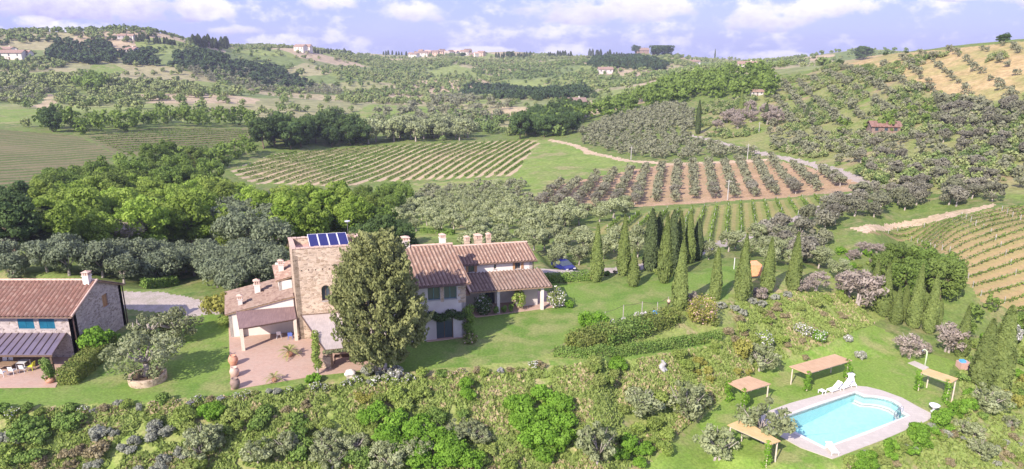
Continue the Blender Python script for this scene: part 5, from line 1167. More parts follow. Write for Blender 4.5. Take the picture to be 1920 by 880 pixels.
for a in ((18,112,34,14,'cream house with red roof farthest left on the slope','plaster'),(48,110,14,12,'small cream barn right of the leftmost red roofed house','plaster'),(8,100,22,9,'low red roofed house above the leftmost one','plaster'),
          (240,103,24,12,'pinkish house in the trees below the left skyline','whiteplaster'),(228,74,12,8,'white house left of the dark cypresses on the left skyline','whiteplaster'),(243,75,12,9,'cream house right beside the dark skyline cypresses','plaster'),
          (560,97,20,12,'cream villa on the skyline left of centre','plaster'),(575,98,14,13,'tall cream block beside the cream skyline villa','plaster'),(388,88,12,8,'pale house half hidden by the dark skyline pines','plaster'),
          (1136,139,26,12,'white house alone on the wooded slope left of the dark hill wood','whiteplaster'),(1206,97,22,12,'red house on the knoll between two dark trees','tile'),(1228,96,10,9,'small red annex right of the red knoll house','tile'),
          (1400,130,30,13,'cream house with orange roof above the dark hill wood','plaster'),(1302,122,22,8,'low pale greenhouse like building left of the orange roofed house','whiteplaster'),(1420,180,20,10,'pink house nestled in the dark hill wood','whiteplaster')):
    small_house(*a[:4], a[4], a[5], 'tile', random.uniform(-25, 25), nwin=2 if a[2] < 20 else 3, chim=a[2] > 20)
rv = random.Random(5)
vill = [(768 + i * 7.0 + rv.uniform(-2, 2), rv.choice((103, 106, 108)) + rv.uniform(-1, 1)) for i in range(20)]
for i, (u, v) in enumerate(sorted(vill)):
    wt = rv.choice(['plaster', 'whiteplaster', 'ridge']); small_house(u, v, rv.uniform(8, 14), rv.uniform(7, 10), 'small house with tiled roof packed in the hilltop village on the centre skyline', wt, rv.choice(['tile', 'tile_old', 'ridge']), rv.uniform(-40, 40), name='village_house', group='houses of the hilltop village', nwin=2, chim=False)

# ---------------------------------------------------------------- the big cypress and other single trees
def big_tree():
    p = flat(716, 699, 0); h_ = htop(p, 441); r_ = empty('bushy_cypress', p, 'huge bushy dark green cypress on several pale trunks in front of the house', 'cypress')
    pr = lambda t: (min(1, (t + .05) / .30) ** .6) * (max(0.02, 1 - max(0, (t - .30) / .74) ** 2.3) ** .62)
    z0, z1, Rm = 1.9, h_ - .85, 3.85; P = []; N = []; T = []; nt = 2000
    CL = []
    for k in range(250):
        t = random.random() ** .95; a = random.random() * 6.283; rr = Rm * max(.12, pr(t)) * (1 + .10 * math.sin(a * 3 + t * 5)) * random.uniform(.72, 1.0)
        CL.append((np.array([rr * math.cos(a), rr * math.sin(a) * .95, z0 + t * (z1 - z0)]), a, random.random() * .55))
    for k in range(nt):
        cc_, a, tn0 = CL[k % len(CL)]; c = cc_ + RNG.normal(size=3) * np.array([.34, .34, .45]); c[:2] *= (1 if k % 4 else .6); ax = np.array([math.cos(a) * .6, math.sin(a) * .6, .85]) + RNG.normal(size=3) * .2; ax /= np.linalg.norm(ax)
        n = 46; s_ = RNG.random(n); L = random.uniform(.8, 1.5); w_ = .27 * np.sin(np.pi * (.12 + .85 * s_)) ; d = unit(n); d -= ax * (d @ ax)[:, None]; d /= np.linalg.norm(d, axis=1)[:, None] + 1e-9
        P.append(c + ax * (s_ * L - L * .4)[:, None] + d * w_[:, None]); N.append(d + ax * .25); tn = tn0 + random.random() * .25; T.append(np.clip(tn + RNG.random(n) * .25 + .15 * s_, 0, 1))
    V, Fc = leafquads(np.concatenate(P), np.concatenate(N), .17, 1.6, np.tile([0, 0, 1.0], (nt * 46, 1)))
    link('crown', mesh_np('crown', V, Fc, np.repeat(np.concatenate(T), 4)), M['bigcypress'], r_)
    for dx, dy, lx in ((-.55, .1, -.5), (-.1, -.25, -.1), (.35, -.1, .35), (.05, .4, .1), (-1.1, .5, -.7)):
        MB().tube([p + Vector((dx, dy, -.2)), p + Vector((dx + lx * .1, dy, 1.2)), p + Vector((dx + lx * .5, dy, 3.4)), p + Vector((dx + lx * .9, dy, h_ * .6))], [.24, .18, .15, .08], 8).build('trunk', M['white_bark'], r_, True)
big_tree()
# old olives round the stone planter
def olive_at(kind, u, v, vt, label, name='olive_tree', cat='olive tree', group=None, base_h=3.9, z=None, wide=1.0):
    p = at(u, v) if z is None else flat(u, v, z); h_ = htop(p, vt); s_ = h_ / base_h; return plant(kind, p, name, label, cat, group, s_, s_, sxy=s_ * wide)
p = Vector((flat(264, 726, 0).x, flat(264, 726, 0).y + 1.3, .45))
def old_olive(p, H, Rr, label, mat='olive_pale', K=46, per=95):
    r_ = empty('olive_tree', p, label, 'olive tree', None)
    me = fol_mesh('crown', K, per, ell_shape(.2, H, Rr, Rr * .25, .6), .15, mat, 1.8, .5); o = bpy.data.objects.new('crown', me); COL.objects.link(o); o.parent = r_
    rd = random.Random(int(p.x * 10)); 
    tm = MB(); tm.tube([p, p + Vector((.1, 0, .8)), p + Vector((-.1, .1, 1.5))], [.38, .28, .24], 9); tr_ = tm.build('trunk', M['grey_bark'], r_, True)
    for k in range(9):
        a = 6.283 * k / 9 + rd.random() * .4; L = Rr * rd.uniform(.6, .95); q0 = p + Vector((0, .05, 1.35)); q1 = q0 + Vector((math.cos(a) * L * .45, math.sin(a) * L * .45, H * .16)); q2 = q0 + Vector((math.cos(a) * L * .8, math.sin(a) * L * .8, H * .30)); q3 = q2 + Vector((rd.uniform(-.4, .4), rd.uniform(-.4, .4), H * .12))
        MB().tube([q0, q1, q2, q3], [.16, .12, .08, .03], 6).build('limb', M['grey_bark'], r_, True)
    return r_
old_olive(p, 4.3, 3.2, 'large old olive with gnarled limbs growing out of the round stone planter')
old_olive(flat(330, 640, 0), 3.6, 2.5, 'greyish olive behind the stone planter tree near the gravel yard', 'olive', 32, 85)
old_olive(flat(285, 645, 0), 3.3, 2.1, 'smaller grey olive between the cottage and the planter olive', 'olive', 28, 80)
olive_at('shrub_bright', 187, 668, 612, 'bright green shrub against the shaded side wall of the cottage', 'green_shrub', 'shrub', base_h=1.9)
olive_at('shrub_bright', 215, 650, 622, 'loose dark bush beside the cottage side wall', 'green_shrub', 'shrub', base_h=1.9)
olive_at('shrub_yellow', 408, 598, 545, 'upright golden orange bush at the rear corner of the patio', 'golden_bush', 'shrub', base_h=1.3, wide=.7)
olive_at('shrub_green', 421, 612, 590, 'small green shrub at the left edge of the patio', 'green_shrub', 'shrub', base_h=1.4)
def hedge(pts, wd, h, label, mat='hedge', z=None, leaf=.12, dens=260, name='clipped_hedge', wob=.08):
    W_ = [flat(u, v, z) if z is not None else at(u, v) for u, v in pts]; P = []; N = []; T = []
    for a, b in zip(W_, W_[1:]):
        L = (b - a).length; n = int(L * dens * (wd + 2 * h) / 2); d = (b - a).normalized(); s_ = Vector((-d.y, d.x, 0)); t = RNG.random(n); f = RNG.random(n) * (wd + 2 * h)
        base = np.array(a)[None] + (np.array(b) - np.array(a))[None] * t[:, None]; gz = zf(base[:, 0], base[:, 1]) if z is None else base[:, 2]
        side = np.where(f < h, -1, np.where(f > h + wd, 1, 0)); off = np.where(side == -1, -wd / 2, np.where(side == 1, wd / 2, f - h - wd / 2)); zz = np.where(side == -1, f, np.where(side == 1, wd + 2 * h - f, h))
        P.append(np.stack([base[:, 0] + s_.x * off, base[:, 1] + s_.y * off, gz + zz], 1) + RNG.normal(size=(n, 3)) * wob)
        nn = np.zeros((n, 3)); nn[:, 0] = s_.x * side; nn[:, 1] = s_.y * side; nn[:, 2] = (side == 0) * 1.0 + .15; N.append(nn)
        T.append(np.clip(.5 + .35 * np.sin(base[:, 0] * 3.1 + zz * 4) * np.cos(base[:, 1] * 2.7) + .3 * (RNG.random(n) - .5) * 2, 0, 1))
        for e, p_ in ((-1, a), (1, b)):
            m = int(dens * wd * h / 1.4); q = RNG.random((m, 2)); P.append(np.stack([p_.x + s_.x * (q[:, 0] - .5) * wd, p_.y + s_.y * (q[:, 0] - .5) * wd, p_.z + q[:, 1] * h], 1) + RNG.normal(size=(m, 3)) * wob); N.append(np.tile([d.x * e, d.y * e, .1], (m, 1))); T.append(RNG.random(m))
    o_ = W_[0]; V, Fc = leafquads(np.concatenate(P) - np.array(o_), np.concatenate(N), leaf, 1.3)
    o = link(name, mesh_np(name, V, Fc, np.repeat(np.concatenate(T), 4)), M[mat], None, o_); return tag(o, label, 'hedge')
hedge([(128,722),(205,655)], 1.7, 1.45, 'thick clipped box hedge running back beside the cottage terrace', 'hedge_rust', 0, .12, 420)
hedge([(1040,666),(1110,668),(1180,660),(1240,652),(1300,642),(1350,634)], 1.0, .75, 'long low clipped hedge bordering the grass path below the upper lawn', 'hedge', None, .13, 240)
for k, (a, b, w_) in enumerate((((1075,655),(1150,632),2.4),((1130,640),(1205,618),2.4),((1190,622),(1262,598),2.0))):
    hedge([a, b], w_, 1.1, ['rusty topped wide hedge, its left end beside the low clipped hedge', 'middle stretch of the wide loose hedge below the white bushes', 'right stretch of the wide loose hedge below the blue tub'][k], ['hedge_rust', 'hedge', 'hedge_rust'][k], None, .16, 260, 'loose_hedge', .2)
hedge([(1000,530),(1060,527),(1108,524)], 1.2, 1.0, 'dark low hedge beside the drive in front of the parked car', 'hedge', None, .14, 260)
hedge([(790,436),(850,440)], 1.0, .8, 'low hedge on the bright meadow behind the chimneys', 'hedge', None, .2, 120)
hedge([(270,540),(330,534)], 1.2, 1.2, 'square dark hedge before the olive row behind the gravel yard', 'hedge', None, .16, 200)
# climbers on the walls
def climber(P, r, n, mat, label, leaf=.14, name='climbing_vine', fl=None, stem=None):
    q = Vector(P[0]); r_ = empty(name, q, label, 'climber'); foliage_part('foliage', P, r, n, mat, r_, leaf)
    if stem: MB().tube(stem, .05, 5).build('stem', M['brown_bark'], r_)
    if fl: foliage_part('blossom', P, r * 1.08, max(6, n // 8), fl, r_, .11)
    return r_
climber([FR(a, MB0 - .25, 2.75 + .2 * math.sin(a * 3)) for a in np.linspace(12.0, 16.9, 24)], .5, 110, 'shrub_dark_m' if 0 else 'broad_dark', 'dark vine trained above the glass door of the plaster house', stem=[FR(16.8, MB0 - .3, 0), FR(16.8, MB0 - .3, 2.8)])
climber([FR(17.1 + .25 * math.sin(k), MB0 - .3 - .2 * math.cos(k * 2), .2 + k * .25) for k in range(14)], .5, 110, 'broad', 'thick green climber covering the right corner of the plaster house', stem=[FR(17, MB0 - .3, 0), FR(17, MB0 - .3, 3)])
q0 = flat(596, 703, 0); q1 = Vector(c0) if 0 else None
cA = flat(609, 658, 2.3); cB = flat(690, 650, 2.3)
climber([(q0.x + .15 * math.sin(k), q0.y, .9 + k * .2) for k in range(7)] + [tuple(Vector((q0.x, q0.y, 2.3)).lerp(Vector((-19.6, 62.8, 2.6)), t)) for t in np.linspace(0, 1, 9)], .42, 80, 'shrub_green', 'yellow green creeper climbing the left post of the large grey canopy', stem=[(q0.x, q0.y, 0), (q0.x, q0.y, 2.2)])
climber([tuple(cA.lerp(cB, t) - Vector((0, .1, .1))) for t in np.linspace(0, 1, 16)], .22, 45, 'olive', 'grey green creeper hanging along the front beam of the large grey canopy', leaf=.12)
def bush(u, v, w_, h_, mat, label, fl=None, z=None, n=70, leaf=.14, name='round_bush', nfl=None, cat='shrub', group=None):
    p = flat(u, v, z) if z is not None else at(u, v); r_ = empty(name, p, label, cat, group); P = []
    K = 20
    for k in range(K): d = unit(1)[0]; P.append((p.x + d[0] * w_ * .30, p.y + d[1] * w_ * .30, p.z + h_ * .5 + d[2] * h_ * .33))
    foliage_part('foliage', P, min(w_, h_) * .24, n, mat, r_, leaf)
    if fl: foliage_part('blossom', P, min(w_, h_) * .255, nfl or max(5, n // 6), fl, r_, leaf * .95)
    return r_
bush(907, 590, 2.4, 2.7, 'broad_dark', 'dark round bush dotted with white flowers left of the porch', 'flower_white', .0)
bush(973, 582, 1.7, 2.7, 'shrub_green', 'green bush with pale blooms round the white porch post', 'flower_pink', .0, nfl=5)
bush(1042, 577, 2.4, 2.9, 'shrub_green', 'tall bush covered in white flowers at the right end of the porch', 'flower_white', .0, nfl=26)
bush(1068, 576, 1.6, .9, 'shrub_bright', 'low green clump right of the white flowering porch bush', None, 0)
bush(880, 642, 2.4, .9, 'shrub_green', 'low flowering bush at the foot of the corner climber', 'flower_pink', 0)
bush(690, 703, 1.5, 1.0, 'shrub_grey', 'grey blue dome bush left of the big cypress trunks', None, 0)
bush(742, 706, 1.9, 1.0, 'shrub_grey', 'pale leaved bush with white flowers right of the big cypress trunks', 'flower_white', 0, nfl=22)
bush(716, 708, 1.6, .6, 'shrub_grey', 'low silvery plant in front of the big cypress trunks', None, 0)
bush(588, 716, 1.8, .7, 'shrub_bright', 'broad leaved low plant at the front edge of the patio', None, 0, leaf=.25, n=30)
for i, (u, v) in enumerate(((930, 588), (945, 586), (958, 584))): bush(u, v, .7, .9, 'shrub_dark_' if 0 else 'hedge', ['leftmost', 'middle', 'rightmost'][i] + ' of three small dark potted shrubs under the porch roof', None, .15, 40, .1, 'potted_shrub')
bush(1120, 618, 3.2, 2.0, 'shrub_bright', 'bright green bush at the left end of the white flowering row', None, None)
bush(1098, 612, 2.0, 1.7, 'shrub_bright', 'fresh green bush standing on the lawn left of the trellis', None, None)
for i, (u, v) in enumerate(((1146, 616), (1172, 612), (1196, 602), (1205, 600))): bush(u, v, 1.5, 1.0, 'shrub_grey', ['first', 'second', 'third', 'fourth'][i] + ' white flowering bush from the left along the trellis', 'flower_white', None, nfl=34)
bush(1316, 606, 4.2, 3.4, 'shrub_yellow', 'large loose yellowish bush right of the nearest single cypress', 'flower_pink', None, 90, .16)
bush(1255, 604, 2.6, 1.4, 'shrub_green', 'round green bush right of the blue tub', None, None)
bush(1296, 575, 1.8, 2.0, 'pinkbare', 'thin pinkish bush behind the nearest single cypress', None, None, 50)
bush(1428, 650, 3.0, 1.9, 'shrub_green', 'spreading bush topped with cream white blossom on the terraced slope', 'flower_white', None, nfl=26)
bush(1392, 670, 2.6, 2.2, 'shrub_yellow', 'lime yellow feathery bush left of the cream blossom bush', None, None)
bush(1505, 628, 3.0, 1.6, 'shrub_green', 'white blossoming bush arching over the garden steps', 'flower_white', None, nfl=40)
bush(1535, 640, 2.2, 1.5, 'shrub_bright', 'green bush with pale blooms right of the arching white one', 'flower_white', None, nfl=14)
bush(1590, 640, 1.3, .8, 'shrub_grey', 'small grey white bush near the path head', 'flower_white', None)
bush(1612, 672, 1.8, .9, 'shrub_grey', 'low grey white flowering clump above the largest pergola', 'flower_white', None)
bush(1425, 560, 2.6, 1.5, 'pinkbare', 'grey purple twiggy bush under the cypress by the orange shelter', None, None)
for i, (u, v) in enumerate(((1352, 578), (1376, 583), (1392, 592), (1410, 570), (1428, 575), (1452, 563), (1476, 558))): bush(u, v, 1.6, .8, 'shrub_grey', 'silver grey cushion plant in the row edging the top of the slope', None, None, 60, .11, 'silver_cushion', group='silver cushion plants edging the slope')
p = at(1385, 594)
for u, v, vt, lb in ((1705, 672, 622, 'pinkish brown leafed small tree on the pool lawn beside the shower'), (1735, 664, 640, 'second pinkish brown small tree just behind the shower'), (1610, 575, 500, 'bare pinkish grey tree at the top of the path'), (1775, 660, 600, 'pinkish twiggy tree between two right hand cypresses'), (1590, 560, 505, 'pink grey twiggy tree left of the path head'), (1530, 548, 508, 'large pink grey twiggy bush behind the slope')):
    olive_at('pinkbare', u, v, vt, lb, 'twiggy_tree', 'tree', base_h=3.0)
olive_at('olive_wild', 1430, 828, 750, 'spreading grey olive leaning over the near left corner of the pool', base_h=3.1)
olive_at('olive_wild', 1345, 862, 800, 'olive with pale twisted trunk left of the narrow golden pergola', base_h=3.1)
olive_at('olive_wild', 1425, 695, 645, 'grey olive on the slope left of the largest pergola', base_h=3.1)
olive_at('olive_wild', 1285, 782, 715, 'leaning olive with bare trunk at the foot of the slope', base_h=3.1)
olive_at('olive_wild', 1205, 775, 728, 'rounded pale olive low on the grassy slope', base_h=3.1, wide=1.3)
olive_at('olive_wild', 1118, 868, 795, 'bluish olive with forked pale trunk near the bottom edge', base_h=3.1, wide=.8)
olive_at('olive_wild', 1850, 770, 722, 'pale olive with tangled branches below the tallest right cypresses', base_h=3.1, wide=1.2)
bush(1895, 650, 2.2, 4.2, 'shrub_grey', 'tall white flowering tree at the right edge', 'flower_white', None, 90, .15, 'blossom_tree', 40, 'tree')
bush(1500, 545, 3.5, 1.8, 'pinkbare', 'mauve grey scrub behind the last front cypress', None, None)
for u, v, lb in ((1900, 800, 'left'), (1925, 770, 'right')): bush(u, v - 40, 3.2, 1.9, 'shrub_yellow', 'golden yellow broom bush at the right edge, ' + lb + ' one', None, None, 90)
# cypresses, each named by its place
CY = [(1118,528,420,'c','slim cypress standing alone right of the parked car'),(1168,516,403,'c','taller slim cypress second to the right of the parked car'),(1187,537,468,'c','short cypress at the edge of the paved corner by the drive'),
 (1218,508,392,'d','dark brownish cypress at the left of the dense cypress cluster'),(1245,530,402,'c','broad green cypress in front of the dense cluster'),(1232,500,398,'d','dark cypress hidden between the left ones of the cluster'),(1258,504,394,'d','dark tall cypress in the middle of the dense cluster'),(1272,498,396,'c','bright green cypress in the middle of the dense cluster'),(1290,494,396,'c','wide cypress right of the middle in the dense cluster'),(1306,488,410,'d','rightmost darker cypress of the dense cluster'),
 (1273,582,452,'c','nearest single cypress standing on the upper lawn edge'),(1340,562,464,'c','cypress right behind the loose yellowish bush'),(1390,563,438,'c','cypress just left of the orange shelter'),(1438,548,446,'c','cypress just right of the orange shelter'),(1486,545,436,'c','cypress farthest right of the four beside the orange shelter'),
 (1634,581,486,'c','leftmost cypress of the right hand row along the path'),(1654,592,493,'c','second cypress of the right hand row along the path'),(1678,607,536,'c','short cypress third in the right hand row'),(1712,614,495,'c','tall cypress fourth in the right hand row'),(1741,624,515,'c','tall cypress last in the right hand row above the pinkish trees'),
 (1800,669,574,'c','single cypress between the right row and the two tallest'),(1839,724,598,'c','front one of the two tallest cypresses at the right'),(1867,732,574,'c','rear one of the two tallest cypresses at the right'),(1692,600,535,'c','small cypress half hidden in the right hand row'),(1757,612,560,'c','small cypress behind the end of the right hand row'),
 (1308,252,188,'d','very dark tall cypress on the far olive slope'),(1388,216,165,'c','pale slender cypress above the ochre bushes on the far slope'),(1435,232,192,'d','dark cypress in front of the pale flowering trees far right of centre'),(1512,228,195,'d','lonely small cypress on the green olive hillside'),(1458,228,200,'d','short dark cypress beside the pale flowering trees'),(1340,112,92,'d','tiny lone cypress on the bare skyline right of the red house'),(1405,222,195,'c','small cypress between the pale slender one and the flowering trees')]
for u, v, vt, k, lb in CY:
    p = at(u, v); h_ = htop(p, vt); kind = 'cypress' if k == 'c' else 'cypress_dark'; b_ = 7.5 if k == 'c' else 9.0
    wd = (1.5 if v > 720 else 1.08) if v > 300 else 1.1
    plant(kind, p, 'cypress_tree', lb, 'cypress', 'slender cypresses', h_ / b_, h_ / b_, sxy=max(.55, (h_ / b_) ** .5 * wd))

# ---------------------------------------------------------------- orchards, groves and woods
roadw = [np.array(r[2]) for r in regions if r[0] in ('road', 'dirt_track')]
def clear(x, y, m=1.2):
    return all(sdist(np.array([x]), np.array([y]), rp)[0] > m for rp in roadw)
CAND = []
def grove(kind, fam, pts, spacing, label, group, ang=None, size=1.0, sv=.18, jitter=.3, seed=0, stagger=False, mat=None, name=None, cat=None, keep=1.0):
    for (x, y, i, j) in scatter(pts, spacing, jitter, ang, seed=seed, stagger=stagger):
        if random.random() > keep: continue
        z = float(zf(x, y))
        if not inview(x, y, z + 2, 40) or not clear(x, y): continue
        CAND.append(dict(kind=kind, fam=fam, x=x, y=y, z=z, s=size * random.uniform(1 - sv, 1 + sv), label=label, group=group, d=math.hypot(x, y), name=name, cat=cat))
g = grove
g('olive_mid', 'olive', [(1008,390),(1033,352),(1190,322),(1262,310),(1440,302),(1590,335),(1600,352),(1480,366),(1200,384),(1012,394)], (4.0, 4.7), 'olive tree in the straight rows on bare brown soil', 'olives of the brown soil orchard', OANG, .84, .14, .08, 1)
g('olive_grove', 'olive', [(740,415),(790,362),(985,345),(992,385),(955,428),(870,442),(780,438)], (5.2, 5.2), 'grey green olive in the grove on the green meadow behind the house', 'olives of the green meadow grove', R(40), .92, .15, .14, 2)
g('olive_grove', 'olive', [(860,468),(880,442),(1000,404),(1110,396),(1200,388),(1185,402),(1090,438),(1000,462),(930,470)], 5.6, 'olive in the grey belt between the meadow and the brown orchard', 'olives of the belt below the brown orchard', None, 1.05, .2, .3, 3)
g('olive_pale', 'olive', [(1000,500),(985,470),(1090,452),(1205,462),(1208,498),(1110,508)], 4.3, 'pale olive behind the parked car and the long wing', 'pale olives behind the parked car', None, 1.0, .15, .3, 4)
g('olive_pale', 'olive', [(1320,500),(1330,478),(1420,455),(1480,470),(1560,500),(1600,530),(1500,520),(1400,500)], 4.4, 'pale olive or scrub tree between the upper lawn and the road', 'pale olives above the lawn', None, .95, .2, .35, 5, keep=.8)
g('olive_mid', 'olive', [(1400,452),(1500,412),(1640,364),(1700,368),(1860,358),(1865,380),(1740,402),(1600,432),(1600,470),(1500,500),(1430,470)], 4.8, 'grey olive beside the dirt track left of the slope vineyard', 'olives along the dirt track', None, 1.05, .18, .3, 6)
g('olive_mid', 'olive', [(1085,268),(1110,252),(1290,250),(1400,280),(1440,296),(1260,302),(1180,296)], 4.9, 'mauve grey olive in the dense plot above the dirt track', 'olives of the dense plot above the track', None, .92, .15, .3, 7)
g('olive_mid', 'olive', [(1080,255),(1140,228),(1260,198),(1300,212),(1296,246),(1110,256)], 5.0, 'mauve grey olive on the slope left of the very dark cypress', 'olives left of the dark cypress', R(30), 1.15, .15, .2, 8)
g('olive_mid', 'olive', [(1440,252),(1560,250),(1700,262),(1920,200),(2010,190),(2010,380),(1860,364),(1700,372),(1645,350),(1560,308),(1450,282)], 5.6, 'grey olive in the broad dense grove on the right slope', 'olives of the right slope grove', None, .92, .2, .3, 9)
g('olive_mid', 'olive', [(1440,240),(1445,170),(1590,128),(1715,160),(1745,228),(1640,236)], (5.8, 6.6), 'olive in the open rows on the green right hillside', 'olives of the green hillside', R(75), .95, .28, .3, 10, keep=.85)
g('olive_mid', 'olive', [(1620,120),(1780,94),(1920,82),(2010,80),(2010,180),(1920,185),(1850,200),(1740,180),(1700,150)], (7.0, 7.6), 'olive in the rows on the dry ochre hilltop', 'olives of the ochre hilltop', R(70), .8, .28, .32, 11, keep=.85)
g('olive_mid', 'olive', [(1740,225),(1760,190),(1860,200),(2000,180),(2000,230),(1920,240),(1800,260)], 5.0, 'dark mauve olive in the belt under the ochre hilltop', 'olives under the ochre hilltop', None, 1.15, .15, .3, 12)
g('olive_blue', 'olive', [(-60,535),(-60,503),(250,500),(420,492),(530,500),(535,532),(460,560),(420,560),(380,540),(250,538),(120,545)], 3.4, 'bluish grey olive in the row directly behind the cottage', 'bluish olives behind the cottage', None, 1.05, .12, .3, 13)
g('olive_mid', 'olive', [(-40,170),(60,160),(100,175),(60,195),(-40,195)], 8, 'small olive on the far left slope', 'olives of the far left slope', R(20), 1.2, .15, .15, 14)
g('olive_mid', 'olive', [(330,132),(420,125),(520,150),(640,168),(640,180),(480,172),(400,155)], 8.5, 'grey olive below the dark wood of the left hill', 'olives below the left dark wood', None, 1.5, .2, .3, 15)
g('olive_grove', 'olive', [(700,215),(850,185),(960,200),(930,230),(880,262),(720,262)], 11, 'hazy grey tree in the rolling fields beyond the vineyard', 'grey trees beyond the vineyard', None, 1.9, .3, .45, 16, keep=.6)
# broadleaved woods of the valley
g('bright', 'broad', [(60,455),(90,390),(200,368),(330,375),(450,392),(560,410),(690,420),(700,445),(640,466),(300,472),(80,480)], 5.4, 'bright green broadleaf tree in the valley wood behind the cottage', 'bright trees of the valley wood', None, .82, .35, .35, 21)
g('broad', 'broad', [(40,430),(60,380),(200,350),(300,345),(400,362),(440,385),(330,385),(150,400)], 6.5, 'mid green tree in the upper part of the valley wood', 'mid green trees of the valley wood', None, .85, .35, .3, 22)
g('darkbroad', 'broad', [(-60,480),(-60,400),(60,400),(110,470),(60,490)], 6.5, 'dark tree at the left edge of the valley wood', 'dark trees at the left of the valley wood', None, .9, .2, .3, 23)
g('broad', 'broad', [(215,340),(300,318),(420,312),(500,292),(470,286),(350,300),(220,318)], 7, 'dark green tree in the belt above the bright valley wood', 'belt trees below the left fields', None, .72, .2, .3, 24)
g('darkbroad', 'broad', [(480,283),(500,262),(600,255),(680,262),(690,272),(600,278)], 8, 'tall dark tree in the clump above the left end of the vineyard', 'dark clump above the vineyard', None, 1.25, .2, .3, 25)
g('olive_grove', 'broad', [(690,270),(690,255),(880,250),(880,266)], 9, 'blue grey tree in the hedgerow along the top of the vineyard', 'blue grey hedgerow trees above the vineyard', None, 2.6, .25, .3, 26, name='grey_tree', cat='tree')
g('darkbroad', 'broad', [(60,250),(90,238),(300,228),(480,232),(480,240),(300,240),(160,254)], 9, 'dark tree in the hedgerow above the left fields', 'hedgerow trees above the left fields', None, .9, .2, .3, 27)
g('broad', 'broad', [(600,410),(660,392),(740,364),(790,362),(760,400),(720,450),(650,455)], 7.5, 'green tree below the left end of the vineyard', 'trees below the vineyard', None, .6, .2, .3, 28)
g('darkbroad', 'broad', [(650,470),(700,440),(760,440),(780,470),(700,478)], 5.5, 'dark rounded tree just behind the tower', 'dark trees behind the tower', None, .55, .2, .3, 29)
g('olive_blue', 'broad', [(420,480),(430,430),(520,430),(540,470),(520,490)], 5.0, 'blue green willow like tree behind the patio olives', 'blue green trees beside the valley wood', None, 1.5, .15, .3, 30, name='willow_tree', cat='tree')
g('darkbroad', 'broad', [(960,262),(985,232),(1060,212),(1100,225),(1080,250),(1000,264)], 9, 'dark tree round the pale stone farmhouse', 'dark trees round the stone farmhouse', None, 1.25, .2, .3, 31)
g('broad', 'broad', [(1090,222),(1130,205),(1290,170),(1320,190),(1200,205),(1130,225)], 9.5, 'green tree in the bright front belt of the hill wood', 'front trees of the hill wood', None, 1.0, .2, .3, 32)
g('darkbroad', 'broad', [(1200,195),(1250,165),(1330,150),(1440,146),(1460,172),(1440,190),(1300,190)], 9.5, 'dark tree of the hill wood right of centre', 'dark trees of the hill wood', None, 1.05, .2, .3, 33)
g('broad', 'broad', [(1625,525),(1640,505),(1700,500),(1770,530),(1800,560),(1780,578),(1700,560)], 4.4, 'deep green tree in the rounded clump beside the slope vineyard', 'deep green clump beside the vineyard', None, .55, .15, .3, 34)
g('broad', 'broad', [(1780,600),(1800,575),(1920,590),(2000,600),(2000,640),(1900,645),(1810,640)], 4.2, 'green scrub tree below the slope vineyard at the right edge', 'scrub trees at the right edge', None, .3, .2, .35, 35)
g('broad', 'broad', [(1560,250),(1640,232),(1720,215),(1760,225),(1720,250),(1600,270)], 9, 'bright green tree near the brick cottage', 'trees round the brick cottage', None, .6, .25, .4, 36, keep=.7)
g('darkbroad', 'broad', [(150,170),(180,155),(205,165),(190,180)], 8, 'round dark tree in the pair on the far left slope', 'tree pair on the far left slope', None, 1.2, .1, .2, 37)
g('pinkbare', 'tw', [(1330,245),(1390,210),(1470,215),(1480,235),(1400,245)], 8, 'pale blossoming tree on the slope below the hill wood', 'pale blossoming trees on the far slope', None, 1.9, .2, .3, 38, name='blossoming_tree', cat='tree')
def lod(kind_mat_tone, n, h0, h1, Rr, leaf, crn):
    P, N, T = crown_pts(max(4, n // 12), 12, ell_shape(h0, h1, Rr, crn), 0, .25); V, Fc = leafquads(P, N, leaf, 1.1); return V, Fc, np.repeat(T, 4)
LOD = {'olive': [lod('o', 150, .2, 3.5, 1.85, .6, .75) for _ in range(4)], 'broad': [lod('b', 220, .3, 9.0, 4.0, 1.2, 1.5) for _ in range(4)]}
LIM = {'olive': 298, 'broad': 295, 'tw': 60}
REST = {}
for fam in ('olive', 'broad', 'tw'):
    L = sorted([c for c in CAND if c['fam'] == fam], key=lambda c: c['d'] / c['s']); print(fam, len(L))
    for c in L[:LIM[fam]]:
        nm = c['name'] or {'olive': 'olive_tree', 'broad': 'broadleaf_tree', 'tw': 'blossoming_tree'}[fam]; ct = c['cat'] or {'olive': 'olive tree', 'broad': 'tree', 'tw': 'tree'}[fam]
        plant(c['kind'], (c['x'], c['y'], c['z']), nm, c['label'], ct, c['group'], c['s'], whole=c['d'] > 150)
    for c in L[LIM[fam]:]: REST.setdefault((fam, c['kind']), []).append(c)
def merged(items, lods, name, mat, label):
    parts = []
    for c in items:
        V, Fc, T = (FN_ if c.get('near') else lods)[random.randrange(4)]; a = random.random() * 6.283; ca, sa = math.cos(a), math.sin(a); s_ = c['s']
        Q = np.stack([(V[:, 0] * ca - V[:, 1] * sa) * s_ + c['x'], (V[:, 0] * sa + V[:, 1] * ca) * s_ + c['y'], V[:, 2] * s_ + c['z'] - .1], 1)
        parts.append((Q, Fc, np.clip(T * c.get('ts', 1) + c.get('t', random.uniform(-.15, .15)), 0, 1)))
    V, Fc, T = join_np(parts); return tag(link(name, mesh_np(name, V, Fc, T), M[mat]), label, None, kind='stuff')
ol = [c for k, v in REST.items() if k[0] == 'olive' for c in v]
if ol: merged(ol, LOD['olive'], 'olive_groves', 'olive_hill', 'distant olive groves spread over the slopes')['category'] = 'olive grove'
bl = [c for k, v in REST.items() if k[0] == 'broad' for c in v]
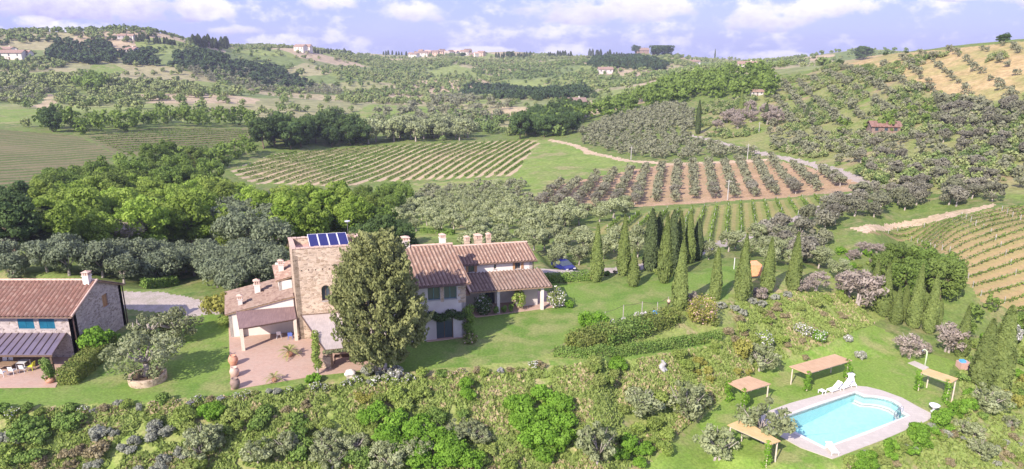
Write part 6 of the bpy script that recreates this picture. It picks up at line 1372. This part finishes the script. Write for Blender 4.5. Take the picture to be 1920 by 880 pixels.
if bl: merged(bl, LOD['broad'], 'distant_wood', 'broad', 'distant broadleaf wood')['category'] = 'wood'

# far hills: woods, hedgerows and scrub, one mass; dark woods where the survey shows them
far = []
FL_ = [[lod('f', 96, .0, 1.0, .55, .24, .26) for _ in range(4)]]
darkz = [[(80,115),(110,80),(200,82),(230,118),(170,122)], [(200,118),(240,95),(290,100),(295,125),(240,122)], [(320,128),(330,105),(400,100),(440,120),(520,130),(560,150),(590,168),(500,168),(420,140)], [(860,185),(880,162),(960,165),(1000,172),(980,188)],[(1000,190),(960,178),(1080,165),(1120,185)], [(1100,128),(1120,104),(1200,108),(1250,125),(1240,133)]]
darkw = [np.array(wpoly(q, 15)) for q in darkz]
openw = [np.array(r[2]) for r in regions if r[0] in ('field', 'meadow', 'vineyard_ground', 'orchard_soil', 'dry_hillside')]
rf_ = np.random.default_rng(9); N_ = 46000
az = rf_.uniform(-.70, .70, N_); rr = np.sqrt(rf_.uniform(330 ** 2, 1500 ** 2, N_)); X = rr * np.sin(az); Y = rr * np.cos(az)
mk = vnoise(X, Y, 90, 21) * .6 + vnoise(X, Y, 38, 22) * .4; mk2 = vnoise(X, Y, 150, 23); dk_ = np.zeros(N_, bool); op = np.zeros(N_, bool)
for q in darkw: dk_ |= inpoly(X, Y, q)
for q in openw: op |= inpoly(X, Y, q)
right = (az > .08) & (rr < 480)
wood = (mk > (.60 - .17 * ((az > -.25) & (az < .15) & (rr > 600)))) & ~op & ~right
sel = (dk_ | (wood & (rf_.random(N_) < .55)) | (~op & ~right & (rf_.random(N_) < .06)))
Z = zf(X, Y)
idx_ = np.nonzero(sel)[0]
for i in idx_:
    u, v = proj(X[i], Y[i], Z[i] + 4)
    if not -60 < u < 1980: continue
    h_ = rf_.uniform(2.8, 6.8) * (1.25 if dk_[i] else 1); 
    tone = .0 if dk_[i] else float(np.clip(.05 + .95 * (mk2[i] * .6 + rf_.random() * .5) - .08, 0, 1)) * .85
    far.append(dict(near=rr[i] < 620, x=X[i], y=Y[i], z=Z[i], s=h_, t=tone, ts=.22 if not dk_[i] else .12))
print('far', len(far))
FN_ = [lod('f', 210, .0, 1.0, .55, .15, .22) for _ in range(5)]
m_ = merged(far, FL_[0], 'far_woodland', 'far', 'hazy woods, hedgerows and scrub covering the distant hills'); m_['category'] = 'woodland'
# scrub between the olives of the right hill
scr = []; wps = np.array(wpoly([(1290,250),(1310,200),(1440,160),(1560,125),(1920,90),(2000,100),(2000,385),(1860,365),(1640,345),(1560,308),(1440,280)])); lo = wps.min(0); hi = wps.max(0); Pq = rf_.random((14000, 2)) * (hi - lo) + lo; Pq = Pq[inpoly(Pq[:, 0], Pq[:, 1], wps)]
dn = vnoise(Pq[:, 0], Pq[:, 1], 16, 41) * .7 + vnoise(Pq[:, 0], Pq[:, 1], 5, 42) * .3; och = np.array([r[2] for r in regions if r[0] == 'dry_hillside'][0]); Pq = Pq[(dn > .54) & ~(inpoly(Pq[:, 0], Pq[:, 1], och) & (dn < .74))][:3000]; Zq = zf(Pq[:, 0], Pq[:, 1])
for (x, y), z in zip(Pq, Zq):
    if clear(x, y, .8) if len(scr) < 0 else True: scr.append(dict(near=True, x=x, y=y, z=z, s=rf_.uniform(.9, 2.6), t=float(rf_.random() * .8), ts=.25))
merged(scr, FL_[0], 'hillside_scrub', 'far', 'low scrub and brambles between the olives of the right hill')['category'] = 'scrub'
p = at(240, 470); plant('pinkbare', p, 'twiggy_tree', 'brownish thinly leaved tree at the lower edge of the bright valley wood', 'tree', None, htop(p, 405) / 3.0, sxy=htop(p, 405) / 3.0)
p = at(95, 475); plant('cypress_dark', p, 'dark_conifer', 'broad dark brownish conifer at the left of the bright valley wood', 'conifer', None, htop(p, 385) / 9.0, sxy=3.0)
p = at(30, 480); plant('pinkbare', p, 'twiggy_tree', 'reddish brown twiggy tree at the far left of the valley wood', 'tree', None, htop(p, 415) / 3.0, sxy=htop(p, 415) / 3.0)
# skyline trees one can tell apart
for i, (u, vb, vt, wd) in enumerate([(15,83,74,1.2),(40,80,72,1.5),(58,79,73,1.5),(72,78,71,1.5),(90,79,71,1.5),(105,78,70,1.6),(122,78,71,1.5),(134,77,70,1.4),(205,76,68,1.2),(215,76,67,1.2),(320,84,73,1.4),(505,96,88,1.2),(780,104,96,1.3),(868,108,98,1.5),(955,108,96,1.6),(1192,97,84,1.3),(1245,97,82,2.0),(1232,97,82,1.6),(1618,112,86,1.5),(1575,122,110,1.4),(1880,82,60,1.3),(1435,126,116,1.2),(1700,100,94,1.5),(1660,104,96,1.5)]):
    p = at(u, vb); h_ = htop(p, vt); plant('darkbroad', p, 'skyline_tree', 'small rounded tree standing out on the skyline', 'tree', 'rounded trees along the skyline', h_ / 9.0, h_ / 9.0, whole=True, sxy=h_ / 9.0 * wd, sink=.3)
rs_ = random.Random(8)
def pines(u0, u1, vb0, vb1, ht, n, lb, grp):
    for k in range(n):
        t = (k + rs_.random() * .7) / n; u = u0 + (u1 - u0) * t; v = vb0 + (vb1 - vb0) * t + rs_.uniform(-1, 2); p = at(u, v); h_ = htop(p, v - ht * rs_.uniform(.7, 1.1)); plant('cypress_dark', p, 'dark_conifer', lb, 'conifer', grp, h_ / 9, h_ / 9, whole=True, sxy=h_ / 9 * 2.2, sink=.5)
pines(256, 282, 76, 79, 18, 6, 'dark conifer in the row right of the white skyline house', 'conifers right of the white skyline house')
pines(288, 330, 80, 84, 14, 7, 'dark conifer in the lower skyline row of the left hill', 'conifers of the left hill crest')
pines(360, 430, 86, 93, 24, 14, 'dark conifer in the dense stand crowning the left hill', 'conifer stand crowning the left hill')
pines(590, 660, 100, 102, 11, 12, 'small dark conifer on the skyline right of the cream villa', 'conifers right of the cream villa')
pines(715, 765, 103, 104, 10, 8, 'small dark conifer on the skyline left of the village', 'conifers left of the village')
pines(930, 996, 108, 108, 12, 14, 'small dark conifer on the skyline right of the village', 'conifers right of the village')
pines(1026, 1072, 108, 108, 13, 10, 'dark conifer in the skyline clump right of centre', 'skyline clump right of centre')
pines(1104, 1180, 104, 112, 14, 14, 'dark conifer on the slope left of the red knoll house', 'conifers left of the knoll house')
pines(1120, 1250, 122, 130, 15, 22, 'dark conifer in the wooded band below the red knoll house', 'conifers below the knoll house')

# ---------------------------------------------------------------- vine rows
def vine_rows(pts, ang, spacing, h, mat, label, group, leaf=.3, dens=10, seed=0, post=False, name='vine_row', wd=.3, nmax=100):
    wp = np.array(wpoly(pts)); c = wp.mean(0); e = np.array([math.cos(ang), math.sin(ang)]); n = np.array([-e[1], e[0]]); d = wp - c
    ph0 = (c @ n) / spacing; J = range(int(ph0 + (d @ n).min() / spacing), int(ph0 + (d @ n).max() / spacing) + 1); cnt = 0
    for j in J:
        j = j - ph0
        s_ = np.arange((d @ e).min(), (d @ e).max(), .6); P = c + s_[:, None] * e + (j * spacing) * n; k = inpoly(P[:, 0], P[:, 1], wp); run = np.split(np.nonzero(k)[0], np.nonzero(np.diff(np.nonzero(k)[0]) > 1)[0] + 1); P = P[max(run, key=len)]
        if len(P) < 6: continue
        z = zf(P[:, 0], P[:, 1]); uv = [proj(x, y, zz) for x, y, zz in zip(P[:, 0], P[:, 1], z)]; vis = np.array([-40 < u < 1960 and -20 < v < 900 for u, v in uv])
        P = P[vis]; z = z[vis]
        if len(P) < 6 or cnt >= nmax: continue
        cnt += 1; m = len(P) * dens; q = RNG.integers(0, len(P), m); B = P[q] + RNG.normal(size=(m, 2)) * [wd * .5, wd * .5] + e * (RNG.random(m)[:, None] - .5) * 1.1
        Q = np.stack([B[:, 0], B[:, 1], z[q] + h * (.25 + .75 * RNG.random(m))], 1); o = np.array([P[0][0], P[0][1], z[0]])
        V, Fc = leafquads(Q - o, unit(m) + np.array([0, 0, .6]), leaf, 1.2)
        ln = np.stack([P[:, 0], P[:, 1], z + h * .5], 1) - o; w3 = np.array([0, 0, .045]); cv_ = np.concatenate([ln - w3, ln + w3]); nl_ = len(ln); ci = np.arange(nl_ - 1)
        cf = np.stack([ci, ci + 1, ci + 1 + nl_, ci + nl_], 1) + len(V); V = np.concatenate([V, cv_]); Fc = np.concatenate([Fc, cf])
        T = np.concatenate([np.repeat(np.clip(RNG.random(m) * .7 + .2 * np.sin(Q[:, 0] * .7), 0, 1), 4), np.full(2 * nl_, .2)])
        ob = tag(link(name, mesh_np(name, V, Fc, T), M[mat], None, tuple(o)), label, 'vine row', group)
        if post:
            mb = MB()
            for t in range(0, len(P), 14): mb.tube([(P[t][0], P[t][1], z[t] - .1), (P[t][0], P[t][1], z[t] + h + .35)], .05, 4)
            for t in range(0, (len(P) - 1) // 14 * 14, 14): mb.tube([(P[t][0], P[t][1], z[t] + h * .9), (P[t + 14][0], P[t + 14][1], z[t + 14] + h * .9)], .012, 3)
            mb.build('trellis', M['greystone'], ob)
vine_rows([(440,322),(520,289),(700,275),(985,264),(1004,268),(985,298),(960,328),(700,340),(640,348),(480,342)], VANG, 3.9, .9, 'vine', 'straight vine row in the striped vineyard behind the house', 'vine rows of the striped vineyard', .34, 9)
vine_rows([(1630,440),(1740,422),(1870,392),(2100,376),(2150,590),(1920,580),(1830,555),(1780,480),(1700,450)], R(19), 1.8, .6, 'vine', 'vine row crossing the dry slope at the right edge', 'vine rows of the right slope', .22, 8, post=True)
vine_rows([(1100,442),(1182,405),(1400,383),(1560,370),(1500,408),(1420,430),(1330,454),(1300,420)], R(72), 2.6, 1.2, 'vine', 'vine row with pale stakes in the green strip below the brown orchard', 'vine rows below the brown orchard', .3, 9, post=True)
vine_rows([(170,258),(300,241),(470,244),(430,288),(230,288)], R(62), 5.0, .5, 'vine', 'faint vine row in the left far field', 'vine rows of the left far field', .36, 5)

# ---------------------------------------------------------------- the planted bank and borders
EDGE = [(-40,772),(0,772),(150,768),(300,759),(430,748),(540,735),(640,720),(700,712),(780,708),(860,700),(950,692),(1030,684)]
def place_name(u):
    return ('below the cottage lawn' if u < 250 else 'below the lawn between cottage and patio' if u < 430 else 'below the patio' if u < 690 else 'below the big cypress' if u < 800 else 'below the right hand lawn')
bd = random.Random(4)
names = {'fl_white': ('flowering_shrub', 'white flowering shrub'), 'fl_lilac': ('flowering_shrub', 'lilac blue flowering clump'), 'fl_pink': ('flowering_shrub', 'pink and cream flowering shrub'), 'shrub_grey': ('silver_shrub', 'silver grey shrub'), 'shrub_green': ('green_shrub', 'green shrub'), 'shrub_brown': ('brown_shrub', 'brownish dry shrub'), 'shrub_bright': ('green_shrub', 'bright green leafy shrub'), 'shrub_yellow': ('yellow_shrub', 'yellow green shrub'), 'shrub_dark': ('green_shrub', 'dark green shrub'), 'olive_wild': ('young_olive', 'pale straggling olive'), 'pinkbare': ('twiggy_shrub', 'pinkish twiggy shrub')}
def put(kind, u, v, s_, where, grp):
    p = at(u, v); nm, lb = names[kind]; s_ *= .86; return plant(kind, p, nm, f'{lb} {where}', 'young olive' if kind == 'olive_wild' else 'shrub', f'{lb}s {where}', s_, s_ * bd.uniform(.85, 1.1))
for (u0, v0), (u1, v1) in zip(EDGE, EDGE[1:]):
    n = max(1, int((u1 - u0) / 19))
    for k in range(n):
        t = (k + bd.random() * .6) / n; u = u0 + (u1 - u0) * t; v = v0 + (v1 - v0) * t + bd.uniform(-2, 9)
        kd = bd.choice(['fl_white', 'fl_lilac', 'fl_pink', 'shrub_grey', 'shrub_dark', 'shrub_green', 'fl_white', 'shrub_brown', 'fl_pink']); put(kd, u, v, bd.uniform(.6, 1.0), 'in the border ' + place_name(u), None)
# surveyed groups on the bank
for u, v, r_, n, kd, s_ in ((830,870,60,9,'shrub_bright',1.3),(760,840,50,9,'shrub_bright',1.3),(720,800,30,4,'shrub_bright',1.2),(1020,830,70,9,'shrub_bright',1.25),(985,770,50,8,'shrub_bright',1.1),(1050,790,35,5,'shrub_bright',1.1),(870,745,30,3,'shrub_bright',.8),(640,850,30,2,'olive_wild',.85),(735,870,40,3,'olive_wild',.8),(810,835,45,3,'olive_wild',.75),(900,815,35,3,'olive_wild',.65),(510,865,35,2,'olive_wild',.75),(400,850,35,3,'olive_wild',.8),(620,870,20,2,'olive_wild',.7),
                        (20,830,25,3,'shrub_grey',1.1),(200,835,30,4,'shrub_grey',1.0),(300,820,25,4,'shrub_grey',1.1),(240,845,20,3,'shrub_grey',1.1),(340,855,15,2,'shrub_grey',1.0),(270,880,40,4,'shrub_grey',1.0),(170,880,20,2,'shrub_grey',1),(70,815,40,5,'shrub_dark',1.3),(130,810,30,4,'shrub_dark',1.3),(330,795,40,5,'shrub_green',1.1),(390,790,40,4,'shrub_bright',.9),(150,860,40,5,'shrub_brown',1.3),(110,880,40,4,'shrub_brown',1.1),
                        (530,800,50,6,'shrub_dark',1.1),(440,800,40,5,'shrub_green',1.0),(480,850,30,4,'shrub_green',1.2),(600,800,30,4,'shrub_green',1.0),(570,850,25,3,'shrub_dark',1.1),(700,780,40,5,'shrub_green',1.1),(780,760,40,6,'shrub_green',1.1),(840,790,30,4,'shrub_dark',1.1),(680,740,30,3,'shrub_yellow',.8),(560,775,30,2,'shrub_brown',1),(930,870,40,4,'shrub_green',1.0),(900,880,30,2,'shrub_brown',1),
                        (1120,720,50,4,'shrub_green',1.0),(1160,800,50,4,'shrub_green',1.0),(1250,760,50,5,'shrub_green',1.1),(1230,830,50,6,'shrub_green',1.0),(1180,860,40,5,'shrub_bright',.9),(1330,700,40,5,'shrub_yellow',.9),(1300,680,30,4,'shrub_green',1.0),(1440,620,60,6,'shrub_green',1.0),(1520,580,40,6,'shrub_green',.9),(1470,590,40,5,'shrub_brown',1.0),(1560,600,25,4,'shrub_brown',.9),(1380,620,40,5,'shrub_brown',1.0),(1330,655,25,4,'shrub_green',.8),(1480,660,40,4,'shrub_brown',.8),(1400,700,20,2,'shrub_yellow',.7),
                        (1100,690,20,2,'shrub_green',1.0),(1160,695,18,3,'shrub_bright',.9),(60,880,30,3,'shrub_dark',1.2),(10,865,20,3,'shrub_green',1.2),(370,880,30,2,'shrub_green',1.2),(680,870,25,3,'shrub_dark',1.1),(1330,600,30,3,'shrub_green',.8),(1600,560,30,4,'shrub_green',1.1)):
    for k in range(n):
        a = bd.random() * 6.283; q = bd.random() ** .5; uu = u + math.cos(a) * r_ * q; vv = v + math.sin(a) * r_ * .6 * q
        put(kd, uu, min(vv, 890), s_ * bd.uniform(.75, 1.2), 'on the bank ' + place_name(uu) if uu < 1080 else 'on the terraced slope between the upper lawn and the pool', None)
# planting along the near right edge of the pool lawn
for k in range(46):
    t = k / 46; u = 1590 + 210 * t + bd.uniform(-12, 30) ; v = 872 - 105 * t + bd.uniform(0, 34)
    put(bd.choice(['shrub_bright', 'shrub_green', 'shrub_green', 'shrub_bright', 'shrub_brown', 'shrub_grey']), u, min(v, 885), bd.uniform(.7, 1.1), 'in the planting at the near right of the pool', None)
for k in range(26):
    u = bd.uniform(1780, 1920); v = bd.uniform(800, 880); put(bd.choice(['olive_wild', 'shrub_grey', 'shrub_brown', 'shrub_green']), u, v, bd.uniform(.5, .9), 'in the lower right corner', None)
for k in range(30):
    u = bd.uniform(1800, 1925); v = bd.uniform(640, 790); put(bd.choice(['shrub_green', 'shrub_dark', 'shrub_green', 'shrub_bright']), u, v, bd.uniform(.7, 1.2), 'beyond the tallest right cypresses', None)
for k in range(22):
    u = bd.uniform(1570, 1660); v = bd.uniform(470, 575); put(bd.choice(['shrub_green', 'shrub_bright', 'pinkbare']), u, v, bd.uniform(.6, 1.0), 'between the olives and the path head', None)
for k in range(16):
    u = bd.uniform(1100, 1330); v = 520 + (u - 1100) * -.06 + bd.uniform(-10, 8); put(bd.choice(['shrub_green', 'shrub_dark', 'shrub_brown']), u, v, bd.uniform(.5, .9), 'at the back edge of the upper lawn', None)
# grass, tufts and weeds that nobody could count
def tufts(name, poly_px, n, mat, h, label, wpts=None, thr=None):
    wp = np.array(wpts if wpts is not None else wpoly(poly_px)); lo = wp.min(0); hi = wp.max(0); P = RNG.random((n * 3, 2)) * (hi - lo) + lo; P = P[inpoly(P[:, 0], P[:, 1], wp)][:n]
    nn_ = vnoise(P[:, 0], P[:, 1], 2.3, 31) * .6 + vnoise(P[:, 0], P[:, 1], .9, 32) * .4
    k = nn_ > (thr or .42); P = P[k]; nn_ = nn_[k]; z = zf(P[:, 0], P[:, 1]); m = len(P); hh = h * (.4 + nn_ * 1.3 * RNG.random(m)); Q = np.stack([P[:, 0], P[:, 1], z + hh * .4], 1)
    V, Fc = leafquads(Q, unit(m) * .8 + np.array([0, -.3, .5]), h * .75, 1.5, np.tile([0, 0, 1.0], (m, 1)))
    o = tag(link(name, mesh_np(name, V, Fc, np.repeat(np.clip(RNG.random(m) * .6 + nn_ * .5, 0, 1), 4)), M[mat]), label, None, kind='stuff'); return o
BANK = [(-60,905),(-60,775),(300,762),(640,722),(1040,690),(1180,680),(1350,648),(1400,600),(1350,575),(1500,545),(1600,560),(1640,606),(1560,640),(1400,700),(1330,765),(1180,890)]
tufts('grass', BANK, 120000, 'grass', .38, 'long rough grass over the bank', thr=.30)
tufts('dry_grass', BANK, 34000, 'drygrass', .42, 'dry straw coloured grass on the bank', thr=.56)
tufts('weeds', [(1560,900),(1620,850),(1740,790),(1800,750),(1800,640),(1920,640),(1990,700),(1990,900)], 16000, 'grass', .35, 'rough weeds at the right edge')

# ---------------------------------------------------------------- the air
hz = bpy.data.materials.new('haze_air'); hz.use_nodes = True; t = NT(hz.node_tree); t.n.clear(); o = t.node('ShaderNodeOutputMaterial')
pv = t.node('ShaderNodeVolumePrincipled'); pv.inputs['Color'].default_value = (.80, .82, 1.0, 1); pv.inputs['Density'].default_value = .00017; pv.inputs['Anisotropy'].default_value = .2
t.l.new(pv.outputs[0], o.inputs['Volume'])
zmin = float(GZ.min()) - 1; zmax = max(float(GZ.max()) + 16, HC + 4)
tag(MB().box(-2700, 2700, -60, 3300, zmin - 1, zmax).build('haze', hz), kind='stuff')
